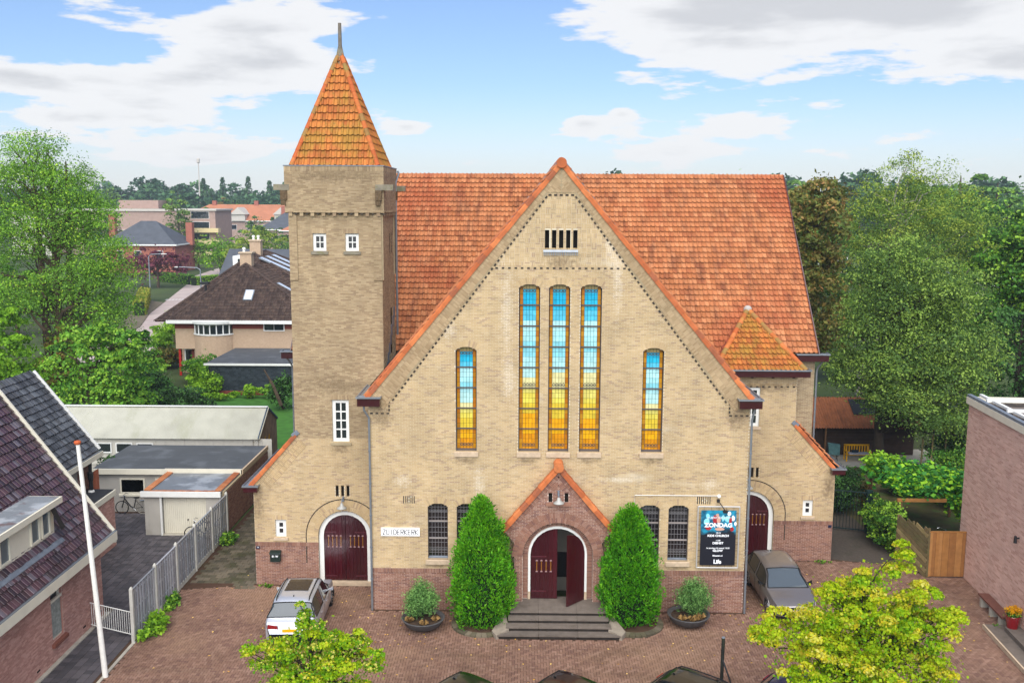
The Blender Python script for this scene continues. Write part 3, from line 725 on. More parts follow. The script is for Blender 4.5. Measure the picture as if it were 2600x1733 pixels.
mb.build('slot_sill', MAT['zinc'], w0)

def hexl(h): return np.array(lin(h))
def stained(ar, n_seg, label, ind=False):
    """tall leaded window: amber borders, centre panes going from blue down to amber"""
    t = MB(); fr = F0; d = -.19
    ringstrip(fr, ar, -.035, 0, -.21, -.14, t)
    t.hexa([fr(ar.uc-ar.hw, ar.v0, -.21), fr(ar.uc+ar.hw, ar.v0, -.21), fr(ar.uc+ar.hw, ar.v0, -.12), fr(ar.uc-ar.hw, ar.v0, -.12), fr(ar.uc-ar.hw, ar.v0+.09, -.21), fr(ar.uc+ar.hw, ar.v0+.09, -.21), fr(ar.uc+ar.hw, ar.v0+.07, -.12), fr(ar.uc-ar.hw, ar.v0+.07, -.12)])
    w = t.build('stained_window', MAT['bar'], church, label=label)
    H = ar.vs+ar.rise-ar.v0-.08; seg = H/n_seg; z0 = ar.v0+.08
    t = MB(); t.poly([fr(u, v, -.215) for u, v in ar.path()]); t.build('backing', MAT['darkgap'], w)
    t = MB()
    for i in range(1, n_seg): z = z0+i*seg; t.bar(fr(ar.uc-ar.hw, z, -.15), fr(ar.uc+ar.hw, z, -.15), .035, .05)
    t.build('saddle_bar', MAT['bar'], w)
    rows = n_seg*4; rh = H/rows; cw = .515/4; V, Fc, C = [], [], []; obj = []
    pal = {0: '#c4820c', 1: '#d8a00e', 2: '#d99a10', 3: '#cdb236', 4: '#cfc04e', 5: '#d0c566', 6: '#cfc890', 7: '#a9d2cf', 8: '#9fd0d2', 9: '#7fc4cf', 10: '#9cd3d6', 11: '#a6d6d8', 12: '#4fb4cf', 13: '#22aaca', 14: '#0fa0c4', 15: '#16a4c4'}
    for r in range(rows):
        zc = z0+(r+.5)*rh; f = r/rows; k = min(15, int(f*16+R.uniform(-.12, .12)))
        for c in range(6):
            if c in (0, 5):
                if r % 1 == 0: hw = (.42-.035-.2575)/2-.006; uc = ar.uc+(-1 if c == 0 else 1)*(.2575+hw+.006); colr = hexl(R.choice(['#b07a10', '#b8821a', '#a8700c', '#ac680c', '#9c6810']))
            else: hw = cw/2-.006; uc = ar.uc-.2575+cw*(c-.5); colr = hexl(pal[max(0, k)])*R.uniform(.88, 1.1)
            if r == rows-1:
                if c in (0, 5): colr = hexl('#8f5a0c')
                else: colr = hexl('#9c8a5a')
            top = zc+rh/2-.005; x = ar.iv(min(top, ar.vs+ar.rise-.04))
            lim = (x[1]-x[0])/2-.035 if x else .1
            if abs(uc-ar.uc)+hw > lim and r == rows-1: top -= .05
            b = len(V); V += [fr(uc-hw, zc-rh/2+.005, d), fr(uc+hw, zc-rh/2+.005, d), fr(uc+hw, top, d), fr(uc-hw, top, d)]
            V += [fr(uc-hw, zc-rh/2+.005, d-.012), fr(uc+hw, zc-rh/2+.005, d-.012), fr(uc+hw, top, d-.012), fr(uc-hw, top, d-.012)]
            Fc += [(b, b+1, b+2, b+3), (b, b+1, b+5, b+4), (b+1, b+2, b+6, b+5), (b+2, b+3, b+7, b+6), (b+3, b, b+4, b+7)]; C += [colr]*5
            obj.append((uc, (zc-rh/2+.005+top)/2, hw, (top-zc+rh/2-.005)/2, colr))
    if ind:
        P, F = brick_mesh(np.zeros((1, 3)), np.array([[1., 0, 0]]), np.array([[0, 0, 1.]]), np.array([[0, -1., 0]]), np.array([1.]), np.array([1.]), np.array([1.])); pr = None
        Mi = wmat(church).inverted()
        for (uc, vc, hw, hh, cc) in obj:
            if pr is None: o = mesh_np('pane', P, F, MAT['stained'], w, local=True, col=np.ones((5, 3)))
            else: o = bpy.data.objects.new('pane', pr); link(o, w)
            pr = o.data; o.color = (*cc, 1)
            c = fr(uc, vc, d-.012); o.matrix_local = Mi @ Matrix(((hw, 0, 0, c[0]), (0, .012, 0, c[1]), (0, 0, hh, c[2]), (0, 0, 0, 1)))
    else: mesh_np('pane', V, Fc, MAT['stained'], w, col=np.array(C), kind='stuff')
    # leaded ornament rows of small pointed arches
    t = MB()
    for zr in [z0+.14]+([z0+H-.30] if True else [])+([z0+seg*3+.10] if n_seg > 6 else []):
        for i in range(4):
            x = ar.uc-.2575+cw*(i+.5)
            for s in (-1, 1): t.bar(fr(x, zr+.10, d+.008), fr(x+s*cw*.5, zr, d+.008), .006, .018); t.bar(fr(x, zr-.02, d+.008), fr(x+s*cw*.5, zr+.06, d+.008), .006, .014)
        t.bar(fr(ar.uc-.2575, zr-.03, d+.008), fr(ar.uc+.2575, zr-.03, d+.008), .006, .014)
    for c in (-.2575, .2575): t.bar(fr(ar.uc+c, z0, d+.005), fr(ar.uc+c, z0+H-.08, d+.005), .018, .008, up=(1, 0, 0))
    t.build('leading', MAT['bar'], w)
    t = MB(); a, b = ar.uc-ar.hw-.06, ar.uc+ar.hw+.06; t.hexa([fr(a, ar.v0-.21, .0), fr(b, ar.v0-.21, .0), fr(b, ar.v0-.21, .08), fr(a, ar.v0-.21, .08), fr(a, ar.v0, -.13), fr(b, ar.v0, -.13), fr(b, ar.v0-.03, .08), fr(a, ar.v0-.03, .08)])
    t.build('sill', MAT['sill'], w)
stained(tall[0], 5, 'short stained glass window left of the tall three', False); stained(tall[1], 5, 'short stained glass window right of the tall three', False)
stained(tall[2], 8, 'tall stained glass window, left of the three'); stained(tall[3], 8, 'tall stained glass window, middle of the three', True); stained(tall[4], 8, 'tall stained glass window, right of the three')

for ar, lb in zip(low, ('dark leaded window nearest the name plate', 'dark leaded window half behind the left conifer', 'dark leaded window half behind the right conifer', 'dark leaded window beside the banner')):
    t = MB(); ringstrip(F0, ar, -.03, 0, -.2, -.12, t)
    w = t.build('leaded_window', MAT['bar'], church, label=lb)
    t = MB(); z0 = ar.v0+.02; H = ar.vs+ar.rise-z0
    P = ar.path(g=-.03); t.poly([F0(u, v, -.18) for u, v in P]); t.poly([F0(u, v, -.19) for u, v in P])
    t.build('pane', MAT['leadglass'], w)
    t = MB()
    for i in range(1, 11): z = z0+H*i/11; x = ar.iv(z-.02); t.bar(F0(x[0]+.03, z, -.172), F0(x[1]-.03, z, -.172), .012, .014)
    for i in range(1, 6):
        x = ar.uc-.38+.76*i/6; zt = ar.vs+ar.rise-abs(x-ar.uc)*.3
        t.bar(F0(x, z0, -.171), F0(x, zt-.05, -.171), .014, .012, up=(1, 0, 0))
    for zr in (z0+.28, z0+H-.42):
        for i in range(6):
            x = ar.uc-.38+.76*(i+.5)/6
            for s in (-1, 1): t.bar(F0(x, zr+.10, -.17), F0(x+s*.063, zr, -.17), .006, .012); t.bar(F0(x, zr, -.17), F0(x+s*.063, zr+.1, -.17), .006, .012)
    t.build('leading', MAT['leadline'], w)
    t = MB()
    for f in (.35, .66): t.bar(F0(ar.uc-.41, z0+H*f, -.15), F0(ar.uc+.41, z0+H*f, -.15), .03, .05)
    t.build('saddle_bar', M('pale saddle bar', ['#8f8681'], .6), w)
    t = MB(); t.hexa([F0(ar.uc-.41, ar.v0-.02, -.2), F0(ar.uc+.41, ar.v0-.02, -.2), F0(ar.uc+.41, ar.v0-.02, -.1), F0(ar.uc-.41, ar.v0-.02, -.1), F0(ar.uc-.41, ar.v0+.09, -.2), F0(ar.uc+.41, ar.v0+.09, -.2), F0(ar.uc+.41, ar.v0+.05, -.1), F0(ar.uc-.41, ar.v0+.05, -.1)])
    t.build('lead_sill', MAT['lead'], w)
    t = MB(); a, b = ar.uc-.49, ar.uc+.49; t.hexa([F0(a, 1.99, 0), F0(b, 1.99, 0), F0(b, 1.99, .08), F0(a, 1.99, .08), F0(a, 2.2, -.1), F0(b, 2.2, -.1), F0(b, 2.15, .08), F0(a, 2.15, .08)]); t.build('sill', MAT['sill'], w)
By.build(w0, MAT['brick'])

# ---- porch
FPp = front(-.55)
PP = [(-1.75, .6), (1.75, .6), (1.75, 3.1), (2.12, 3.55), (2.12, 3.72), (0, 6.22), (-2.12, 3.72), (-2.12, 3.55), (-1.75, 3.1)]
bed = MB(); Br = Bricks(FPp); ph = Arch(0, 1.42, 0, 2.54, 1.42)
pslots = [Arch(-.32, .075, 4.85, 5.22), Arch(.32, .075, 4.85, 5.22)]
wall_courses(FPp, PP, [ph]+pslots, Br, .6, 6.2, backing=bed)
Br.ring(ph, .21, g0=.0, d=.016); Br.ring(ph, .21, g0=.22, d=.016)
ps = math.atan((6.22-3.72)/2.12); pl = math.hypot(2.12, 2.5)
for s in (-1, 1):
    for i in range(int(pl/.066)):
        t = (i+.5)*.066; x = 2.12-t*math.cos(ps); z = 3.72+t*math.sin(ps)
        for k in range(6):
            q = .16+k*.21; xx, zz_ = x-q*math.sin(ps), z-q*math.cos(ps)
            if k > 0 and zz_ < 5.32: break
            if xx < .03: break
            Br.add(s*xx, zz_, .1, .0275, s*(PI/2-ps), .03)
for s in (-1, 1):      # the porch's return walls
    bed.poly([(s*1.75, -.55, .6), (s*1.75, 0, .6), (s*1.75, 0, 3.1), (s*1.75, -.55, 3.1)]); bed.poly([(s*1.75, -.55, 3.1), (s*1.75, 0, 3.1), (s*2.12, 0, 3.55), (s*2.12, -.55, 3.55)])
    bed.poly([(s*2.12, -.55, 3.55), (s*2.12, 0, 3.55), (s*2.12, 0, 3.72), (s*2.12, -.55, 3.72)]); bed.poly([(s*2.12, -.55, 3.72), (s*2.12, 0, 3.72), (0, 0, 6.22), (0, -.55, 6.22)])
porch = bed.build('porch', MAT['redmortar'], church); Br.build(porch, MAT['redbrick'], individual=0)
t = MB(); reveal(FPp, ph, .32, t)
t.build('reveal', MAT['redbrick'], porch)
for ar in pslots: t = MB(); reveal(FPp, ar, .12, t); t.poly([FPp(ar.uc-ar.hw, ar.v0, -.12), FPp(ar.uc+ar.hw, ar.v0, -.12), FPp(ar.uc+ar.hw, ar.vs, -.12), FPp(ar.uc-ar.hw, ar.vs, -.12)]); t.build('slot', MAT['darkgap'], porch)
t = MB(); t.box(-.5, .5, -.64, -.552, 4.68, 4.8); t.build('slot_ledge', MAT['redbrick'], porch)
# inner order of the arch at y=-.24 : ring of brick between frame and opening
Fi = front(-.25); ih = Arch(0, 1.19, 0, 2.54, 1.19)
t = MB(); ringstrip(Fi, ih, 0, .26, -.02, .0, t, b=-.6); ib = t.build('inner_arch', MAT['redmortar'], porch)
Bi = Bricks(Fi); Bi.ring(ih, .21, g0=.01, d=.012)
for i in range(30):
    v = .7+i*.0625
    for s in (-1, 1): Bi.add(s*(1.19+.115), v, .1, .0265, 0, .012)
Bi.build(ib, MAT['redbrick'])
t = MB(); ringstrip(Fi, ih, -.09, 0, -.03, .05, t, b=-.95); t.build('door_frame', MAT['white'], porch)
t = MB(); t.box(-1.2, -1.1, -.32, -.2, .65, .97); t.box(1.1, 1.2, -.32, -.2, .65, .97); t.build('frame_foot', MAT['sill'], porch)
# steps
MAT['riser'] = M('damp dark riser stone', ['#2e2823'], .95, var=.3, varscale=4)  # damp stain and the shadow under the nosing, both put into the colour
st = thing('church_steps', 'four grey stone steps up to the open church door', 'steps', (0, -1.5, 0))
for i, (z, y, w) in enumerate(((.165, -2.65, 2.38), (.33, -2.28, 2.05), (.49, -1.92, 1.98), (.65, -1.56, 1.9))):
    xs = [-w, -.78, .74, w]
    for a, b in zip(xs, xs[1:]):
        t = MB(); t.box(a+.004, b-.004, y, y+.42 if i < 3 else -.02, z-.05, z); sb = t.build('step_slab' if i < 3 else 'landing_slab', MAT['stone'], st)
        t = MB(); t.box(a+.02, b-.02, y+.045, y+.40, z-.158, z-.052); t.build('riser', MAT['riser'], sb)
t = MB(); t.box(-1.9, 1.9, -1.5, -.02, 0, .49); t.box(-2, 2, -2.2, -1.5, 0, .16); t.build('step_base', MAT['stone'], st)
for s in (-1, 1):
    t = MB(); t.hexa([(s*1.93, -2.3, 0), (s*2.42, -2.68, 0), (s*2.6, -2.3, 0), (s*2.1, -1.1, 0), (s*1.93, -2.3, .27), (s*2.42, -2.66, .17), (s*2.6, -2.3, .2), (s*2.1, -1.1, .45)]); t.build('cheek_stone', M('worn cheek stone', ['#857a6c'], .9, var=.2, varscale=4) if s < 0 else bpy.data.materials['worn cheek stone'], st)

def arched_leaf(fr, u0, u1, v0, ar, d0, d1, nplank, parent, name='plank'):
    """vertical boards cut to the curve of the opening"""
    for i in range(nplank):
        a, b = u0+(u1-u0)*i/nplank+.003, u0+(u1-u0)*(i+1)/nplank-.003
        def zt(u): return ar.vc+math.sqrt(max(.0004, (ar.R)**2-(u-ar.uc)**2))
        n = 3; us = [a+(b-a)*k/n for k in range(n+1)]
        top = [(u, zt(u)) for u in us]
        P = [(a, v0), (b, v0)]+top[::-1]; t = MB(); A_ = [fr(u, v, d1) for u, v in P]; B_ = [fr(u, v, d0) for u, v in P]
        t.poly(A_); t.poly(B_[::-1])
        for k in range(len(P)): t.poly([A_[k], B_[k], B_[(k+1) % len(P)], A_[(k+1) % len(P)]])
        t.build(name, MAT['maroon'], parent)
def leaf_fittings(fr, u0, u1, d1, zs, parent, slots_at, sl=('#9a7a3a')):
    for z in zs:
        t = MB(); t.hexa([fr(u0, z, d1), fr(u1, z, d1), fr(u1, z, d1+.02), fr(u0, z, d1+.02), fr(u0, z+.05, d1), fr(u1, z+.05, d1), fr(u1, z+.045, d1+.02), fr(u0, z+.045, d1+.02)]); t.build('strap_hinge', MAT['hinge'], parent)
    for u, z0, z1 in slots_at:
        t = MB(); t.hexa([fr(u-.015, z0, d1), fr(u+.015, z0, d1), fr(u+.015, z0, d1+.004), fr(u-.015, z0, d1+.004), fr(u-.015, z1, d1), fr(u+.015, z1, d1), fr(u+.015, z1, d1+.004), fr(u-.015, z1, d1+.004)]); t.build('door_light', MAT['slotglass'], parent)
        for z, s in ((z0, -1), (z1, 1)):
            t = MB(); t.hexa([fr(u-.05, z-.015, d1), fr(u+.05, z-.015, d1), fr(u+.05, z-.015, d1+.035), fr(u-.05, z-.015, d1+.035), fr(u-.03, z+.03, d1), fr(u+.03, z+.03, d1), fr(u+.03, z+.03, d1+.01), fr(u-.03, z+.03, d1+.01)]); t.build('light_moulding', MAT['slotedge'], parent)
MAT['hinge'] = M('maroon iron strap', ['#4a1620'], .35, spec=.6)
MAT['slotglass'] = M('amber slot glass', ['#8a5e20'], .2, spec=.6)
MAT['slotglassdark'] = M('dim slot glass', ['#2a1418'], .3)
MAT['slotedge'] = M('worn maroon edge', ['#7a5a58'], .5)
inr = Arch(0, 1.08, .65, 2.54, 1.08)
door = thing('church_door', 'maroon arched double door of the porch, right leaf standing open', 'door', (0, -.28, .65))
lf = MB().box(-1.07, -.01, -.235, -.215, .66, .70).build('door_leaf', MAT['maroon'], door)
arched_leaf(front(-.25), -1.075, -.01, .67, inr, -.03, .02, 6, lf)
leaf_fittings(front(-.25), -1.06, -.45, .02, (2.42, .95), lf, [(-.84+.19*i, 1.82, 2.28) for i in range(4)])
hx, hy, an = 1.08, -.30, math.radians(47)
Fl = Fr((hx, hy, 0), (-math.cos(an), -math.sin(an), 0), n=(math.sin(an)*-1, math.cos(an), 0))
Fl.n = np.array((math.sin(an), -math.cos(an), 0)) * -1
Fl.n = -Fl.n if Fl.n[0] > 0 else Fl.n
rl = MB().bar((hx, hy, .70), (hx-math.cos(an)*1.06, hy-math.sin(an)*1.06, .70), .04, .05).build('open_door_leaf', MAT['maroon'], door)
arl = Arch(1.08, 1.08, .65, 2.54, 1.08)
arched_leaf(Fl, .005, 1.07, .67, arl, -.025, .025, 6, rl)
leaf_fittings(Fl, .02, .6, .025, (2.42, .95), rl, [(.30+.17*i, 1.6, 2.3) for i in range(4)])
# porch roof coping
cp = MB().bar((0, -.30, 6.20), (0, -.02, 6.20), .1, .1).build('porch_coping', MAT['ridgetile'], porch)
for s in (-1, 1): verge_tiles(porch, (s*2.24, -.55, 3.62), (s*.0, -.55, 6.26), MAT['ridgetile'], face=.11, depth=.6, yf=-.09)
t = MB(); t.tube([(0, -.74, 6.28), (0, 0, 6.28)], .2, 14); t.build('ridge_end', MAT['ridgetile'], porch)
# ---- left wing and tower front
def side_door(fr, uc, parent, dlabel, hinge_side):
    ar = Arch(uc, 1.2, 0, 2.22, 1.2); return ar
TX0, TX1 = -11.22, -7.36
FL = front(2.5); FR_ = front(5.9)
dl, dr = Arch(-9.17, 1.16, 0, 2.22, 1.16), Arch(9.17, 1.16, 0, 2.22, 1.16)
hl = [dl, Arch(-11.955, .235, 2.19, 2.96), Arch(-9.24, .36, 6.46, 8.29), Arch(-9.96, .28, 14.62, 15.34), Arch(-8.6, .28, 14.62, 15.34)]+[Arch(-9.46+.235*i, .065, 4.02, 4.5) for i in range(3)]
hr = [dr, Arch(11.89, .235, 2.19, 2.96), Arch(9.1, .36, 6.46, 8.29)]+[Arch(9.0+.235*i, .065, 4.02, 4.5) for i in range(3)]
PLf = [(-13.1, 0), (-7.62, 0), (-7.62, 9.2), (TX1, 9.5), (TX1, 16.18), (TX0, 16.18), (TX0, 6.72), (-13.1, 4.45)]
PRt = [(7.62, 0), (13.08, 0), (13.08, 4.3), (11.12, 6.45), (11.12, 8.9), (7.62, 8.9)]
def finish(w, By, fr, holes, ring, hm='towerbrick'):
    for ar in ring: By.ring(ar, .2, g0=.01, d=.016)
    rv = MB()
    for ar in holes:
        dp = .2 if ar.hw > .1 else .15
        reveal(fr, ar, dp+.1, rv)
        if ar.hw < .1: sl = MB(); sl.poly([fr(ar.uc-ar.hw, ar.v0, -dp), fr(ar.uc+ar.hw, ar.v0, -dp), fr(ar.uc+ar.hw, ar.vs, -dp), fr(ar.uc-ar.hw, ar.vs, -dp)]); sl.build('slot', MAT['darkgap'], w)
    rv.build('reveal', MAT[hm], w)
wl, By = solid_wall('left_wing_wall', FL, PLf, hl, 1.96, 1.78, 6.6, ind=20)
Bt = Bricks(FL); bedt = MB(); wall_courses(FL, PLf, hl, Bt, 6.6, 16.16, backing=bedt)
for ar in hl[1:5]:      # soldier lintels
    n = int(2*(ar.hw+.08)/.066)
    for i in range(n): (By if ar.v0 < 6 else Bt).add(ar.uc-ar.hw-.08+(i+.5)*.066, ar.vs+.11, .027, .1, R.uniform(-.02, .02)+(ar.uc-(ar.uc-ar.hw-.08+(i+.5)*.066))*-.25, .014)
for i in range(3): bedt
finish(wl, By, FL, hl, [dl])
By.build(wl, MAT['brick'])
wt = bedt.build('tower_wall', MAT['towermortar'], church); Bt.build(wt, MAT['towerbrick'])
wr, By = solid_wall('right_wing_wall', FR_, PRt, hr, 1.96, 1.78, 8.88, ind=20)
for ar in hr[1:3]:
    for i in range(int(2*(ar.hw+.08)/.066)): By.add(ar.uc-ar.hw-.08+(i+.5)*.066, ar.vs+.11, .027, .1, 0, .014)
finish(wr, By, FR_, hr, [dr], 'brick')
for i in range(11): By.add(8.0+.3*i, 8.42, .055, .03, 0, .03)
dt = Bricks(FR_)
for i in range(12): dt.add(7.9+.28*i, 8.33, .05, .028, 0, .034)
for i in range(4): dt.add(8.1+.95*i, 8.78, .06, .05, 0, .05)
By.build(wr, MAT['brick']); dt.build(wr, MAT['brick_and_shade'])
# dark hood lines round the two side arches
for ar, fr, w in ((dl, FL, wl), (dr, FR_, wr)):
    b = Bricks(fr); b.ring(ar, .05, g0=.50, step=.2, d=.02); 
    for s in (-1, 1):
        for i in range(6): b.add(ar.uc+s*(ar.hw+.525), ar.vs-.1-i*.2+.0, .022, .095, 0, .02)
    b.build(w, MAT['brick_and_shade']); 
    b = Bricks(fr); b.ring(ar, .26, g0=.225, step=.066, d=.013); b.build(w, MAT['brick'])
# raked bricks below the lean-to copings
for sgn, fr, w, x0, z0, x1, z1 in ((-1, FL, wl, -13.1, 4.5, -11.2, 6.7), (1, FR_, wr, 13.08, 4.3, 11.12, 6.5)):
    a = math.atan2(z1-z0, abs(x1-x0)); L = math.hypot(z1-z0, x1-x0); b = Bricks(fr)
    for i in range(int(L/.066)):
        t = (i+.5)*.066; 
        for k in range(3 if i > 4 else 1):
            q = .1+k*.215; b.add(x0-sgn*t*math.cos(a)-sgn*q*math.sin(a)*1., z0+t*math.sin(a)-q*math.cos(a), .1, .0275, sgn*(PI/2-a), .022)
    b.build(w, MAT['brick'])
    y = 2.5 if sgn < 0 else 5.9
    rr = MAT['ridgetile']
    verge_tiles(w, (x0+sgn*.16, y, z0-.06), (x1, y, z1+.05), rr, face=.09, depth=.36, step=.38)
    t = MB(); t.bar((x1+sgn*.12, y+.1, z1+.0), (x1-sgn*.12, y+.1, z1+.2), .34, .2); t.build('lead_cap', MAT['lead'], w)
# ---- tower : sides, pilasters, projecting head
FT = Fr((TX1, 0, 0), (0, 1, 0), n=(1, 0, 0))
PT = [(2.5, 7.5), (6.36, 7.5), (6.36, 16.16), (2.5, 16.16)]
ht = [Arch(5.35, .12, 14.4, 15.3), Arch(4.85, .12, 14.4, 15.3), Arch(5.0, .22, 9.9, 12.0)]
bed = MB(); B = Bricks(FT); wall_courses(FT, PT, ht, B, 7.5, 16.16, backing=bed); wt2 = bed.build('tower_side_wall', MAT['towermortar'], church); B.build(wt2, MAT['towerbrick'])
for ar in ht[:2]: sl = MB(); reveal(FT, ar, .15, sl); sl.poly([FT(ar.uc-ar.hw, ar.v0, -.15), FT(ar.uc+ar.hw, ar.v0, -.15), FT(ar.uc+ar.hw, ar.vs, -.15), FT(ar.uc-ar.hw, ar.vs, -.15)]); sl.build('slot', MAT['darkgap'], wt2)
window_flat(church, FT, 5.0, 9.9, .44, 2.1, cols=1, rows=4, sill=False)
for fr, a, b in ((FL, TX0, TX1), (FT, 2.5, 6.36)):
    for u0, u1 in ((a, a+.34), (b-.34, b)):
        bed = MB(); B = Bricks(fr); off = .055
        P = [(u0, 13.4), (u1, 13.4), (u1, 16.16), (u0, 16.16)]
        f2 = Fr(fr.o+fr.n*off, fr.u, n=fr.n); B = Bricks(f2)
        wall_courses(f2, P, [], B, 13.4, 16.15, backing=bed)
        for u in (u0, u1): bed.poly([fr(u, 13.4, 0), fr(u, 16.15, 0), fr(u, 16.15, off), fr(u, 13.4, off)])
        bed.poly([fr(u0, 13.4, 0), fr(u1, 13.4, 0), fr(u1, 13.4, off), fr(u0, 13.4, off)])
        p = bed.build('pilaster', MAT['towermortar'], church); B.build(p, MAT['towerbrick'])
# head 16.16-18.1, 0.11 proud
o_ = .12; hx0, hx1, hy0, hy1 = TX0-o_, TX1+o_, 2.5-o_, 6.36+o_
hd = MB()
hd.poly([(hx0, hy0, 16.18), (hx1, hy0, 16.18), (hx1, hy1, 16.18), (hx0, hy1, 16.18)]); hd.poly([(hx0, hy0, 16.18), (hx0, hy1, 16.18), (hx0, hy1, 18.1), (hx0, hy0, 18.1)]); hd.poly([(hx0, hy1, 16.18), (hx1, hy1, 16.18), (hx1, hy1, 18.1), (hx0, hy1, 18.1)])
head = hd.build('tower_head', MAT['towermortar'], church)
for fr, a, b in ((front(hy0), hx0, hx1), (Fr((hx1, 0, 0), (0, 1, 0), n=(1, 0, 0)), hy0, hy1)):
    bed = MB(); B = Bricks(fr); wall_courses(fr, [(a, 16.2), (b, 16.2), (b, 17.9), (a, 17.9)], [], B, 16.2, 17.89, backing=bed)
    bed.poly([fr(a, 17.89), fr(b, 17.89), fr(b, 18.1), fr(a, 18.1)])
    n = int((b-a)/.066)
    for i in range(n): B.add(a+(i+.5)*(b-a)/n, 17.995, (b-a)/n/2-.005, .1, 0, .014)
    n = int((b-a)/.42)
    for i in range(n): u = a+(i+.5)*(b-a)/n; B.add(u, 16.14, .075, .075, 0, .01); B.add(u, 16.24, .105, .03, 0, .03)
    h = bed.build('head_face', MAT['towermortar'], head); B.build(h, MAT['towerbrick'])
    D = Bricks(fr)
    for i in range(n): u = a+(i+1.)*(b-a)/n; D.add(u-.0, 16.15, .05, .03, 0, .012)  # dark squares between the dentils: shade put into the brick colour
    D.build(h, MAT['brick_and_shade'])
t = MB(); t.box(hx0-.03, hx1+.03, hy0-.03, hy0+.32, 18.1, 18.14); t.box(hx0-.03, hx1+.03, hy1-.32, hy1+.03, 18.1, 18.14); t.box(hx0-.03, hx0+.32, hy0+.32, hy1-.32, 18.1, 18.14); t.box(hx1-.32, hx1+.03, hy0+.32, hy1-.32, 18.1, 18.14)
t.build('lead_coping', MAT['lead'], church)
MAT['mossstone'] = M('mossy stone beam', ['#7d7666'], .95, var=.25, varscale=4, stains=[(5., .5, .7, '#6b6a3a', .6)])
for x0, x1, y0 in ((hx0-.45, hx0+.2, hy0-.02), (hx1-.32, hx1+.42, hy0-.12), (hx1-.2, hx1+.42, hy1-.3)):
    t = MB(); t.box(x0, x1, y0, y0+.32, 17.12, 17.36); t.build('stone_beam', MAT['mossstone'], church)
    xm = (x0+.3 if x0 < -11 else x0); t = MB(); t.box(xm-.02 if x0 < -11 else xm, xm+.26, y0-.05, y0+.2, 16.72, 17.115); t.box(xm, xm+.2, y0-.03, y0+.2, 16.5, 16.715); t.build('corbel', M('dark corbel brick', ['#5c4c38'], .95, var=.3, varscale=14), church)
# ---- spire
sx0, sx1, sy0, sy1 = TX0+.14, TX1-.14, 2.64, 6.22; ax, ay, az_ = (sx0+sx1)/2, (sy0+sy1)/2, 22.95
spire = MB()
for a, b in (((sx0, sy0), (sx1, sy0)), ((sx1, sy0), (sx1, sy1)), ((sx1, sy1), (sx0, sy1)), ((sx0, sy1), (sx0, sy0))): spire.poly([(*a, 18.1), (*b, 18.1), (ax, ay, az_)])
sp = spire.build('spire', MAT['wood'], church)
for k, ((x0, y0), (x1, y1)) in enumerate((((sx0, sy0), (sx1, sy0)), ((sx1, sy0), (sx1, sy1)), ((sx0, sy1), (sx0, sy0)), ((sx1, sy1), (sx0, sy1)))):
    u = np.array([x1-x0, y1-y0, 0.]); W = np.linalg.norm(u); u /= W; mid = np.array([(x0+x1)/2, (y0+y1)/2, 18.12]); v = np.array([ax, ay, az_])-mid; H = np.linalg.norm(v); v /= H
    fr = Fr((x0, y0, 18.12), u, v, n=np.cross(u, v))
    tile_roof(sp, fr, lambda q, W=W, H=H: (H-.3 if q == 'max' else (q/H*W/2+.02, W-q/H*W/2-.02)), .2235, .335, MAT['mosstile'], individual=[130, 30, 0, 0][k])
MAT['mossridge'] = M('mossy hip tile', ['#b0602f', '#a9562a', '#8e6a3a', '#b86a38'], .8, var=.15, varscale=3, stains=[(2.5, .5, .7, '#857a3a', .5)])
for c in ((sx0, sy0), (sx1, sy0), (sx1, sy1), (sx0, sy1)): ridge(sp, (c[0], c[1], 18.12), (ax+(c[0]-ax)*.05, ay+(c[1]-ay)*.05, 22.72), MAT['mossridge'], rad=.105, step=.34)
t = MB(); t.lathe([(.27, 22.35), (.16, 22.85), (.07, 23.25), (.05, 23.3)], (ax, ay, 0), 4); t.build('spire_cap', MAT['mossstone'], sp)
t = MB(); t.tube([(ax, ay, 23.1), (ax, ay, 24.12)], [.085, .07], 8); t.build('finial_post', M('weathered post', ['#6e675c'], .9, var=.2, varscale=8), sp)
# ---- main roofs
def slope_fr(o, u, v):
    u = np.array(u, float); v = np.array(v, float); v /= np.linalg.norm(v); n = np.cross(u, v)
    if n[2] < 0: n = -n
    return Fr(o, u, v, n=n)
NX = 12.35
fm = slope_fr((0, 7.0, 9.70), (1, 0, 0), (0, 7.7, 8.42)); Lm = math.hypot(7.7, 8.42)
ZT = 18.26; crs = (ZT-8.86)/7.8
def main_iv(q):
    if q == 'max': return Lm
    z = 9.7+q*8.42/Lm; w = (ZT-z)/crs-.35
    iv = [(-NX, NX)]
    if w > 0: iv = cut(iv, (-w, w))
    if z < 18: iv = cut(iv, (TX0+.15, min(TX1-.1, -w if w > 0 else TX1-.1))) if (7+q*7.7/Lm) < 6.2 else iv
    return iv
roof = MB(); roof.poly([(-NX, 7.0, 9.66), (NX, 7.0, 9.66), (NX, 14.7, 18.08), (-NX, 14.7, 18.08)]); roof.poly([(-NX, 22.4, 9.66), (NX, 22.4, 9.66), (NX, 14.7, 18.08), (-NX, 14.7, 18.08)])
mr_ = roof.build('main_roof', MAT['wood'], church)
tile_roof(mr_, fm, main_iv, .228, .335, MAT['tile'], individual=140, order=lambda u, v: abs(u-11)+v)
fb_ = slope_fr((0, 22.4, 9.70), (1, 0, 0), (0, -7.7, 8.42)); tile_roof(mr_, fb_, lambda q: Lm-.7 if q == 'max' else (-NX, NX), .4, .66, MAT['tile'])
ridge(mr_, (-NX, 14.7, 18.06), (NX, 14.7, 18.06), MAT['tile'], rad=.085, step=.38, flare=1.04)
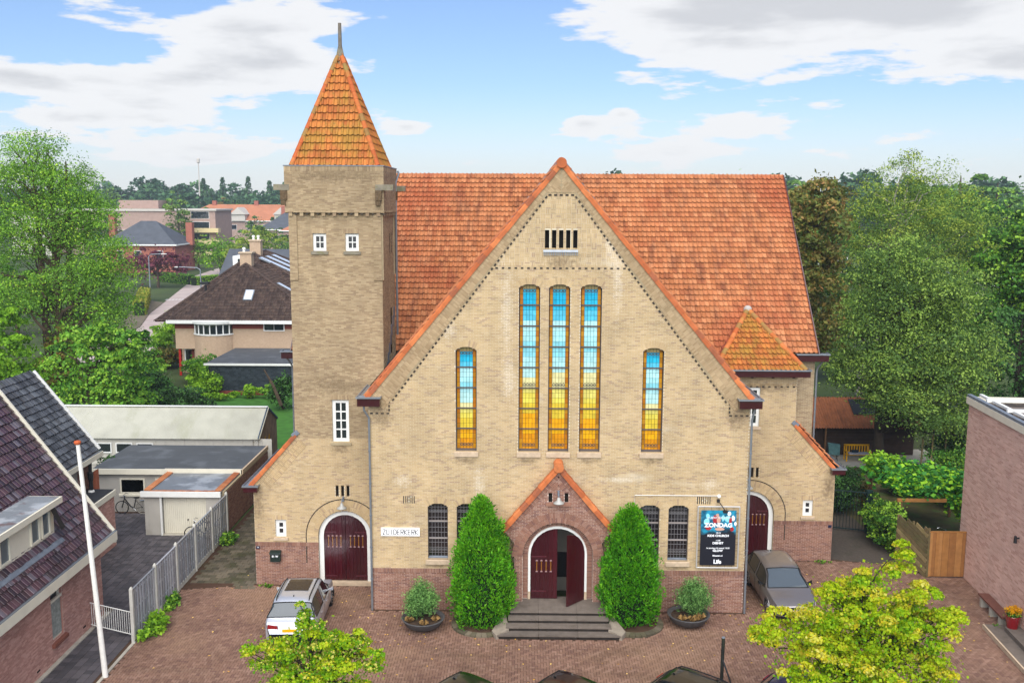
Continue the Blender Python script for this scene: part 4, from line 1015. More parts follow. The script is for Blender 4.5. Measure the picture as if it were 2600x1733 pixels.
for s in (-1, 1):
    t = MB(); t.bar((s*(NX+.03), 6.9, 9.58), (s*(NX+.03), 14.7, 18.05), .05, .22); t.bar((s*(NX+.03), 22.5, 9.58), (s*(NX+.03), 14.7, 18.05), .05, .22); t.build('verge_board', MAT['maroon'], mr_)
xr = MB(); Lx = math.hypot(7.8, ZT-8.86)
xr.poly([(-7.8, .2, 8.82), (-7.8, 14, 8.82), (0, 14.6, ZT-.04), (0, .2, ZT-.04)]); xr.poly([(7.8, .2, 8.82), (7.8, 14, 8.82), (0, 14.6, ZT-.04), (0, .2, ZT-.04)])
cr_ = xr.build('cross_roof', MAT['wood'], church)
for s in (-1, 1):
    f = slope_fr((s*7.8, 0, 8.86), (0, 1, 0), (-s*7.8, 0, ZT-8.86))
    def ivx(q):
        if q == 'max': return Lx
        z = 8.86+q*(ZT-8.86)/Lx; return (.26, max(6.9, 7+(z-9.7)/1.0935)+.5)
    tile_roof(cr_, f, ivx, .228, .335, MAT['tile'])
    # coping over the gable wall and its flashing
    verge_tiles(w0, (s*7.80, 0, 8.80), (s*0, 0, AP+.06), MAT['ridgetile'], face=.10, depth=.42, step=.42)
    t = MB(); t.bar((s*7.7, .42, 8.96), (s*.1, .42, ZT+.02), .14, .06, up=(-s*.76, 0, .64)); t.build('flashing', MAT['lead'], cr_)
ridge(cr_, (0, .3, ZT), (0, 14.8, ZT), MAT['ridgetile'], rad=.14, step=.38)
t = MB(); t.tube([(0, -.16, AP+.06), (0, .12, AP+.06)], .2, 18); t.build('ridge_end', MAT['ridgetile'], w0)
# stepped lead where the cross roof meets the tower
t = MB()
for i in range(9): z = 8.75+i*.36; x = -7.8+(z-8.86)/crs; t.box(TX1-.02+max(0, 0), TX1+.02, 2.5+i*.4, 2.9+i*.4+.05, z-.2, z+.3)
for i in range(14): x = -7.9+i*.06; t.box(x, x+.06, 2.42, 2.5, 8.5+i*.07, 8.9+i*.07)
t.poly([(-7.95, 2.35, 8.95), (-7.3, 2.35, 9.7), (-7.3, 6.4, 9.7), (-7.95, 6.4, 8.95)]); t.poly([(-7.3, 2.35, 9.72), (-6.95, 2.35, 10.12), (-6.95, 6.5, 10.12), (-7.3, 6.5, 9.72)])
t.build('stepped_flashing', MAT['lead'], cr_)
# ---- hipped roof of the right block
h0, h1, hyf, hz = 7.25, 11.42, 5.55, 9.12; hax, hay, haz = 9.34, 8.55, 11.55
hp = MB(); hp.poly([(h0, hyf, hz-.04), (h1, hyf, hz-.04), (hax, hay, haz-.04)]); hp.poly([(h0, hyf, hz-.04), (h0, 10, hz-.04), (hax, 10, haz-.04), (hax, hay, haz-.04)]); hp.poly([(h1, hyf, hz-.04), (h1, 10, hz-.04), (hax, 10, haz-.04), (hax, hay, haz-.04)])
hr_ = hp.build('hip_roof', MAT['wood'], church)
vv = np.array([0, hay-hyf, haz-hz]); Hh = np.linalg.norm(vv); f = slope_fr((0, hyf, hz), (1, 0, 0), vv)
tile_roof(hr_, f, lambda q: Hh if q == 'max' else (h0+(hax-h0)*q/Hh, h1-(h1-hax)*q/Hh), .2085, .335, MAT['mosstile'], individual=100, order=lambda u, v: v)
for s, xb in ((1, h0), (-1, h1)):
    dx = hax-xb; Hs = math.hypot(dx, haz-hz); f = slope_fr((xb, 0, hz), (0, 1, 0), (dx, 0, haz-hz))
    tile_roof(hr_, f, lambda q, Hs=Hs: Hs if q == 'max' else (hyf+(hay-hyf)*q/Hs, 8.0+2.6*q/Hs), .2085, .335, MAT['redtile' if s > 0 else 'tile'])
    ridge(hr_, (xb, hyf, hz), (hax, hay, haz+.04), MAT['mossridge'], rad=.12, step=.36)
ridge(hr_, (hax, hay, haz), (hax, 9.6, haz), MAT['ridgetile'])
t = MB(); t.lathe([(.2, -.05), (.19, .12), (.1, .22), (0, .24)], (hax, hay, haz+.0), 12); t.build('mortar_cap', M('grey mortar', ['#a8a29a'], .9), hr_)
# ---- lean-to roofs at both ends
for s, y0 in ((-1, 2.5), (1, 5.9)):
    xo, zo, xi, zi = s*13.25, 4.45, s*11.2, 6.62; f = slope_fr((xo, 0, zo), (0, 1, 0), (xi-xo, 0, zi-zo)); Ll = math.hypot(xi-xo, zi-zo)
    t = MB(); t.poly([(xo, y0+.1, zo-.05), (xo, 8.5, zo-.05), (xi, 8.5, zi-.05), (xi, y0+.1, zi-.05)]); l = t.build('lean_to_roof', MAT['wood'], church)
    tile_roof(l, f, lambda q, y0=y0: Ll if q == 'max' else (y0+.25, 8.45), .228, .335, MAT['tile'])
    t = MB(); t.box(min(s*13.5, s*13.28), max(s*13.5, s*13.28), y0-.02, 8.5, 4.42, 4.5); t.box(min(s*13.5, s*13.47), max(s*13.5, s*13.47), y0-.3, 8.5, 4.50, 4.56); t.build('zinc_gutter', MAT['zinc'], l)
    t = MB(); t.box(min(s*13.45, s*12.85), max(s*13.45, s*12.85), y0-.32, y0-.03, 4.28, 4.5); t.box(min(s*13.45, s*13.15), max(s*13.45, s*13.15), y0-.03, 8.5, 4.26, 4.42); t.build('gutter_box', MAT['maroon'], l)
    t = MB(); a, b = min(s*13.5, s*12.8), max(s*13.5, s*12.8)
    t.box(a, b, y0-.36, y0-.32, 4.50, 4.57); t.box(a, a+.04, y0-.32, y0-.02, 4.5, 4.57); t.box(b-.04, b, y0-.32, y0-.02, 4.5, 4.57); t.box(a+.04, b-.04, y0-.32, y0-.02, 4.5, 4.52); t.build('gutter_lip', MAT['zinc'], l)
    # nave end wall (plain brick) beside the tower or block
    x0, x1 = (min(s*12.32, s*11.1), max(s*12.32, s*11.1)); fr = front(7.32); bed = MB(); B = Bricks(fr)
    wall_courses(fr, [(x0, 0), (x1, 0), (x1, 9.45), (x0, 9.45)], [], B, 0, 9.45, backing=bed); q = bed.build('nave_wall', MAT['mortar'], church); B.build(q, MAT['towerbrick'])
    # lean-to outer side wall
    fr = Fr((s*13.09, 0, 0), (0, s, 0), n=(s, 0, 0)); bed = MB(); bed.poly([fr(s*y0, 0), fr(s*8.5, 0), fr(s*8.5, 4.4), fr(s*y0, 4.4)]); bed.build('side_wall', MAT['towermortar'], church)
    fr = Fr((s*12.32, 0, 0), (0, s, 0), n=(s, 0, 0)); bed = MB(); bed.poly([fr(s*7.32, 0), fr(s*22, 0), fr(s*22, 9.5), fr(s*14.7, 17.9), fr(s*7.32, 9.5)]); bed.build('end_wall', MAT['towermortar'], church)
fr = Fr((11.12, 0, 0), (0, 1, 0), n=(1, 0, 0)); bed = MB(); bed.poly([fr(5.9, 5.5), fr(7.4, 5.5), fr(7.4, 8.9), fr(5.9, 8.9)]); bed.build('side_wall', MAT['towermortar'], church)
fr = Fr((TX0, 0, 0), (0, -1, 0), n=(-1, 0, 0)); bed = MB(); bed.poly([fr(-2.5, 5.5), fr(-6.36, 5.5), fr(-6.36, 16.2), fr(-2.5, 16.2)]); bed.poly([(TX0, 6.36, 7), (TX1, 6.36, 7), (TX1, 6.36, 16.2), (TX0, 6.36, 16.2)]); bed.build('side_wall', MAT['towermortar'], church)
for s in (-1, 1):
    bed = MB(); bed.poly([(s*7.63, 0, 0), (s*7.63, 7, 0), (s*7.63, 7, 8.9), (s*7.63, 0, 8.9)]); bed.build('side_wall', MAT['towermortar'], church)
# ---- gutters
def gutter(x0, x1, y0, y1, z0, z1, rim=.05):
    t = MB(); t.box(x0+.05, x1-.05, y0+.05, y1, z0, z1-.07); g = t.build('gutter_box', MAT['maroon'], church)
    t = MB(); t.box(x0, x1, y0, y0+rim, z1-.06, z1); t.box(x0, x0+rim, y0+rim, y1, z1-.06, z1); t.box(x1-rim, x1, y0+rim, y1, z1-.06, z1); t.box(x0+rim, x1-rim, y0+rim, y1, z1-.068, z1-.045); t.build('zinc_lining', MAT['zinc'], g)
for s in (-1, 1):
    y1 = 2.48 if s < 0 else 5.5
    gutter(min(s*8.08, s*7.08), max(s*8.08, s*7.08), -.38, -.04, 8.62, 9.0)
    gutter(min(s*8.08, s*7.68), max(s*8.08, s*7.68), -.03, y1, 8.62, 8.99)
gutter(7.6, 11.62, 5.33, 5.89, 8.86, 9.2); gutter(11.2, 11.62, 5.9, 7.3, 8.86, 9.19)
gutter(11.3, 12.85, 6.72, 7.30, 9.36, 9.72); gutter(-12.85, -11.3, 6.72, 7.3, 9.36, 9.72)
def pipe(pts, rad=.045, m='zinc', name='downpipe', clips=True):
    t = MB(); t.tube(pts, rad, 8); p = t.build(name, MAT[m], church)
    if clips:
        a, b = Vector(pts[-2]), Vector(pts[-1])
        for i in range(1, 6): q = a.lerp(b, i/6); t = MB(); t.tube([q-Vector((0, 0, .02)), q+Vector((0, 0, .02))], rad*1.35, 8); t.build('pipe_clip', MAT['lead'], p)
pipe([(-7.78, -.2, 8.62), (-7.78, -.2, 8.45), (-7.60, -.09, 8.1), (-7.60, -.09, 0.02)])
pipe([(7.78, -.2, 8.62), (7.72, -.12, 8.3), (7.69, -.09, 8.1), (7.69, -.09, 0.02)])
pipe([(12.6, 7.0, 9.36), (12.42, 7.2, 9.0), (12.40, 7.25, 8.8), (12.40, 7.25, 5.2)]); pipe([(-12.6, 7.0, 9.36), (-12.42, 7.2, 9.0), (-12.40, 7.25, 8.8), (-12.40, 7.25, 5.2)])
pipe([(TX1+.2, 6.42, 18.0), (TX1+.25, 6.3, 17.9), (TX1+.12, 6.2, 17.5), (TX1+.12, 6.2, 10.6)], rad=.05, clips=False)
# ---- windows and doors of the wings
for uc in (-9.96, -8.6): window_flat(church, FL, uc, 14.62, .56, .72, fw=.12, cols=2, rows=2, sash=.035, sm='mossstone')
window_flat(church, FL, -9.24, 6.46, .72, 1.83, fw=.14, cols=2, rows=4, sash=.055, sm='towermortar')
window_flat(church, FR_, 9.1, 6.46, .72, 1.83, fw=.14, cols=2, rows=4, sash=.055)
for fr, uc in ((FL, -11.955), (FR_, 11.89)): window_flat(church, fr, uc, 2.19, .47, .77, fw=.15, cols=1, rows=2, sash=.07)
for fr, ar, y, lb in ((FL, dl, 2.5, 'maroon arched double door at the foot of the tower'), (FR_, dr, 5.9, 'maroon arched double door behind the grey hatchback')):
    d = thing('side_door', lb, 'door', (ar.uc, y, 0)); fi = Arch(ar.uc, 1.05, .0, 2.22, 1.05)
    t = MB(); ringstrip(fr, fi, -.1, .1, -.26, -.12, t, b=-.15); t.build('door_frame', MAT['white'], d)
    il = Arch(ar.uc, .95, .15, 2.22, .95)
    for a, b in ((ar.uc-.95, ar.uc-.005), (ar.uc+.005, ar.uc+.95)):
        lf = MB().hexa([fr(a, .17, -.23), fr(b, .17, -.23), fr(b, .17, -.22), fr(a, .17, -.22), fr(a, .2, -.23), fr(b, .2, -.23), fr(b, .2, -.22), fr(a, .2, -.22)]).build('door_leaf', MAT['maroon'], d)
        arched_leaf(fr, a, b, .17, il, -.23, -.18, 6, lf)
        h0_, h1_ = (a, a+.55) if a < ar.uc-.5 else (b-.55, b); c = a+.2 if a < ar.uc-.5 else b-.74
        leaf_fittings(fr, h0_, h1_, -.18, (2.33, .34), lf, [(c+.18*i, 1.7, 2.2) for i in range(4)])
    t = MB(); t.hexa([fr(ar.uc-1.15, -.02, -.3), fr(ar.uc+1.15, -.02, -.3), fr(ar.uc+1.15, -.02, .04), fr(ar.uc-1.15, -.02, .04), fr(ar.uc-1.15, .15, -.3), fr(ar.uc+1.15, .15, -.3), fr(ar.uc+1.15, .14, .04), fr(ar.uc-1.15, .14, .04)]); t.build('threshold', MAT['sill'], d)
# ---- lamps, sign, banner, mailbox
MAT['lampwhite'] = M('white enamel', ['#9c9b94'], .35, spec=.5)
def lamp(name, x, y, z, label):
    l = thing(name, label, 'lamp', (x, y, z))
    t = MB(); t.tube([(x, y, z+.32), (x, y-.12, z+.40), (x, y-.30, z+.36), (x, y-.36, z+.22)], .022, 8); t.box(x-.04, x+.04, y-.03, y, z+.2, z+.42); t.build('bracket', MAT['lead'], l)
    t = MB(); t.lathe([(.03, .24), (.06, .22), (.08, .12), (.21, .03), (.22, .0), (.2, .0), (.07, .09), (0, .1)], (x, y-.36, z), 20); t.build('lamp_shade', MAT['lampwhite'], l, smooth=True)
    t = MB(); t.lathe([(0, -.02), (.05, 0), (.06, .05), (.04, .1)], (x, y-.36, z), 10); t.build('bulb', MAT['greyglass'], l)
lamp('wall_lamp', 0, -.58, 4.9, 'white enamel lamp over the porch arch')
lamp('wall_lamp', -9.2, 2.48, 3.62, 'grey enamel lamp over the maroon door at the tower foot'); lamp('wall_lamp', 9.0, 5.88, 3.62, 'grey enamel lamp above the right side door, partly behind the corner')
sg = thing('name_plate', 'white plate with the letters ZUIDERKERK on the front wall', 'sign', (-6.42, 0, 3.2))
t = MB(); t.box(-7.20, -5.62, -.07, -.012, 3.19, 3.53); t.build('plate', M('white sign enamel', ['#f0efec'], .4), sg)
# stencil-like letters of separate strokes
MAT['letter'] = M('grey letter', ['#3f3f42'], .5); t = MB(); LH, LW = .21, .105
def stroke(x, a, b): t.bar((x+a[0]*LW, -.074, 3.255+a[1]*LH), (x+b[0]*LW, -.074, 3.255+b[1]*LH), .008, .014, up=(0, -1, 0)) if False else t.bar((x+a[0]*LW, -.074, 3.255+a[1]*LH), (x+b[0]*LW, -.074, 3.255+b[1]*LH), .024, .008, up=(0, -1, 0))
GL = {'Z': [((0, 1), (1, 1)), ((1, 1), (0, 0)), ((0, 0), (1, 0))], 'U': [((0, 1), (0, .1)), ((0, .0), (1, .0)), ((1, .1), (1, 1))], 'I': [((.5, 0), (.5, 1))],
      'D': [((0, 0), (0, 1)), ((0, 1), (.7, 1)), ((.7, 1), (1, .75)), ((1, .75), (1, .25)), ((1, .25), (.7, 0)), ((.7, 0), (0, 0))], 'E': [((0, 0), (0, 1)), ((0, 1), (1, 1)), ((0, .5), (.7, .5)), ((0, 0), (1, 0))],
      'R': [((0, 0), (0, 1)), ((0, 1), (1, 1)), ((1, 1), (1, .55)), ((1, .5), (0, .5)), ((.3, .5), (1, 0))], 'K': [((0, 0), (0, 1)), ((0, .5), (1, 1)), ((0, .5), (1, 0))]}
for i, ch in enumerate('ZUIDERKERK'):
    for a, b in GL[ch]: stroke(-7.12+i*.147, a, b)
t.build('lettering', MAT['letter'], sg)
bn = thing('banner', 'black and blue banner reading ZONDAG laced in a white tube frame', 'banner', (6.5, -.12, 2.0))
t = MB(); c4 = [(5.66, 1.99), (7.33, 1.99), (7.33, 4.56), (5.66, 4.56)]
for i in range(4): a, b = c4[i], c4[(i+1) % 4]; t.tube([(a[0], -.14, a[1]), (b[0], -.14, b[1])], .028, 8)
t.build('tube_frame', M('galvanised white tube', ['#b9b7b2'], .4, metallic=.3), bn)
def bandmat():
    m = bpy.data.materials.new('banner print'); m.use_nodes = True; t = m.node_tree; p = t.nodes['Principled BSDF']; p.inputs['Roughness'].default_value = .45; L = t.links.new
    g = t.nodes.new('ShaderNodeNewGeometry'); s = t.nodes.new('ShaderNodeSeparateXYZ'); L(g.outputs['Position'], s.inputs[0])
    nz = t.nodes.new('ShaderNodeTexNoise'); L(g.outputs['Position'], nz.inputs['Vector']); nz.inputs['Scale'].default_value = 3.5; nz.inputs['Detail'].default_value = 3
    cr = t.nodes.new('ShaderNodeValToRGB'); L(nz.outputs[0], cr.inputs[0]); e = cr.color_ramp
    e.elements[0].position = .35; e.elements[0].color = (*lin('#0a4a63'), 1); e.elements[1].position = .62; e.elements[1].color = (*lin('#1c93b4'), 1)
    ad = t.nodes.new('ShaderNodeMath'); ad.operation = 'MULTIPLY_ADD'; L(nz.outputs[0], ad.inputs[0]); ad.inputs[1].default_value = .45; L(s.outputs[2], ad.inputs[2])
    mr = t.nodes.new('ShaderNodeMapRange'); L(ad.outputs[0], mr.inputs[0]); mr.inputs[1].default_value = 3.62; mr.inputs[2].default_value = 3.86
    mm = t.nodes.new('ShaderNodeMixRGB'); L(mr.outputs[0], mm.inputs[0]); mm.inputs[1].default_value = (*lin('#12141f'), 1); L(cr.outputs[0], mm.inputs[2]); L(mm.outputs[0], p.inputs['Base Color']); return m
t = MB(); t.box(5.79, 7.21, -.135, -.125, 2.09, 4.40); cloth = t.build('banner_cloth', bandmat(), bn)
fbn = front(-.137); MAT['printwhite'] = M('white print', ['#eceef0'], .5); MAT['printred'] = M('red print', ['#9c2a2c'], .5); MAT['printskin'] = M('pale print', ['#c79a86'], .5); MAT['printcyan'] = M('light cyan print', ['#86cfe0'], .5)
pr = MB()       # flat print: blurred group of figures, as a few soft patches
def patch(cx, cz, rx, rz, mi, k=0): pr.poly([(cx+rx*math.cos(a)*R.uniform(.85, 1.1), -.1375-k*.0004, cz+rz*math.sin(a)*R.uniform(.85, 1.1)) for a in np.linspace(0, 2*PI, 13)[:-1]], mi)
k = 0
for cx, cz, rx, rz, mi in ((6.06, 4.17, .075, .10, 3), (6.02, 3.92, .12, .15, 3), (6.45, 4.18, .07, .1, 2), (6.36, 4.02, .1, .2, 1), (6.50, 4.0, .08, .16, 2), (6.92, 4.27, .08, .1, 0), (6.86, 4.05, .13, .14, 3), (7.08, 4.08, .07, .12, 0), (6.98, 3.98, .06, .14, 1), (6.10, 3.66, .12, .08, 1), (6.55, 3.62, .2, .07, 2), (7.05, 3.62, .08, .1, 1), (7.18, 3.85, .05, .09, 0), (6.68, 4.08, .06, .14, 3)):
    patch(cx, cz, rx, rz, mi, k); k += 1
pr.build('printed_figures', [MAT['printwhite'], MAT['printred'], MAT['printskin'], MAT['printcyan']], cloth)
fbn = front(-.145)
for s_, z, sz, sx, bo, sh in (('JIJ BENT WELKOM', 4.09, .135, .85, 0, .2), ('ZONDAG', 3.78, .235, 1.08, .010, 0), ('10:15', 3.46, .085, 1, .002, 0), ('KIDS CHURCH', 3.34, .125, 1.05, .005, 0), ('11:00', 3.14, .085, 1, .002, 0), ('DIENST', 3.03, .125, 1.05, .005, 0), ('1e zondag v/d maand 19:30', 2.82, .088, .98, .002, 0), ('GLOW', 2.71, .125, 1.05, .005, 0), ('lifeassen.nl', 2.50, .095, 1., .003, 0), ('Life', 2.24, .23, .95, .010, 0)):
    text_mesh('printed_text', s_, sz, fbn, 6.50, z, 0, MAT['printwhite'], cloth, bold=bo, sx=sx, ext=.001, shear=sh)
t = MB()
for i in range(9):
    z = 2.2+i*.26
    t.bar((5.79, -.13, z), (5.67, -.13, z+R.uniform(-.03, .03)), .01, .01); t.bar((7.21, -.13, z), (7.32, -.13, z+R.uniform(-.03, .03)), .01, .01)
for i in range(5): x = 5.9+i*.3; t.bar((x, -.13, 4.40), (x, -.13, 4.55), .01, .01); t.bar((x, -.13, 2.09), (x, -.13, 2.0), .01, .01)
t.build('lacing', MAT['iron'], bn)
fl = thing('flood_lamp', 'small black lamp on an arm lighting the banner', 'lamp', (6.48, -.05, 4.9)); t = MB(); t.box(6.42, 6.53, -.11, -.0, 4.72, 4.84); t.tube([(6.48, -.1, 4.78), (6.68, -.42, 4.5)], .018, 6); t.build('arm', MAT['iron'], fl)
t = MB(); t.box(6.60, 6.78, -.50, -.38, 4.40, 4.5); t.build('lamp_head', MAT['iron'], fl)
cd = thing('cable_conduit', 'thin white cable conduit with round box above the banner', 'conduit', (3.1, -.03, 4.9)); t = MB(); t.tube([(3.1, -.04, 4.4), (3.1, -.04, 4.98), (6.45, -.04, 4.98)], .014, 6); t.build('conduit_pipe', MAT['white'], cd); t = MB(); t.tube([(6.5, -.07, 4.97), (6.5, -.01, 4.97)], .07, 14); t.build('junction_box', MAT['white'], cd)
mb_ = thing('mailbox', 'dark green mailbox on the brick plinth left of the tower door', 'mailbox', (-12.2, 2.4, 1.1)); MAT['greenmetal'] = M('dark green metal', ['#12241f'], .4, spec=.5)
t = MB(); t.box(-12.42, -11.98, 2.3, 2.48, 1.12, 1.5); t.hexa([(-12.44, 2.26, 1.48), (-11.96, 2.26, 1.48), (-11.96, 2.48, 1.505), (-12.44, 2.48, 1.505), (-12.44, 2.27, 1.53), (-11.96, 2.27, 1.53), (-11.96, 2.48, 1.60), (-12.44, 2.48, 1.60)]); t.build('box', MAT['greenmetal'], mb_)
text_mesh('mailbox_text', '81 W', .12, front(2.3), -12.2, 1.37, .003, MAT['printwhite'], mb_, bold=.003)
for x, y, lab in ((-12.98, 2.5, 'small blue house number plate at the left corner'), (12.95, 5.9, 'small blue house number plate at the right corner')):
    n = thing('number_plate', lab, 'sign', (x, y-.02, 1.7)); t = MB(); t.box(x-.08, x+.08, y-.045, y-.03, 1.66, 1.77); t.build('plate', M('navy plate', ['#16203c'], .4), n)
    if x < 0: text_mesh('number', '79', .09, front(y-.045), x, 1.715, .002, MAT['printwhite'], n)
# ================================================================ foliage
def leafmat(name, pal, trans=.35, rough=.55):
    k = (1., 1., 1.) if 'linden' in name or 'thuja' in name or 'flower' in name else (1.75, 1.6, 1.35)
    pal = [tuple(min(.9, c*q) for c, q in zip(lin(h), k)) for h in pal]
    pal.sort(key=lambda c: .3*c[0]+.6*c[1]+.1*c[2]); pal = [tuple(x*(.70+.46*i/(len(pal)-1)) for x in c) for i, c in enumerate(pal)] if k[0] > 1 else pal
    m = M(name, pal, rough, trans=trans, spec=.25)
    for n_ in m.node_tree.nodes:
        if n_.type == 'VALTORGB': n_.color_ramp.interpolation = 'LINEAR'
    return m
MAT['bark'] = M('grey brown bark', ['#4a3d30'], .95, var=.3, varscale=4, bump=(20, .6, .02))
MAT['bark_dark'] = M('dark bark', ['#2e261e'], .95, var=.3, varscale=4, bump=(20, .6, .02))
MAT['bark_birch'] = M('birch bark', ['#8f8a7e'], .9, var=.4, varscale=6)
LEAF = {
 'linden': leafmat('yellow green linden leaves', ['#a6bf14', '#bcc818', '#90b410', '#cccc22', '#78a80f', '#b0c210', '#d8c028', '#649c0e', '#c6c83e', '#9cba10', '#568a0e', '#d6d068'], .45),
 'conifer': leafmat('bright green thuja sprays', ['#4f9c10', '#40860c', '#306a0a', '#5ea814', '#205006', '#468f0e', '#70ae1c', '#37780a'], .25),
 'ash': leafmat('mid green ash leaves', ['#5a852a', '#6a982e', '#4a7222', '#7ca434', '#56802c', '#628e3c', '#3e6422', '#8cac3a'], .4),
 'maple': leafmat('fresh green maple leaves', ['#48782a', '#3a6822', '#5a8a2e', '#2c5418', '#709434', '#427028', '#325c20'], .4),
 'bush': leafmat('mixed shrub leaves', ['#35601c', '#42701f', '#294d17', '#58842a', '#1f3c12', '#3b6722', '#6c8f30'], .35),
 'darkbush': leafmat('dark evergreen leaves', ['#1c3716', '#234319', '#152b11', '#2b4f1e', '#1a3219', '#35582a'], .25),
 'olive': leafmat('olive green birch leaves', ['#4d6a2c', '#5c7834', '#3f5a25', '#6f8638', '#46612c', '#7f8f3c', '#35491f', '#4a6838'], .4),
 'olive_light': leafmat('light olive birch leaves', ['#4e6e34', '#587a3a', '#42602c', '#648238', '#4a6836', '#6c863e', '#385026', '#52723c'], .4),
 'darkolive': leafmat('deep green tree leaves', ['#3a5a2a', '#466a2e', '#2c4720', '#557a34', '#33502a', '#24391a', '#66843a', '#3f6034'], .35),
 'chestnut': leafmat('browning chestnut leaves', ['#525e2a', '#5e5028', '#465626', '#6a5a2e', '#3e5022', '#745c3a', '#4e602c', '#5c642e'], .3),
 'purple': leafmat('purple plum leaves', ['#3c1a2a', '#4a2234', '#2d1420', '#552a38'], .3),
 'hedge': leafmat('yellowish hedge leaves', ['#5a6e22', '#6b7a28', '#4a5c1e', '#7c7c30'], .3),
 'lime': leafmat('lime green leaves', ['#527e1c', '#628e22', '#406c18', '#72982a'], .4),
 'vine': leafmat('large vine leaves', ['#2c6620', '#38782a', '#235218', '#4a8628', '#6f9a24', '#2f6a34'], .3),
 'oleander': leafmat('grey green narrow leaves', ['#47703c', '#557f46', '#3a5e30', '#648a50', '#2f5028'], .3),
 'farblue': leafmat('distant wood leaves', ['#2c4a30', '#35553a', '#24402a', '#3f5f3c', '#2d4c38'], .2),
 'farmix': leafmat('distant tree leaves', ['#3c5f2c', '#486c32', '#2f5028', '#5c7a38', '#35563a'], .25),
 'dry': leafmat('dry straw grass', ['#746040', '#86704a', '#5c4a30'], .3),
 'flower': leafmat('yellow flowers', ['#d89a08', '#e0ac10', '#c98a0c'], .3),
}
def leaf_quads(C, size, rs, up=.35, asp=.62, droop=0.):
    """a pointed leaf (two triangles folded on the midrib) at each centre"""
    n = len(C); N = rs.normal(size=(n, 3)); N[:, 2] = np.abs(N[:, 2])+up; N /= np.linalg.norm(N, axis=1)[:, None]
    T = rs.normal(size=(n, 3)); T[:, 2] -= droop; T -= N*np.sum(T*N, 1)[:, None]; T /= np.linalg.norm(T, axis=1)[:, None]+1e-9; B = np.cross(N, T)
    s = size*rs.uniform(.65, 1.3, n)[:, None]
    P = np.stack([C-T*s*.5, C+B*s*asp*.5+N*s*.08, C+T*s*.5, C-B*s*asp*.5+N*s*.08], 1)
    return P.reshape(-1, 3), np.arange(n*4).reshape(-1, 4)
def puff_pts(blobs, npf, per, prad, rs):
    """boughs: rounded puffs of leaves set on the blobs; leaves lie on each puff's upper shell"""
    w = np.array([b[3]*b[4]+b[4]*b[5]+b[3]*b[5] for b in blobs], float); w /= w.sum(); k = rs.choice(len(blobs), npf, p=w); b = np.array([q[:6] for q in blobs])[k]
    d = rs.normal(size=(npf, 3)); d[:, 2] = d[:, 2]*.9+.15; d /= np.linalg.norm(d, axis=1)[:, None]; r = rs.uniform(.55, 1.0, npf)[:, None]; c = b[:, :3]+d*b[:, 3:6]*r
    pr = prad*rs.uniform(.55, 1.25, npf); n = npf*per; cc = np.repeat(c, per, 0); pp = np.repeat(pr, per)
    q = rs.normal(size=(n, 3)); q /= np.linalg.norm(q, axis=1)[:, None]; q[:, 2] = np.where(q[:, 2] < -.25, -q[:, 2]*.8, q[:, 2])
    rad = pp*rs.uniform(.35, 1.0, n)**.6; C = cc+q*rad[:, None]*np.array([1, 1, .72]); N = q+np.array([0, 0, .35])
    return c, C, N, np.repeat(rs.rand(npf), per)
def leaf_out(C, N, size, rs, asp=.62, spread=.75):
    n = len(C); N = N+rs.normal(size=(n, 3))*spread; N /= np.linalg.norm(N, axis=1)[:, None]; T = rs.normal(size=(n, 3)); T -= N*np.sum(T*N, 1)[:, None]; T /= np.linalg.norm(T, axis=1)[:, None]+1e-9; B = np.cross(N, T)
    s = size*rs.uniform(.6, 1.3, n)[:, None]; P = np.stack([C-T*s*.5, C+B*s*asp*.5+N*s*.08, C+T*s*.5, C-B*s*asp*.5+N*s*.08], 1); return P.reshape(-1, 3), np.arange(n*4).reshape(-1, 4)
def crown_pts(blobs, ncl, per, crad, rs, gap=.0, bias=.45, flat=.8):
    w = np.array([b[6] if len(b) > 6 else b[3]*b[4]*b[5] for b in blobs], float); w /= w.sum()
    k = rs.choice(len(blobs), ncl, p=w); bl_ = np.array([b[:6] for b in blobs])[k]
    d = rs.normal(size=(ncl, 3)); d /= np.linalg.norm(d, axis=1)[:, None]; r = rs.uniform(0, 1, ncl)**bias
    c = bl_[:, :3]+d*bl_[:, 3:6]*r[:, None]
    if gap:
        q = np.sin(c[:, 0]*1.7+c[:, 2]*2.1)*np.sin(c[:, 1]*1.9+c[:, 2]*1.3+1)*np.sin(c[:, 2]*2.3+c[:, 0]+2); c = c[q > -gap]
    n = len(c); cr = np.repeat(rs.rand(n), per); off = rs.normal(size=(n*per, 3))*crad; off[:, 2] *= flat
    return c, np.repeat(c, per, 0)+off, cr
def foliage(name, parent, blobs, ncl, per, crad, size, m, seed, gap=0., up=.35, asp=.62, bias=.45, droop=0., mixc=.55, local=False, kind=None, puff=0., pden=1.15):
    rs = np.random.RandomState(seed)
    if puff:
        npf = int(ncl*per*pden/110); c, C, N, cr = puff_pts(blobs, npf, 110, puff, rs)
        c2, C2, cr2 = crown_pts(blobs, int(ncl*.28), per, crad*1.3, rs, 0, .6); N2 = rs.normal(size=C2.shape); N2[:, 2] = np.abs(N2[:, 2])+.3
        C, N, cr = np.concatenate([C, C2]), np.concatenate([N, N2]), np.concatenate([cr, cr2*.4]); P, F = leaf_out(C, N, size, rs, asp); return mesh_np(name, P, F, m, parent, rnd=np.clip(cr*.62+rs.rand(len(C))*.40, 0, .995), local=local, kind=kind), c
    c, C, cr = crown_pts(blobs, ncl, per, crad, rs, gap, bias)
    P, F = leaf_quads(C, size, rs, up, asp, droop); rnd = (cr*mixc*1.6+rs.rand(len(C))*(1-mixc)*1.2) % 1
    return mesh_np(name, P, F, m, parent, rnd=rnd, local=local, kind=kind), c
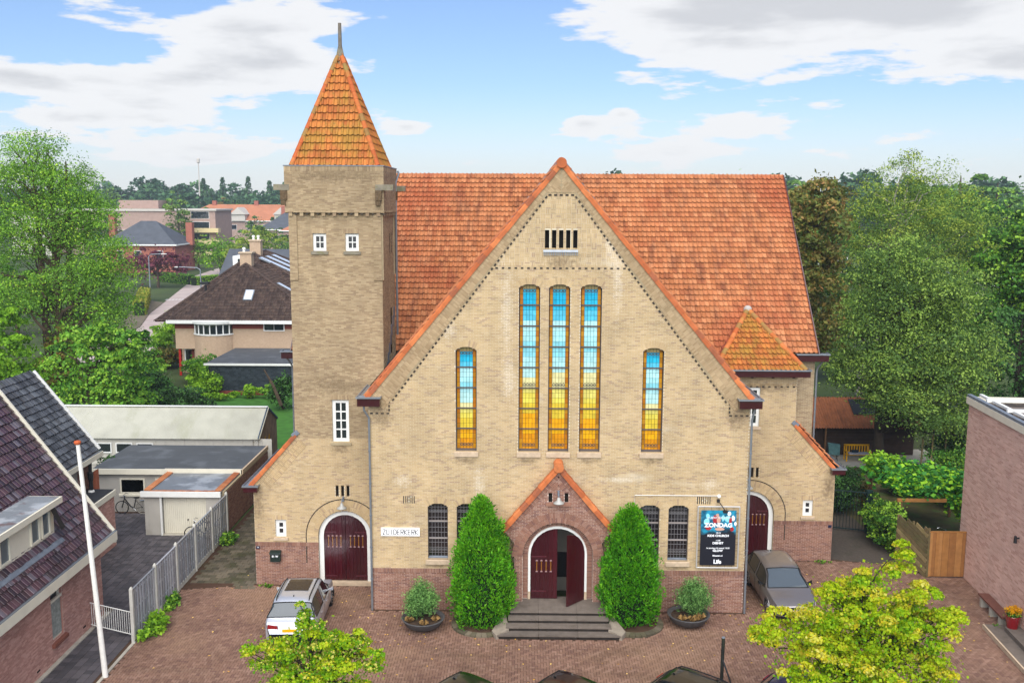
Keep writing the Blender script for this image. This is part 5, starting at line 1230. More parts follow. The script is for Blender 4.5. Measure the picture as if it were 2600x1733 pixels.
def limb(t, a, b, r0, r1, rs, n=5, wob=.06):
    a, b = Vector(a), Vector(b); L = (b-a).length; pts = [a]
    for i in range(1, n):
        f = i/n; p = a.lerp(b, f); p.z += math.sin(f*PI)*L*.06; p += Vector(rs.normal(size=3))*L*wob*(1-f*.4); pts.append(p)
    pts.append(b); t.tube(pts, [r0+(r1-r0)*i/n for i in range(n+1)], 6, caps=False)
def tree(name, label, group, base, height, blobs, ncl, per, crad, size, m, seed, trunk_r=.25, bark='bark', fork=.35, limbs=14, gap=0., up=.35, asp=.62, bias=.45, droop=0., multi=1, cat='tree', twigs=0, lean=0., puff=None):
    """blobs in local coordinates (x, y, z, rx, ry, rz)"""
    rs = np.random.RandomState(seed+500); t_ = thing(name, label, cat, base, 0, group)
    cr, c = foliage('crown', t_, blobs, ncl, per, crad, size, m, seed, gap, up, asp, bias, droop, local=True, puff=(max(.35, min(1.6, height*.068)) if puff is None else puff))
    t = MB(); zf = height*fork
    for k in range(multi):
        ox = (k-(multi-1)/2)*.5
        t.tube([(ox, 0, -.1), (ox*1.3+.05, .03, zf*.5), (ox*1.8-.04+lean*.5, 0, zf), (ox*2.2+lean, .05, height*.72), (ox*2.4+lean*1.2, 0, height*.9)], [trunk_r*1.25, trunk_r, trunk_r*.85, trunk_r*.45, trunk_r*.12], 9, caps=False)
    tr = t.build('trunk', MAT[bark], t_, local=True, smooth=True)
    t = MB(); idx = rs.choice(len(c), min(limbs, len(c)), replace=False)
    for i in idx:
        e = c[i]; z0 = max(zf*.8, min(height*.8, e[2]-math.hypot(e[0], e[1])*.8-.2)); f = z0/height
        r0 = trunk_r*(.55-.3*f); limb(t, (lean*f, 0, z0), e, max(r0, .02), max(.012, r0*.15), rs)
        for _ in range(twigs):
            j = rs.randint(len(c)); q = c[j]
            if np.linalg.norm(q-e) < height*.25: limb(t, tuple((e*.5+np.array((0, 0, z0))*.5)), q, max(r0*.4, .012), .008, rs, 4)
    t.build('branches', MAT[bark], tr, local=True)
    return t_
def shrub(name, label, group, x, y, w, d, h, m, seed, size=.12, n=120, per=24, cat='bush', asp=.6, z=0., bias=.55, crad=None, up=.3, stem=True):
    t_ = thing(name, label, cat, (x, y, z), 0, group); rs = np.random.RandomState(seed+90)
    bl_ = [(rs.uniform(-.35, .35)*w*.6, rs.uniform(-.3, .3)*d*.6, h*rs.uniform(.35, .62), w*rs.uniform(.28, .4), d*rs.uniform(.28, .4), h*rs.uniform(.3, .42)) for _ in range(5)]+[(0, 0, h*.4, w*.45, d*.45, h*.4)]
    cr, c = foliage('foliage', t_, bl_, n, per, crad or min(w, h)*.07, size, m, seed, 0, up, asp, bias, local=True, puff=min(w, h)*.2 if h > 1.2 else 0)
    if stem:
        t = MB()
        for i in range(4): e = c[rs.randint(len(c))]; limb(t, (0, 0, -.05), e, .03+.01*h, .01, rs, 4)
        t.build('stem', MAT['bark_dark'], t_, local=True)
    return t_

# ---- the two street trees in front
LT = dict(trunk_r=.08, bark='bark_dark', limbs=60, twigs=1, fork=.4, asp=.85, puff=.27)
tree('linden_tree', 'young yellow-green street tree in the foreground before the silver car', 'young street trees in the foreground', (-7.85, -10.2, .22), 4.7,
     [(0, 0, 2.75, 1.1, 1.1, .8), (-1.05, .1, 2.65, .8, .8, .4), (1.1, 0, 2.75, .9, .9, .5), (-.15, .1, 3.8, .25, .3, .75), (.35, 0, 3.5, .35, .4, .35), (-.5, -.8, 1.9, 1.3, .9, .7), (.9, -.7, 2.0, 1.1, .9, .7), (1.45, 0, 3.25, .25, .3, .35), (-1.75, 0, 2.95, .25, .3, .25), (1.95, 0, 2.6, .25, .3, .35), (.8, 0, 3.3, .3, .3, .3)],
     480, 32, .15, .095, LEAF['linden'], 3, **LT)
tree('linden_tree', 'larger yellow-green street tree in the foreground before the grey car', 'young street trees in the foreground', (8.75, -10.3, 0), 6.6,
     [(0, 0, 4.3, 1.6, 1.5, 1.2), (-1.9, 0, 4.0, 1.2, 1.1, .6), (1.7, 0, 4.2, 1.1, 1.1, .8), (.35, .1, 5.5, .7, .7, .6), (1.05, .1, 6.2, .25, .3, .85), (-1.2, -.6, 3.0, 1.6, 1.2, .9), (1.2, -.6, 2.9, 1.5, 1.2, .9), (-2.9, 0, 3.9, .4, .5, .25), (1.8, 0, 5.2, .5, .4, .3), (2.6, 0, 4.5, .4, .4, .25), (-.8, 0, 5.2, .5, .5, .3)],
     960, 32, .16, .102, LEAF['linden'], 4, **LT)

# ---- conifers beside the steps
def conifer(label, x, y, h, r, seed):
    t_ = thing('thuja_tree', label, 'conifer', (x, y, 0), 0, 'conifers beside the church steps'); rs = np.random.RandomState(seed)
    n = 14000; f = rs.uniform(0, 1, n)**.85; a = rs.uniform(0, 2*PI, n)
    prof = np.interp(f, [0, .06, .2, .4, .6, .8, .92, 1], [.72, .92, 1., .98, .82, .53, .32, .10])
    lump = 1+.07*np.sin(a*3+f*9+seed)+.10*np.sin(a*6-f*19)+.06*np.sin(a*11+f*31+2)+.05*np.sin(a*17+f*43)
    rr = r*prof*lump*rs.uniform(.74, .96, n); z = .08+f*h
    P0 = np.stack([rr*np.cos(a), rr*np.sin(a), z], 1)
    D = np.stack([np.cos(a)*.55, np.sin(a)*.55, np.full(n, .9)], 1)+rs.normal(size=(n, 3))*.38; D /= np.linalg.norm(D, axis=1)[:, None]
    S = np.cross(D, rs.normal(size=(n, 3))); S /= np.linalg.norm(S, axis=1)[:, None]; L = rs.uniform(.06, .15, n)[:, None]
    Pq = np.stack([P0-D*L*.4, P0+S*L*.24, P0+D*L*.75, P0-S*L*.24], 1).reshape(-1, 3)
    rnd = rs.rand(n)*.5
    npf = 230; fp2 = rs.uniform(0, 1, npf)**.8; ap = rs.uniform(0, 2*PI, npf); rp = r*np.interp(fp2, [0, .06, .2, .4, .6, .8, .92, 1], [.72, .92, 1., .98, .82, .53, .32, .10])*rs.uniform(.80, 1.04, npf)
    c = np.stack([rp*np.cos(ap), rp*np.sin(ap), .1+fp2*h], 1); k = 90; cc = np.repeat(c, k, 0); q = rs.normal(size=(npf*k, 3)); q /= np.linalg.norm(q, axis=1)[:, None]
    pr = np.repeat(rs.uniform(.09, .30, npf), k)[:, None]; C = cc+q*pr*np.array([1, 1, 1.25]); D = q*.9+np.array([0, 0, .8]); D += np.stack([np.cos(np.repeat(ap, k)), np.sin(np.repeat(ap, k)), np.zeros(npf*k)], 1)*.5+rs.normal(size=q.shape)*.3; D /= np.linalg.norm(D, axis=1)[:, None]
    S = np.cross(D, rs.normal(size=q.shape)); S /= np.linalg.norm(S, axis=1)[:, None]; L2 = rs.uniform(.05, .12, len(C))[:, None]; P2 = np.stack([C-D*L2*.4, C+S*L2*.24, C+D*L2*.8, C-S*L2*.24], 1).reshape(-1, 3)
    if seed == 8:       # a second leader beside the top
        e = rs.rand(2600)**.8; ae = rs.uniform(0, 6.28, 2600); re_ = .34*(1-e)**.7*rs.uniform(.5, 1, 2600); C3 = np.stack([.42+re_*np.cos(ae), re_*np.sin(ae), h*.76+e*h*.22], 1); P3, _ = leaf_out(C3, np.stack([np.cos(ae), np.sin(ae), np.full(2600, .6)], 1), .10, rs, .5); P2 = np.concatenate([P2, P3]); C = np.concatenate([C, C3]); rnd = np.concatenate([rnd, rs.rand(2600)*.8])
    Pq = np.concatenate([Pq, P2]); rnd = np.concatenate([rnd, np.repeat(rs.rand(npf), k)*.6+rs.rand(npf*k)*.38])
    mesh_np('crown', Pq, np.arange(len(Pq)).reshape(-1, 4), LEAF['conifer'], t_, rnd=rnd % 1, local=True)
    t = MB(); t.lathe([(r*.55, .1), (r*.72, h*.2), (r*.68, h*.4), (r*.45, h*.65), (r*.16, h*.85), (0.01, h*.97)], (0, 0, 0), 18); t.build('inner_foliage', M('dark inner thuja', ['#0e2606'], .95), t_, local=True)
    t = MB(); t.tube([(0, 0, -.05), (0, 0, h*.5)], .1, 8); t.build('trunk', MAT['bark_dark'], t_, local=True)
conifer('bright green conical thuja left of the church steps', -3.02, -1.15, 4.95, 1.22, 5); conifer('bright green conical thuja right of the church steps', 2.86, -.95, 4.6, 1.19, 8)
for s, x, y in ((-1, -3.0, -1.3), (1, 2.98, -1.15)):
    k = thing('brick_kerb', 'round raised brick kerb around the %s conifer' % ('left' if s < 0 else 'right'), 'kerb', (x, y, 0))
    for i in range(34):
        a = 2*PI*i/34
        if abs(x+1.2*math.cos(a)) < 1.95 and y+1.2*math.sin(a) > -2.4: continue
        if y+1.2*math.sin(a) > -.15: continue
        c, sn = math.cos(a), math.sin(a); t = MB(); r0, r1, w = .98, 1.24, .105
        t.hexa([(x+r0*c-w*.85*-sn, y+r0*sn-w*.85*c, -.02), (x+r1*c-w*-sn, y+r1*sn-w*c, -.02), (x+r1*c+w*-sn, y+r1*sn+w*c, -.02), (x+r0*c+w*.85*-sn, y+r0*sn+w*.85*c, -.02),
                (x+r0*c-w*.85*-sn, y+r0*sn-w*.85*c, .10), (x+r1*c-w*-sn, y+r1*sn-w*c, .07), (x+r1*c+w*-sn, y+r1*sn+w*c, .07), (x+r0*c+w*.85*-sn, y+r0*sn+w*.85*c, .10)]); t.build('kerb_stone', MAT['mosspaver'], k)
    t = MB(); t.lathe([(0, .09), (1.0, .07)], (x, y, 0), 24); t.build('soil', MAT['sand'], k)
# ---- bowls with shrubs
MAT['bowl'] = M('dark grey bowl', ['#4b4a4a'], .6, var=.2, varscale=5)
MAT['soil'] = M('planter soil', ['#3a2c20'], .95, var=.4, varscale=8)
for lab, x, y, sx, sh, seed in (('wide dark bowl planter left of the left conifer', -5.33, -1.72, .85, 1.75, 21), ('wide dark bowl planter right of the right conifer', 5.22, -1.15, .84, 1.5, 22)):
    p = thing('bowl_planter', lab, 'planter', (x, y, 0), 0, 'bowl planters before the church')
    t = MB(); t.lathe([(.35, .0), (.4, .03), (.7, .2), (sx-.02, .42), (sx+.01, .47), (sx-.05, .47), (sx-.08, .40), (.5, .36), (0, .38)], (x, y, 0), 40); t.build('bowl', MAT['bowl'], p, smooth=True)
    t = MB(); t.lathe([(0, .42), (.5, .41), (sx-.07, .38)], (x, y, 0), 24); t.build('soil', MAT['soil'], p)
    ox = -.08 if x < 0 else .22
    q = thing('planted_shrub', 'grey green feathery shrub growing in the bowl planter %s' % ('left of the steps' if x < 0 else 'under the banner'), 'shrub', (x+ox, y+.1, .4))
    foliage('foliage', q, [(0, 0, .75, .62, .6, .5), (-.3, 0, .65, .42, .5, .4), (.28, 0, .7, .42, .5, .45), (0, 0, 1.15, .36, .36, .4), (.12*(1 if x > 0 else -1), 0, .35, .5, .5, .3)], 260, 26, .11, .13, LEAF['oleander'], seed, up=.1, asp=.22, local=True, bias=.6)
    t = MB(); rs = np.random.RandomState(seed)
    for i in range(7): limb(t, (0, 0, -.02), (rs.uniform(-.4, .4), rs.uniform(-.4, .4), rs.uniform(.5, 1.1)), .02, .006, rs, 4)
    t.build('stem', MAT['bark_dark'], q, local=True)
    q = thing('dry_grass', 'tuft of dry straw-coloured grass in the bowl planter %s' % ('on the left' if x < 0 else 'on the right'), 'grass', (x, y, .4))
    g = [(.25, -.5), (.05, -.6), (-.3, -.5), (.45, -.3)] if x > 0 else [(.5, -.2), (-.5, -.3), (.1, -.6)]
    V = []; 
    for gx, gy in g:
        for i in range(70):
            a = R.uniform(0, 2*PI); l = R.uniform(.12, .3); bx, by = gx+R.uniform(-.04, .04), gy+R.uniform(-.04, .04); ex, ey = bx+math.cos(a)*l*.7, by+math.sin(a)*l*.7
            V += [(bx-.006, by, .0), (bx+.006, by, .0), ((bx+ex)/2+.006, (by+ey)/2, l*.75), (ex, ey, l*.45)]
    o = mesh_np('grass_blades', V, np.arange(len(V)).reshape(-1, 4), LEAF['dry'], q, local=True, rnd=np.random.rand(len(V)//4)); o['kind'] = 'stuff'
shrub('weed_tuft', 'small green weeds at the left corner of the church wall', None, -12.6, 2.2, .6, .3, .2, LEAF['bush'], 61, size=.07, n=24, per=14, cat='weeds', stem=False)
shrub('weed_tuft', 'weeds at the right corner of the church wall', None, 12.6, 5.6, .9, .3, .22, LEAF['bush'], 62, size=.07, n=24, per=14, cat='weeds', stem=False)
# moss and fallen leaves on the paving
V, F, C = [], [], []
rs = np.random.RandomState(77)
for i in range(420):
    x, y = rs.uniform(-15, 17), rs.uniform(-6.6, 5)
    if rs.rand() < .5: x = rs.choice([-7.6, 7.9, 11.5, -5.3, 5.2, 14.5, 17.3])+rs.normal()*.8; y = rs.choice([-2.4, -.6, 1.5, 3.5, -3])+rs.normal()*.6
    if -7.7 < x < 7.7 and y > -.15 or y > 5.6: continue
    a = rs.uniform(0, 6.28); s = rs.uniform(.03, .06); b = len(V); V += [(x-s*math.cos(a), y-s*math.sin(a), .006), (x-s*.6*math.sin(a), y+s*.6*math.cos(a), .02), (x+s*math.cos(a), y+s*math.sin(a), .008), (x+s*.6*math.sin(a), y-s*.6*math.cos(a), .015)]; F.append((b, b+1, b+2, b+3))
o = mesh_np('fallen_leaves', V, F, leafmat('fallen leaves', ['#b08a3a', '#c9a860', '#8a6030', '#a8902c'], .2), rnd=rs.rand(len(F))); tag(o, 'fallen yellow leaves scattered over the red paving', 'leaves', kind='stuff')

# ================================================================ cars
MAT['tyre'] = M('tyre rubber', ['#17171a'], .85); MAT['rim'] = M('alloy rim', ['#9a9ca0'], .3, metallic=.7); MAT['chrome'] = M('chrome trim', ['#b8babd'], .15, metallic=.9)
MAT['blacktrim'] = M('black plastic trim', ['#141516'], .5); MAT['carglass'] = M('tinted car glass', ['#101417'], .04, spec=1., coat=1.); MAT['taillight'] = M('red tail light', ['#7c0d10'], .15, spec=.8, coat=.6)
MAT['headlight'] = M('clear headlight', ['#b9c0c6'], .08, spec=.9, coat=1.); MAT['plate'] = M('yellow number plate', ['#d8a40c'], .4)
def car(label, paint, x, y, rz, L=4.5, W=1.82, H=1.5, kind='hatch', group=None, sunroof=False, rails=False, name='parked_car', metallic=.5, rearglass=None, frontglass=None):
    """local +Y is the car's front"""
    c = thing(name, label, 'car', (x, y, 0), rz, group); hw = W/2
    pm = M('car paint '+label[:18], [paint], .30, metallic=metallic, spec=.5, coat=.8)
    # stations from rear (t=0) to front (t=1): top z, belt z, lower z, half widths (belt, low, roof)
    if kind == 'suv': S = [(0, .62, .60, .30, .80, .78, .60), (.02, .98, .95, .27, .92, .92, .74), (.06, 1.08, 1.0, .25, .97, .97, .78), (.09, 1.20, 1.02, .24, .98, .99, .78), (.15, H-.05, 1.03, .24, .99, 1., .74), (.22, H-.005, 1.03, .24, 1, 1, .75), (.35, H, 1.02, .24, 1, 1, .76), (.50, H-.01, 1.0, .24, 1, 1, .76), (.60, H-.07, .98, .24, 1, 1, .75), (.67, 1.24, .97, .24, .99, 1, .77), (.735, 1.06, .96, .24, .98, 1, .82), (.80, 1.01, .93, .24, .97, .99, .84), (.90, .93, .86, .24, .95, .97, .80), (.965, .82, .76, .25, .86, .90, .70), (.99, .68, .64, .27, .78, .82, .62), (1, .56, .54, .32, .70, .74, .55)]
    else: S = [(0, .58, .56, .30, .80, .78, .60), (.015, .90, .88, .26, .91, .91, .74), (.04, 1.0, .96, .24, .95, .96, .76), (.09, 1.28, .98, .22, .97, .98, .76), (.15, H-.05, .98, .22, .98, .99, .73), (.24, H-.005, .98, .22, .99, 1, .74), (.36, H, .97, .22, 1, 1, .75), (.48, H-.02, .95, .22, 1, 1, .75), (.57, H-.10, .93, .22, 1, 1, .75), (.66, 1.22, .92, .22, .99, 1, .77), (.755, .97, .90, .22, .97, .99, .84), (.82, .90, .84, .22, .95, .98, .82), (.90, .81, .76, .22, .92, .95, .76), (.96, .71, .67, .23, .84, .88, .66), (.985, .60, .57, .25, .74, .80, .58), (1, .50, .48, .30, .64, .70, .50)]
    S = np.array(S); n = 56; tt = np.linspace(0, 1, n)
    tt = np.unique(np.concatenate([tt, [0, .01, .02, .98, .99, 1]])); n = len(tt)
    I = [np.interp(tt, S[:, 0], S[:, k]) for k in range(1, 7)]
    for k in range(6):      # smooth a little
        q = I[k].copy(); q[2:-2] = (q[:-4]+2*q[1:-3]+3*q[2:-2]+2*q[3:-1]+q[4:])/9; I[k] = q
    top, belt, low, wb, wl_, wr_ = I
    Yc = (tt-.5)*L
    def ring(i, side):
        b, lo, tp = belt[i], low[i], top[i]; w1, w2, w3 = wb[i]*hw, wl_[i]*hw, wr_[i]*hw; g = max(tp-b, .02); wt = w1+(w3-w1)*min(1, g/.42)
        P = [(0, lo), (w2*.86, lo), (w2*.97, lo+.05), (w2, lo+.16), (w2*1.0, lo+(b-lo)*.55), (w1*.992, b-.04), (w1*.965, b), (w1*.965+(wt-w1*.965)*.5, b+g*.46), (wt+.01, b+g*.86), (wt*.93, b+g*.965), (wt*.6, tp+.0), (0, tp+.012*min(1, g/.3))]
        return [(side*a, Yc[i], z) for a, z in P]
    body, glass, V = [], {}, []
    nr = 12; vid = {}
    for i in range(n):
        for s in (1, -1):
            for k, p in enumerate(ring(i, s)): vid[(i, k, s)] = len(V); V.append(p)
    wr = .335; ax_ = (-.5*L+.175*L+.02, .5*L-.195*L)
    ws0, ws1 = (.595, .735) if kind == 'suv' else (.565, .745); rw0, rw1 = (.065, .145) if kind == 'suv' else (.045, .14)
    for i in range(n-1):
        tm = (tt[i]+tt[i+1])/2; ym = (tm-.5)*L
        for s in (1, -1):
            for k in range(nr-1):
                f = (vid[(i, k, s)], vid[(i+1, k, s)], vid[(i+1, k+1, s)], vid[(i, k+1, s)])
                zc = sum(V[j][2] for j in f)/4
                if k in (1, 2, 3) and any((ym-a)**2+(zc-.34)**2 < (wr+.07)**2 for a in ax_): continue
                key = None
                if k in (6, 7) and .12 < tm < .70: key = 'side_window' if not (.405 < tm < .43 or .155 < tm < .19 and kind == 'hatch') else None
                if k in (8, 9, 10) and ws0 < tm < ws1: key = 'windscreen' if k > 8 else None
                if k in (7, 8, 9, 10) and rw0 < tm < rw1: key = 'rear_window' if k > 8 or (k == 8) else None
                if key: glass.setdefault(key+('' if key != 'side_window' else ('L' if s < 0 else 'R')), []).append(f)
                else: body.append(f)
    def sub(faces, name, m, off=0.):
        used = sorted({j for f in faces for j in f}); mp = {j: a for a, j in enumerate(used)}
        o = mesh_np(name, [V[j] for j in used], [[mp[j] for j in f] for f in faces], m, c, local=True, smooth=True); return o
    bo = sub(body, 'body', pm)
    for k, f in glass.items():
        g = MAT['carglass']
        if k == 'rear_window' and rearglass: g = M('rear glass '+rearglass, [rearglass], .10, spec=.6, coat=.25)
        if k == 'windscreen' and frontglass: g = M('screen glass '+frontglass, [frontglass], .05, spec=1, coat=1)
        gl_ = sub(f, k.rstrip('LR') if k.startswith('side') else k, g); ec = {}
        for q in f:
            for a_, b_ in zip(q, q[1:]+q[:1]): e_ = (min(a_, b_), max(a_, b_)); ec[e_] = ec.get(e_, 0)+1
        w = MB(); wd = .022 if k.startswith('side') else .05
        for (a_, b_), cnt in ec.items():
            pa, pb = Vector(V[a_]), Vector(V[b_])
            if cnt == 1 and (pb-pa).length > .004 and not (abs(pa.x) < .001 and abs(pb.x) < .001): w.bar(pa, pb, wd, .02)
        if w.f: w.build('window_seal', MAT['blacktrim'], gl_, local=True)
    t = MB(); t.box(-hw*.84, hw*.84, -L*.48, L*.48, .2, .55); t.build('underbody', MAT['blacktrim'], c, local=True)
    for a in ax_:
        for s in (-1, 1):
            xw = s*(hw-.02); w = MB(); w.tube([(xw-s*.22, a, wr-.01), (xw, a, wr-.01)], [wr, wr], 22); o = w.build('wheel', MAT['tyre'], c, local=True)
            w = MB(); w.tube([(xw-s*.02, a, wr-.01), (xw+s*.012, a, wr-.01)], [wr*.68, wr*.64], 20); w.build('rim', MAT['rim'], o, local=True)
            w = MB(); 
            for q in range(5): an = q*2*PI/5+.3; w.bar((xw+s*.018, a+math.cos(an)*.1, wr+math.sin(an)*.1), (xw+s*.018, a+math.cos(an+.25)*.19, wr+math.sin(an+.25)*.19), .05, .012)
            w.build('rim_slot', MAT['blacktrim'], o, local=True)
            w = MB(); pts = [(xw+s*.012, a+math.cos(q)*(wr+.06), wr+math.sin(q)*(wr+.06)) for q in np.linspace(-.25, PI+.25, 13)]; w.tube(pts, .022, 6); w.build('wheel_arch', MAT['blacktrim'] if kind == 'suv' else pm, c, local=True)
    for s in (-1, 1):
        w = MB(); yb = (.655-.5)*L; w.hexa([(s*(hw-.06), yb-.02, .98), (s*(hw+.16), yb-.06, 1.0), (s*(hw+.16), yb+.06, 1.0), (s*(hw-.06), yb+.06, .98), (s*(hw-.04), yb, 1.04), (s*(hw+.17), yb-.05, 1.13), (s*(hw+.16), yb+.05, 1.12), (s*(hw-.04), yb+.05, 1.04)]); w.build('mirror', pm if kind == 'suv' else MAT['blacktrim'], c, local=True)
        w = MB(); 
        for yy in (.30, .52): w.bar((s*(hw+.005), (yy-.5)*L-.08, .84), (s*(hw+.005), (yy-.5)*L+.08, .84), .03, .025)
        w.build('door_handle', pm, c, local=True)
        w = MB(); zf = .63 if kind == 'suv' else .60
        w.hexa([(s*hw*.42, L*.5-.06, zf-.07), (s*hw*.80, L*.5-.26, zf-.05), (s*hw*.93, L*.5-.52, zf+.02), (s*hw*.5, L*.5-.12, zf-.06), (s*hw*.42, L*.5-.12, zf+.06), (s*hw*.76, L*.5-.24, zf+.10), (s*hw*.90, L*.5-.55, zf+.16), (s*hw*.5, L*.5-.22, zf+.10)]); w.build('headlight', MAT['headlight'], c, local=True)
        w = MB(); zt = .82; w.hexa([(s*hw*.42, -L*.5+.0, zt), (s*hw*.84, -L*.5+.04, zt), (s*hw*.97, -L*.5+.30, zt+.03), (s*hw*.6, -L*.5+.2, zt), (s*hw*.46, -L*.5+.02, zt+.11), (s*hw*.82, -L*.5+.06, zt+.15), (s*hw*.965, -L*.5+.34, zt+.15), (s*hw*.6, -L*.5+.2, zt+.14)]); w.build('tail_light', MAT['taillight'], c, local=True)
        for yy in (.425, .60 if kind == 'hatch' else .63, .26):   # door gaps
            w = MB(); w.bar((s*(hw*1.001), (yy-.5)*L, .34), (s*(hw*.995), (yy-.5)*L, .9), .012, .012); w.build('door_gap', MAT['blacktrim'], c, local=True)
    w = MB(); w.box(-.26, .26, -L*.5-.012, -L*.5+.03, .70, .81); w.build('number_plate', MAT['plate'], c, local=True)
    w = MB(); w.box(-hw*.75, hw*.75, -L*.5-.02, -L*.5+.2, .27, .40); w.build('bumper', MAT['blacktrim'] if kind == 'suv' else pm, c, local=True)
    w = MB(); w.box(-hw*.5, hw*.5, L*.5-.12, L*.5+.012, .34, .50); w.box(-hw*.35, hw*.35, L*.5-.14, L*.5-.015, .56, .63); w.build('grille', MAT['blacktrim'], c, local=True)
    w = MB(); w.box(-.26, .26, L*.5+.0, L*.5+.022, .42, .53); w.build('number_plate', MAT['plate'], c, local=True)
    if kind == 'hatch': w = MB(); w.bar((-hw*.62, L*.5-.04, .30), (hw*.62, L*.5-.04, .30), .03, .03); w.build('chrome_lip', MAT['chrome'], c, local=True)
    w = MB(); w.bar((.35, -L*.5+.26, 1.02), (-.25, -L*.5+.25, 1.04), .03, .02); w.build('rear_wiper', MAT['blacktrim'], c, local=True)
    def topz(t): return float(np.interp(t, tt, top))
    if sunroof:
        w = MB(); P = []
        for a in (.30, .36, .42, .48, .54): P.append(((a-.5)*L, topz(a)+.020))
        for q in range(len(P)-1): w.poly([(-.47, P[q][0], P[q][1]), (.47, P[q][0], P[q][1]), (.45, P[q+1][0], P[q+1][1]), (-.45, P[q+1][0], P[q+1][1])])
        w.build('sunroof', M('dark sunroof', ['#1a1516'], .18, spec=.5), c, local=True)
    if rails:
        for s in (-1, 1): w = MB(); w.tube([(s*.62, (a-.5)*L, topz(a)+.03-(.05 if a in (.16, .58) else 0)) for a in (.16, .19, .3, .4, .5, .56, .58)], .022, 6); w.build('roof_rail', MAT['blacktrim'], c, local=True)
    w = MB(); w.box(-.015, .015, (.2-.5)*L-.03, (.2-.5)*L+.05, topz(.2), topz(.2)+.05); w.build('antenna', MAT['blacktrim'], c, local=True)
    return c
car('silver estate car with dark sunroof parked before the tower door', '#b9bcc2', -10.25, -1.18, math.radians(2.2), L=5.05, W=1.95, H=1.70, kind='suv', sunroof=True, rails=True, rearglass='#323c42')
car('grey hatchback parked beside the right corner of the church, nose to the street', '#7c7674', 9.50, 1.45, math.radians(180+2.0), L=4.85, W=1.92, H=1.62, frontglass='#4c5356')
G_ = 'cars parked along the street at the bottom edge'
for lab, pc, cx, cy, kw in (('black car at the bottom edge, leftmost of the street row', '#0c0d10', -3.5, -8.25, {}), ('black car at the bottom edge below the church steps', '#101114', -.25, -8.1, {}),
                            ('black estate car with roof rails at the bottom edge near the dark post', '#0b0c0e', 3.64, -7.81, dict(rails=True, kind='suv')), ('dark blue car at the bottom edge beside the right street tree', '#0c2050', 7.2, -7.85, {})):
    car(lab, pc, cx+.95, cy-1.22, math.radians(-38.5-90), group=G_, H=1.5, metallic=.3, **kw)
po = thing('sign_post', 'dark round post with side strut standing by the parked cars', 'post', (5.35, -7.0, 0))
t = MB(); t.tube([(5.35, -7, 0), (5.37, -7, 2.2)], .058, 12); t.build('pole', M('dark mossy steel', ['#23241f'], .7, var=.3, varscale=6, stains=[(4., .5, .7, '#3f4a2a', .5)]), po)
t = MB(); t.tube([(5.36, -7.02, 1.45), (5.75, -7.6, .3)], .03, 8); t.build('strut', MAT['iron'], po)
t = MB(); t.tube([(5.37, -7, 2.2), (5.37, -7, 2.23)], [.064, .05], 12); t.build('cap', MAT['lead'], po)
fp = thing('flagpole', 'slightly leaning white wooden flagpole with an orange knob', 'flagpole', (-16.18, -5.9, 0))
MAT['polewhite'] = M('peeling white paint', ['#dcd9d0'], .6, var=.06, varscale=6, stains=[((9, 9, .8), .60, .70, '#7d7466', .6)])
t = MB(); t.tube([(-16.17, -5.9, 0), (-16.4, -5.9, 4.2), (-16.64, -5.9, 8.45)], [.10, .085, .068], 12); t.build('pole', MAT['polewhite'], fp)
t = MB(); t.lathe([(0, .09), (.10, .07), (.12, .02), (.1, -.04), (.05, -.06)], (-16.65, -5.9, 8.49), 14); t.build('knob', M('orange knob', ['#b5562a'], .6), fp)
# ================================================================ left neighbours
MAT['pinkbrick'] = M('pinkish brick', ['#b08478', '#b88d80', '#a67a6e', '#c09688', '#ac8074'], .9, var=.1, varscale=1, bump=(50, .4, .004))
MAT['palemortar'] = M('pale mortar', ['#b5a79a'], .95, var=.1)
MAT['purpletile'] = M('purple brown glazed tile', ['#3a2226', '#442830', '#33201f', '#4d3034', '#2e1c22', '#54383a', '#3f2629', '#4a2f38', '#3a2424', '#60565c'], .42, spec=.5, var=.15, varscale=3, stains=[((.6, .6, .6), .60, .76, '#5a4238', .5), (3.5, .66, .76, '#8a6a3a', .5)], bump=(30, .5, .008))
MAT['greytile'] = M('weathered grey tile', ['#474a4f', '#54575c', '#3c3e42', '#606468', '#4a4a4c', '#35373a'], .6, var=.2, varscale=1.5, stains=[(1.2, .5, .7, '#787c80', .5), (4., .55, .75, '#2c2a26', .5)], bump=(30, .5, .008))
MAT['browntile'] = M('brown concrete tile', ['#41342e', '#4a3b34', '#382c27', '#504138', '#443730'], .85, var=.15, varscale=2, stains=[(6., .64, .76, '#8a8272', .5)])
MAT['felt'] = M('grey roofing felt', ['#4c4f52'], .8, var=.12, varscale=.8, stains=[(.8, .5, .7, '#6c7074', .5)], bump=(40, .3, .005))
MAT['render'] = M('off white render', ['#a9a49a'], .9, var=.08, varscale=1.5, stains=[((2, 2, .6), .55, .75, '#857f72', .4)], bump=(30, .3, .005))
MAT['corr'] = M('pale corrugated sheet', ['#a3a294'], .7, var=.10, varscale=1, stains=[((.9, .3, .5), .52, .72, '#8f9078', .5), (6., .62, .78, '#7c7a62', .4)])
FLAT = [(0, .02), (.06, .034), (.9, .022), (1., .02)]
def bwall(name, fr, P, holes, parent, z0, z1, bm='pinkbrick', mm='palemortar', ind=0, bw=.22):
    bed = MB(); B = Bricks(fr); wall_courses(fr, P, holes, B, z0, z1, backing=bed, bw=bw); w = bed.build(name, MAT[mm], parent); B.build(w, MAT[bm], individual=ind); return w
def stepbox(name, m, parent, *a): t = MB(); t.box(*a); return t.build(name, MAT[m] if isinstance(m, str) else m, parent)
hA = thing('brick_house', 'brick house with purple glazed tile roof and flat dormer at the left edge', 'house', (-18.5, -5, 0))
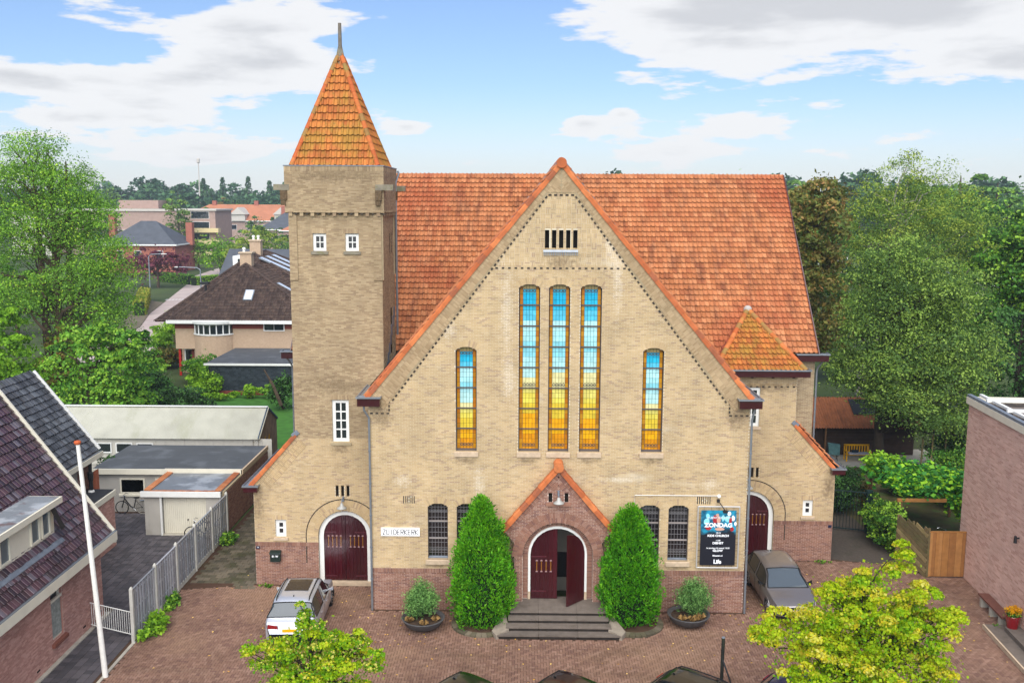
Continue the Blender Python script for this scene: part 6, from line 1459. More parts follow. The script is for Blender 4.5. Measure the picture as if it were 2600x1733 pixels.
fr = Fr((-18.45, 0, 0), (0, 1, 0), n=(1, 0, 0)); wh = Arch(-4.52, .42, .80, 3.0)
wA = bwall('wall', fr, [(-13, 0), (-.75, 0), (-.75, 3.2), (-13, 3.2)], [wh], hA, 0, 3.2, ind=120)
t = MB(); reveal(fr, wh, .2, t); t.box(-24, -18.75, -13, -.85, 0, 3.2); prism(t, [(-18.6, 3.2), (-23.6, 3.2), (-23.6, 9.8)], -13, -.8); t.poly([(-18.45, -.76, 0), (-24, -.76, 0), (-24, -.76, 3.3), (-18.45, -.76, 3.3)]); t.build('inner_wall', MAT['pinkbrick'], hA)
window_flat(hA, fr, -4.52, .80, .84, 2.2, depth=.12, cols=1, rows=1, fw=.09, frm='cream', gl='glass', sill=False)
t = MB(); t.box(-18.52, -18.45, -4.93, -4.1, 2.25, 2.35); t.build('transom', MAT['cream'], hA)
t = MB(); t.box(-18.56, -18.50, -4.9, -4.14, .9, 2.2); t.build('net_curtain', M('grey net curtain', ['#8b8f88'], .9, var=.3, varscale=9), hA)
t = MB(); t.hexa([(-18.46, -5.05, .62), (-18.32, -5.05, .62), (-18.32, -3.98, .62), (-18.46, -3.98, .62), (-18.55, -5.0, .80), (-18.32, -5.05, .74), (-18.32, -3.98, .74), (-18.55, -4.03, .80)]); t.build('brick_sill', M('red brick sill', ['#7a4a3c'], .9), hA)
for y in (-6.2, -2.6, -1.2): stepbox('air_brick', 'darkgap', hA, -18.452, -18.435, y, y+.22, .25, .31)
def gabled_slope(parent, xe, ze, xr, zr, y0, y1, m, vbm='white', tw=.21, th=.33, ind=0, near=None, faceY=1):
    f = slope_fr((xe, 0, ze), (0, 1, 0), (xr-xe, 0, zr-ze)); L_ = math.hypot(xr-xe, zr-ze)
    t = MB(); t.poly([(xe, y0, ze-.04), (xe, y1, ze-.04), (xr, y1, zr-.04), (xr, y0, zr-.04)]); r = t.build('roof', MAT['wood'], parent)
    tile_roof(r, f, lambda q: L_ if q == 'max' else (y0, y1-.06), tw, th, m, prof=FLAT, individual=ind, order=near, jitter=.008); return r, f
rA, fA = gabled_slope(hA, -18.06, 3.42, -23.4, 10.6, -13, -.5, MAT['purpletile'], ind=200, near=lambda u, v: abs(u+4)+v, th=.34, tw=.215)
t = MB(); t.bar((-18.02, -.47, 3.44), (-23.4, -.47, 10.68), .10, .20, up=(.8, 0, .6)); t.build('verge_board', MAT['cream'], hA)
t = MB(); t.box(-18.12, -17.86, -13, -.42, 3.08, 3.44); t.build('gutter_board', MAT['cream'], hA); t = MB(); t.box(-17.95, -17.87, -13, -.42, 3.442, 3.47); t.box(-18.1, -17.95, -13, -.42, 3.442, 3.452); t.build('gutter_lining', MAT['zinc'], hA)
t = MB(); t.box(-18.45, -17.88, -.60, -.45, 3.0, 3.08); t.build('soffit', MAT['cream'], hA)
# dormer
dm = MB(); dm.box(-20.3, -18.80, -9.6, -3.62, 4.42, 5.62); dn = dm.build('dormer', MAT['cream'], hA)
t = MB(); t.box(-20.6, -18.52, -9.8, -3.42, 5.60, 5.82); t.build('roof_edge', MAT['cream'], dn); t = MB(); t.box(-20.6, -18.60, -9.7, -3.5, 5.822, 5.835); t.build('dormer_roof', M('stained zinc sheet', ['#8a8f92'], .45, metallic=.3, stains=[(1.2, .45, .6, '#c8ccce', .6), (1.6, .55, .7, '#6a3a28', .6)]), dn)
fd = Fr((-18.80, 0, 0), (0, 1, 0), n=(1, 0, 0))
for uc, w in ((-4.28, .62), (-5.05, .66), (-7.1, .7), (-7.95, .7)): window_flat(dn, fd, uc, 4.58, w, .98, depth=-.03, cols=1, rows=1, fw=.07, frm='cream', gl='greyglass', sill=False)
t = MB(); a = math.radians(24); t.hexa([(-18.72, -4.0, 5.52), (-18.72, -3.70, 5.52), (-18.72, -3.70, 5.56), (-18.72, -4.0, 5.56), (-18.35, -4.0, 4.72), (-18.35, -3.7, 4.72), (-18.35, -3.7, 4.76), (-18.35, -4.0, 4.76)]); t.build('tilted_sash', MAT['iron'], dn)
t = MB(); t.hexa([(-18.78, -9.7, 4.40), (-18.50, -9.7, 4.10), (-18.50, -3.5, 4.10), (-18.78, -3.5, 4.40), (-18.78, -9.7, 4.46), (-18.48, -9.7, 4.15), (-18.48, -3.5, 4.15), (-18.78, -3.5, 4.46)]); t.build('lead_apron', MAT['lead'], dn)
# grey roofed wing behind
hB = thing('rear_wing', 'rear house wing with weathered grey tile roof behind the purple tiled house', 'house', (-23, 4, 0))
rB, _ = gabled_slope(hB, -22.25, 4.55, -25.2, 8.35, -.4, 8.0, MAT['greytile'], ind=120, near=lambda u, v: -u*.3+v*.1, th=.33)
t = MB(); t.bar((-22.2, 8.02, 4.6), (-25.2, 8.02, 8.45), .09, .18, up=(.8, 0, .6)); t.build('verge_board', MAT['white'], hB)
t = MB(); t.poly([(-25.2, -.4, 8.3), (-25.2, 8, 8.3), (-28.1, 8, 4.5), (-28.1, -.4, 4.5)]); t.build('back_roof', MAT['greytile'], hB)
t = MB(); t.box(-22.35, -22.05, -.4, 8.1, 4.25, 4.5); t.build('gutter_board', MAT['cream'], hB); t = MB(); t.box(-22.30, -22.08, -.4, 8.06, 4.502, 4.53); t.build('gutter_lining', MAT['zinc'], hB)
t = MB(); t.box(-28, -22.6, -.3, 6.4, 0, 4.3); t.build('wall', MAT['render'], hB); t = MB(); t.box(-28, -22.6, 6.4, 7.8, 0, 4.3); prism(t, [(-28, 4.3), (-22.6, 4.3), (-25.2, 8.1)], 6, 7.8); t.build('brick_wall', M('purple grey brickwork', ['#6d5450'], .9, var=.1, varscale=9), hB)
frx = Fr((-22.595, 0, 0), (0, 1, 0), n=(1, 0, 0)); bwall('brick_face', frx, [(6.4, 2.7), (7.8, 2.7), (7.8, 4.25), (6.4, 4.25)], [], hB, 2.7, 4.25, bm='redbrick')
an_ = thing('flat_annex', 'flat-roofed brick annex with white edge and black flue', 'annex', (-22, 4, 0))
fr = Fr((-21.3, 0, 0), (0, 1, 0), n=(1, 0, 0)); bwall('wall', fr, [(0, 0), (7.3, 0), (7.3, 2.55), (0, 2.55)], [], an_, 0, 2.55)
t = MB(); t.box(-22.6, -21.32, 0, 7.3, 0, 2.6); t.build('inner_wall', MAT['pinkbrick'], an_); t = MB(); t.box(-21.5, -21.22, -.2, 7.4, 2.5, 2.76); t.build('roof_edge', MAT['cream'], an_); t = MB(); t.box(-22.6, -21.30, -.2, 7.36, 2.762, 2.78); t.build('roof_felt', M('dark roof felt', ['#2c2e31'], .85, var=.15), an_)
t = MB(); t.hexa([(-22.9, 7.5, 2.6), (-22.2, 7.5, 2.6), (-22.2, 7.8, 2.6), (-22.9, 7.8, 2.6), (-22.9, 7.5, 3.2), (-22.2, 7.5, 3.7), (-22.2, 7.8, 3.7), (-22.9, 7.8, 3.2)]); t.build('brick_kneeler', M('orange brick wall', ['#9c5a40'], .9, var=.1), an_)
t = MB(); t.lathe([(.08, 0), (.10, .05), (.09, .5), (.13, .7), (.13, .95), (.08, 1.0), (.09, 1.45), (.0, 1.47)], (-22.2, 6.9, 2.78), 12); t.build('flue', MAT['iron'], an_); t = MB(); t.lathe([(.15, 0), (.13, .08), (.09, .1)], (-22.2, 6.9, 2.785), 12); t.build('flue_collar', MAT['white'], an_)

# garage, workshop, barn
gr = thing('garage', 'small white rendered garage with flat roof and cream up-and-over door', 'garage', (-18.4, 10.3, 0))
GX0, GX1, GY = -20.4, -16.55, 8.7
t = MB(); t.box(GX0, -19.62, GY, 12.3, 0, 2.1); t.box(-17.3, GX1, GY, 12.3, 0, 2.1); t.box(-19.62, -17.3, GY+.25, 12.3, 0, 2.1); t.build('wall', MAT['render'], gr)
fr = front(GY+.16); t = MB()
dr_ = MB().box(-19.5, -17.34, GY+.17, GY+.2, .05, 2.08).build('garage_door', MAT['cream'], gr)
for i in range(22): x = -19.49+i*.0975; t = MB(); t.box(x+.004, x+.093, GY+.145, GY+.17, .06, 2.06); t.build('door_board', MAT['cream'], dr_)
t = MB(); t.tube([(-18.28, GY+.1, .78), (-18.28, GY+.15, .78)], .035, 10); t.build('door_handle', MAT['iron'], dr_)
t = MB(); t.tube([(-19.56, GY-.03, .0), (-19.56, GY-.03, 2.05)], .06, 10); t.build('rain_pipe', MAT['white'], gr); t = MB(); t.box(-19.6, -17.3, GY-.08, GY+.15, 0, .05); t.build('doorstep', MAT['concrete'], gr)
t = MB(); t.box(GX0-.12, GX1+.05, GY-.18, GY-.08, 2.03, 2.30); t.build('fascia', MAT['white'], gr)
t = MB(); t.box(GX0-.1, GX1, GY-.08, 12.25, 2.1, 2.24); t.build('roof_felt', M('wet grey felt', ['#686c70'], .35, var=.12, varscale=.9, stains=[(.7, .48, .62, '#a3a8ad', .6)]), gr)
t = MB()
for i in range(17): x = GX0+.3+i*.205; q = MB(); q.box(x, x+.195, GY-.06, GY+.16, 2.245, 2.29+.01*(i % 2)); q.build('edge_tile', MAT['tile'], gr)
for i in range(17):
    y = GY+.18+i*.2
    for x0 in (GX0-.05, GX1-.32): q = MB(); q.hexa([(x0, y, 2.24), (x0+.3, y, 2.24), (x0+.3, y+.195, 2.24), (x0, y+.195, 2.24), (x0, y, 2.32), (x0+.3, y, 2.28), (x0+.3, y+.195, 2.29), (x0, y+.195, 2.33)]); q.build('edge_tile', MAT['tile'], gr)
ws = thing('workshop', 'low rendered workshop with wide grey felt roof behind the garage', 'shed', (-20.5, 14.5, 0))
t = MB(); t.box(-24.4, -16.7, 12.32, 17.2, 0, 2.2); t.build('wall', MAT['render'], ws); t = MB(); t.box(-24.55, -16.5, 12.22, 17.3, 2.30, 2.42); t.build('roof_felt', MAT['felt'], ws)
t = MB(); t.box(-24.6, -20.6, 12.12, 12.22, 2.13, 2.42); t.box(-20.6, -16.45, 12.10, 12.2, 2.2, 2.46); t.build('fascia', MAT['cream'], ws); t = MB(); t.box(-16.5, -16.40, 12.1, 17.3, 2.2, 2.44); t.build('side_fascia', MAT['sill'], ws)
window_flat(ws, front(12.32), -22.45, 1.02, 1.35, .86, depth=-.02, cols=1, rows=1, fw=.08, frm='cream', sill=True, sm='cream'); window_flat(ws, front(12.32), -20.85, 1.02, .7, .86, depth=-.02, cols=1, rows=1, fw=.08, frm='cream', sill=True, sm='cream')
bw_ = thing('boundary_wall', 'long brown brick side wall along the alley beside the garage', 'wall', (-16.4, 13, 0)); frx = Fr((-16.42, 0, 0), (0, 1, 0), n=(1, 0, 0))
t = MB(); t.box(-16.56, -16.44, 9.0, 17.2, 0, 2.2); t.build('wall_core', MAT['towermortar'], bw_)
bwall('brick_face', frx, [(9.0, 0), (17.2, 0), (17.2, 2.16), (9.0, 2.12)], [], bw_, 0, 2.14, bm='brownbrick' if 'brownbrick' in MAT else 'redbrick')
bn_ = thing('barn', 'long barn with pale corrugated roof and graffiti on its brown gable end', 'barn', (-23, 20.3, 0))
BX0, BX1, YR, ZR, YE, ZE = -31, -17.2, 20.2, 4.08, 18.0, 2.68
t = MB(); t.box(BX0, BX1-.05, 18.15, 22.6, 0, 2.65); t.build('wall', MAT['render'], bn_)
for i in range(20): x = -28+i*.58; q = MB(); q.box(x, x+.57, 18.11, 18.148, 1.0, 2.62); q.build('wall_panel', M('white wall panel', ['#b7b3a8'], .8, var=.06) if i == 0 else bpy.data.materials['white wall panel'], bn_)
for uc in (-26.5, -25.25, -24.0): window_flat(bn_, front(18.1), uc, 1.72, 1.0, .62, depth=-.03, cols=1, rows=1, fw=.06, frm='white', sill=False)
t = MB(); prism2 = [(18.05, 0), (22.4, 0), (22.4, 2.9), (YR, ZR-.05), (18.05, ZE-.02)]; t.poly([(BX1, y, z) for y, z in prism2]); t.poly([(BX1-.3, y, z) for y, z in prism2]); t.build('gable_wall', M('brown stained gable', ['#86705a'], .95, var=.25, varscale=2), bn_)
def corrug(name, x0, x1, ya, za, yb, zb, m, parent, p=.09, amp=.016, nseg=4):
    n = int((x1-x0)/p*nseg); xs = np.linspace(x0, x1, n+1); dz = amp*np.sin(2*PI*(xs-x0)/p); V = np.concatenate([np.stack([xs, np.full(n+1, ya), za+dz], 1), np.stack([xs, np.full(n+1, yb), zb+dz], 1)])
    F = [(i, i+1, n+2+i, n+1+i) for i in range(n)]; return mesh_np(name, V, F, m, parent, smooth=True)
nsh = 13
for i in range(nsh):
    xa = -30.6+i*1.04; corrug('roof_sheet', xa, xa+1.05, YE-.12, ZE-.03-.002*(i % 2), YR+.03, ZR+.02-.002*(i % 2), MAT['corr'], bn_)
corrug('back_roof', BX0, BX1, YR, ZR, 22.7, 2.8, MAT['corr'], bn_, p=.2)
t = MB(); t.bar((BX0, YR, ZR+.06), (BX1+.06, YR, ZR+.06), .22, .04); t.build('ridge_cap', MAT['white'], bn_); t = MB(); t.bar((BX1+.04, YE-.1, ZE-.02), (BX1+.04, YR, ZR+.03), .05, .12); t.bar((BX1+.04, 22.5, 2.9), (BX1+.04, YR, ZR+.03), .05, .12); t.build('verge_board', M('blue grey verge', ['#3b4a5c'], .7), bn_)
g = MB(); rs = np.random.RandomState(4)
for (y, z, r_, mi) in ((18.9, 2.0, .35, 0), (19.3, 1.5, .42, 0), (19.6, 2.1, .3, 0), (19.9, 1.7, .35, 1), (20.4, 1.9, .3, 0), (19.2, .8, .5, 1), (20.5, .9, .6, 1), (19.9, .7, .5, 1), (21.0, 1.4, .3, 1)):
    g.poly([(BX1+.004+rs.rand()*.01, y+r_*math.cos(a)*rs.uniform(.5, 1.3), z+r_*math.sin(a)*rs.uniform(.5, 1.3)) for a in np.linspace(0, 2*PI, 9)[:-1]], mi)
for k in range(4):
    y0 = 18.7+k*.55; p = [(y0+rs.uniform(-.1, .4), 1.2+rs.uniform(0, 1.3)) for _ in range(5)]
    for a, b in zip(p, p[1:]): g.bar((BX1+.02, *a), (BX1+.02, *b), .03, .07, 0 if k % 2 else 1)
g.build('graffiti', [M('yellow spray paint', ['#b58a1c'], .7), M('black spray paint', ['#191714'], .8)], bn_)

# fence with concrete posts and boards
fc = thing('board_fence', 'grey vertical board fence with pale concrete posts along the alley', 'fence', (-16.35, 2.9, 0)); MAT['fencewood'] = M('weathered grey boards', ['#8f9296', '#9c9da2', '#7e8186', '#a6a6a8', '#8a8888'], .9, var=.15, varscale=3)
MAT['postc'] = M('pale concrete post', ['#b5b2a8'], .9, var=.1, varscale=4)
PY = [-3.25+2.42*i for i in range(6)]
for i, y in enumerate(PY): x = -16.22-.02*i; t = MB(); t.box(x-.06, x+.06, y-.06, y+.06, 0, 2.16); t.hexa([(x-.06, y-.06, 2.16), (x+.06, y-.06, 2.16), (x+.06, y+.06, 2.16), (x-.06, y+.06, 2.16), (x-.02, y-.02, 2.24), (x+.02, y-.02, 2.24), (x+.02, y+.02, 2.24), (x-.02, y+.02, 2.24)]); t.build('concrete_post', MAT['postc'], fc)
for i in range(5):
    ya, yb = PY[i]+.08, PY[i+1]-.08; x = -16.23-.02*i
    for z in (.5, 1.2, 1.85): t = MB(); t.box(x-.035, x-.005, ya, yb, z, z+.06); t.build('rail', MAT['fencewood'], fc)
    t = MB(); t.box(x-.04, x+.03, ya, yb, 2.075, 2.10); t.build('cap_rail', MAT['fencewood'], fc); t = MB(); t.box(x-.03, x+.02, ya, yb, .0, .2); t.build('gravel_board', MAT['postc'], fc)
    n = 17
    for k in range(n):
        y = ya+(yb-ya)*(k+.5)/n; w = (yb-ya)/n*.40; dx = .012 if k % 2 else -.018; t = MB(); t.box(x-.002+dx, x+.014+dx, y-w, y+w, .2, 2.07+R.uniform(-.01, .01), r=R.random()); t.build('fence_board', MAT['fencewood'], fc)
gt = thing('garden_gate', 'low white barred gate between the brick house and the fence', 'gate', (-17.3, -2.1, 0))
t = MB(); t.tube([(-18.4, -2.0, 1.05), (-16.3, -2.9, 1.05)], .02, 6); t.tube([(-18.4, -2.0, .15), (-16.3, -2.9, .15)], .02, 6); t.build('gate_frame', MAT['white'], gt)
for i in range(20): f = (i+.5)/20; x, y = -18.4+2.1*f, -2.0-.9*f; t = MB(); t.tube([(x, y, .15), (x, y, 1.05)], .011, 5); t.build('gate_bar', MAT['white'], gt)
# bicycles
def bicycle(label, x, y, rz, basket=False):
    b = thing('bicycle', label, 'bicycle', (x, y, 0), rz, None)
    for cx, nm in ((-.55, 'rear_wheel'), (.55, 'front_wheel')):
        t = MB(); pts = [(cx+.34*math.cos(a), 0, .35+.34*math.sin(a)) for a in np.linspace(0, 2*PI, 25)]; t.tube(pts, .026, 6, caps=False); w = t.build(nm, M('pale tyre', ['#8a867c'], .8) if nm == 'rear_wheel' else MAT['tyre'], b, local=True)
        t = MB()
        for a in np.linspace(0, PI, 7)[:-1]: t.bar((cx+.33*math.cos(a), 0, .35+.33*math.sin(a)), (cx-.33*math.cos(a), 0, .35-.33*math.sin(a)), .004, .004)
        t.build('spokes', MAT['chrome'], w, local=True)
    t = MB(); t.tube([(.55, 0, .35), (.42, 0, .78), (.38, 0, 1.0)], .03, 6); t.tube([(-.08, 0, .3), (.1, 0, .42), (.4, 0, .85)], .034, 6); t.tube([(-.08, 0, .3), (-.22, 0, .85)], .028, 6); t.tube([(-.55, 0, .35), (-.08, 0, .3)], .014, 6); t.tube([(-.55, 0, .35), (-.2, 0, .75)], .012, 6); t.build('frame', MAT['iron'], b, local=True)
    t = MB(); t.tube([(.28, -.28, 1.02), (.38, -.2, 1.08), (.38, .2, 1.08), (.28, .28, 1.02)], .014, 6); t.build('handlebar', MAT['chrome'], b, local=True); t = MB(); t.hexa([(-.36, -.09, .86), (-.08, -.03, .88), (-.08, .03, .88), (-.36, .09, .86), (-.36, -.08, .93), (-.1, -.02, .92), (-.1, .02, .92), (-.36, .08, .93)]); t.build('saddle', MAT['iron'], b, local=True)
    t = MB(); t.box(-.85, -.42, -.07, .07, .74, .76); t.build('luggage_rack', MAT['lead'], b, local=True)
    t = MB(); t.tube([(-.08, -.06, .3), (-.04, -.1, .14)], .012, 5); t.tube([(-.08-.0, .03, .3), (-.2, .05, .2)], .01, 5); t.build('crank', MAT['chrome'], b, local=True)
bicycle('black bicycle with pale tyres leaning by the workshop window', -22.4, 12.0, PI+.02); bicycle('dark bicycle half hidden behind the fence at the garage door', -17.3, 8.1, PI+.15)
# climbing plants at the fence foot
shrub('creeper', 'bright green creeper at the foot of the near fence end', None, -15.75, -2.4, .8, 2.4, .75, LEAF['lime'], 31, size=.14, n=90, per=20, cat='plant', asp=.8, crad=.08)
shrub('creeper', 'creeper along the middle of the board fence', None, -15.95, .1, .45, 1.6, .5, LEAF['bush'], 32, size=.12, n=50, per=18, cat='plant', asp=.8, crad=.06)
shrub('creeper', 'dark green weed clump where the fence meets the brick side wall', None, -15.9, 7.6, .8, 1.3, .6, LEAF['bush'], 33, size=.13, n=60, per=18, cat='plant', asp=.8, crad=.08)
shrub('evergreen_shrub', 'dark evergreen shrub between the grey tiled wing and the workshop', None, -24.6, 14.5, 1.6, 2, 3.2, LEAF['darkbush'], 34, n=80)
# ---------------- semi-detached house with brown hipped roofs
sh = thing('detached_house', 'cream and red brick house with big dark brown hipped roof behind the barn', 'house', (-29, 55, 0)); MAT['creambrick'] = M('cream pink brickwork', ['#b39a80'], .9, var=.08, varscale=6, stains=[(2., .5, .75, '#c2aa90', .5)], bump=(20, .4, .01)); MAT['plumbrick'] = M('red brickwork band', ['#7a3d30'], .9, var=.12, varscale=8)
t = MB(); t.box(-34.6, -21, 53.0, 62, 2.6, 4.55); t.box(-32.4, -21, 53.0, 62, 0, 2.6); t.box(-34.6, -33.5, 54.6, 62, 0, 2.6); wq = t.build('wall', MAT['creambrick'], sh)
t = MB(); t.box(-34.62, -21, 52.97, 62, 4.552, 5.15); t.build('brick_band', MAT['plumbrick'], sh)
t = MB(); t.lathe([(2.2, 0.), (2.2, 4.55)], (-30.95, 54.2, 0), 28); t.build('bay', MAT['creambrick'], sh)
by = MB(); by.lathe([(2.22, 4.0), (2.22, 5.1)], (-30.95, 54.2, 0), 28); bay = by.build('bay_glass', MAT['glass'], sh)
t = MB(); 
for z in (4.0, 4.98): t.lathe([(2.24, z), (2.27, z), (2.27, z+.13), (2.24, z+.13)], (-30.95, 54.2, 0), 28)
for i in range(9): a = math.radians(-90+(i-4)*15.5); t.box(-30.95+2.25*math.cos(a)-.05, -30.95+2.25*math.cos(a)+.05, 54.2+2.25*math.sin(a)-.05, 54.2+2.25*math.sin(a)+.05, 4.0, 5.1)
t.build('bay_frame', MAT['white'], bay)
t = MB(); t.lathe([(2.3, 5.1), (2.6, 5.12), (2.62, 5.36), (2.3, 5.38), (0, 5.4)], (-30.95, 54.2, 0), 28); t.build('bay_eave', MAT['white'], bay)
window_flat(sh, front(52.96), -25.15, 4.35, 2.0, .75, depth=-.03, cols=2, rows=1, fw=.08, frm='white', sill=False)
t = MB(); t.box(-35.2, -20.2, 52.3, 52.5, 5.1, 5.42); t.box(-35.2, -35.0, 52.5, 62.5, 5.1, 5.42); t.build('eave_board', MAT['white'], sh)
window_flat(sh, front(54.55), -33.9, .2, .0001+.9, 2.2, depth=-.02, cols=1, rows=1, fw=.12, frm='white', sill=False) 
t = MB(); t.box(-33.4, -32.5, 53.8, 53.9, 0, 2.5); t.build('front_door', MAT['plumbrick'], sh); t = MB(); t.box(-34.4, -34.2, 53.1, 53.3, 0, 2.6); t.build('red_post', M('red porch post', ['#a01c14'], .5), sh)
def hip(parent, x0, x1, y0, y1, z0, ax, ay0, ay1, az, m, tw=.34, th=.40, ind=0, back=True):
    """hipped roof with a ridge running in y"""
    t = MB(); t.poly([(x0, y0, z0-.04), (x1, y0, z0-.04), (ax, ay0, az-.04)]); t.poly([(x0, y0, z0-.04), (ax, ay0, az-.04), (ax, ay1, az-.04), (x0, y1, z0-.04)]); t.poly([(x1, y0, z0-.04), (ax, ay0, az-.04), (ax, ay1, az-.04), (x1, y1, z0-.04)]); t.poly([(x0, y1, z0-.04), (x1, y1, z0-.04), (ax, ay1, az-.04)])
    r = t.build('roof', m, parent)
    v = np.array([0, ay0-y0, az-z0]); H_ = np.linalg.norm(v); f = slope_fr((0, y0, z0), (1, 0, 0), v); tile_roof(r, f, lambda q: H_ if q == 'max' else (x0+(ax-x0)*q/H_, x1-(x1-ax)*q/H_), tw, th, m, individual=ind)
    for xb in (x0, x1):
        Hs = math.hypot(ax-xb, az-z0); f = slope_fr((xb, 0, z0), (0, 1, 0), (ax-xb, 0, az-z0)); tile_roof(r, f, lambda q: Hs if q == 'max' else (y0+(ay0-y0)*q/Hs, y1-(y1-ay1)*q/Hs), tw, th, m)
        for yb, aa in ((y0, ay0), (y1, ay1)): ridge(r, (xb, yb, z0), (ax, aa, az+.03), m, rad=.14, step=.6)
    ridge(r, (ax, ay0, az), (ax, ay1, az), m, rad=.14, step=.6); return r
rf = hip(sh, -35.1, -20.3, 52.4, 66, 5.35, -29.3, 58.8, 60.5, 10.3, MAT['browntile'], ind=150)
rf2 = hip(sh, -37.5, -16.5, 55.5, 78, 4.9, -30.3, 65.2, 70, 11.0, MAT['browntile'])
def chimney(parent, x, y, z0, z1, w=.9, m='creambrick', pots=2):
    t = MB(); t.box(x-w/2, x+w/2, y-w*.4, y+w*.4, z0, z1); c = t.build('chimney', MAT[m], parent); t = MB(); t.box(x-w*.6, x+w*.6, y-w*.5, y+w*.5, z1, z1+.15); t.build('chimney_cap', MAT['sill'], c)
    for i in range(pots): t = MB(); t.lathe([(.14, 0), (.12, .25), (.2, .3), (.1, .45), (0, .46)], (x+(i-.5)*w*.45, y, z1+.15), 10); t.build('cowl', MAT['white'], c)
chimney(sh, -29.3, 59.2, 9.3, 11.35, 1.15, pots=1); chimney(sh, -30.2, 66, 10.2, 12.3, 1.15, pots=2)
f = slope_fr((0, 52.4, 5.35), (1, 0, 0), (0, 6.4, 4.95))
def skylight(parent, f, u0, u1, v0, v1, glass='greyglass'):
    t = MB(); P = lambda u, v, d: f(u, v, d)
    t.hexa([P(u0, v0, .02), P(u1, v0, .02), P(u1, v1, .02), P(u0, v1, .02), P(u0, v0, .16), P(u1, v0, .16), P(u1, v1, .16), P(u0, v1, .16)]); s = t.build('skylight', MAT['zinc'], parent)
    t = MB(); e = .09; t.hexa([P(u0+e, v0+e, .15), P(u1-e, v0+e, .15), P(u1-e, v1-e, .15), P(u0+e, v1-e, .15), P(u0+e, v0+e, .175), P(u1-e, v0+e, .175), P(u1-e, v1-e, .175), P(u0+e, v1-e, .175)]); t.build('skylight_pane', M('bright skylight glass', ['#c7ced4'], .15, spec=.9), s)
skylight(sh, f, -28.5, -27.6, 2.75, 4.2)
t = MB(); t.tube([f(-32.4, 4.1, 0), tuple(np.array(f(-32.4, 4.1, 0))+(0, 0, .6))], .12, 8); t.box(-32.8, -32.0, 55.3, 55.7, 8.55, 8.75); t.build('roof_vent', MAT['iron'], sh)
vv_ = (-29.3+20.3, 0, -(10.3-5.35)); f3 = slope_fr((-20.3, 0, 5.35), (0, 1, 0), (-9, 0, 4.95))
skylight(sh, f3, 57.2, 58., 4.3, 6.4)
f4 = slope_fr((-16.5, 0, 4.9), (0, 1, 0), (-13.8, 0, 6.1)); 
for u in (63.5, 66, 68.5): skylight(sh, f4, u, u+1.1, 9, 14)
gb = thing('slate_garage', 'flat-roofed extension clad in dark blue-grey slates before the cream house', 'garage', (-25, 47, 0))
t = MB(); t.box(-28.6, -19, 44.1, 52.9, 0, 2.55); t.build('wall', M('dark wall', ['#22282c'], .8), gb); t = MB(); t.hexa([(-28.9, 43.95, 2.6), (-18.8, 43.95, 2.6), (-18.8, 52.9, 2.6), (-28.9, 52.9, 2.6), (-28.9, 43.95, 2.72), (-18.8, 43.95, 2.72), (-18.8, 52.9, 2.72), (-28.9, 52.9, 2.72)]); t.build('roof_felt', MAT['felt'], gb)
t = MB(); t.box(-28.95, -18.8, 43.85, 43.95, 2.58, 2.76); t.build('roof_edge', MAT['white'], gb); t = MB(); t.box(-28.6, -19, 44.0, 44.1, 0, .35); t.build('brick_foot', MAT['plumbrick'], gb)
MAT['slate'] = M('blue grey slate', ['#262e34', '#2d353b', '#222a30', '#323b41'], .6, var=.12); fs = front(44.08); proto = None
S_ = Bricks(fs)
for j in range(14):
    for i in range(32): S_.add(-28.5+i*.30+(j % 2)*.15, .42+j*.158, .146, .074, 0, .02+.006*(i % 2))
S_.build(gb, MAT['slate'], name='slate', individual=200)
# ================================================================ right side
pk = thing('pink_building', 'tall pinkish brick building with flat roof and white roof rails at the right edge', 'building', (18.3, 1, 0), 0)
PD = np.array([.0725, .9974, 0.]); PO = np.array([18.19, 0, 0.])
fp_ = Fr(PO, PD, n=(-.9974, .0725, 0))
MAT['pinkb2'] = M('rose pink brick', ['#cba696', '#d0ac9c', '#c49e8e', '#d6b4a4', '#cca898', '#be9686', '#d2ae9e'], .9, var=.08, varscale=1, bump=(50, .4, .004))
MAT['pinkm2'] = M('pale pink mortar joint', ['#d6c6ba'], .95, var=.06)
bed = MB(); B = Bricks(fp_)
def crs(i, a, b, v, bh): B.course(a, b, v, .34, bh, off=(i % 2)*.17, joint=.016, d=.012); return True
wall_courses(fp_, [(-2.35, 0), (4.85, 0), (4.85, 7.85), (-2.35, 7.85)], [], B, 0, 7.85, bh=.078, backing=bed, pat=crs)
w = bed.build('wall', MAT['pinkm2'], pk); B.build(w, MAT['pinkb2'], individual=250)
def PP_(u, v, d=0): return fp_(u, v, d)
def pbox(name, m, u0, u1, d0, d1, z0, z1, parent): t = MB(); t.hexa([PP_(u0, z0, d0), PP_(u1, z0, d0), PP_(u1, z0, d1), PP_(u0, z0, d1), PP_(u0, z1, d0), PP_(u1, z1, d0), PP_(u1, z1, d1), PP_(u0, z1, d1)]); return t.build(name, MAT[m] if isinstance(m, str) else m, parent)
pbox('back_wall', 'pinkb2', -2.3, 4.8, -.05, -9, 0, 7.8, pk); pbox('fascia', 'cream', -2.5, 4.98, .09, -.1, 7.82, 8.12, pk); pbox('fascia', 'cream', 4.85, 4.98, -.1, -9, 7.82, 8.12, pk)
pbox('zinc_edge', 'lead', -2.5, 4.96, .07, -.12, 8.12, 8.24, pk); pbox('roof_felt', M('dark roof gravel', ['#3d3630'], .95, var=.4, varscale=1.5, stains=[(1.5, .5, .65, '#6c5f54', .6)]), -2.3, 4.8, -.12, -9, 7.81, 7.9, pk)
for u in (3.3, 1.2, -.9): pbox('roof_rail', 'white', u, u+.14, -.15, -8.5, 8.22, 8.34, pk)
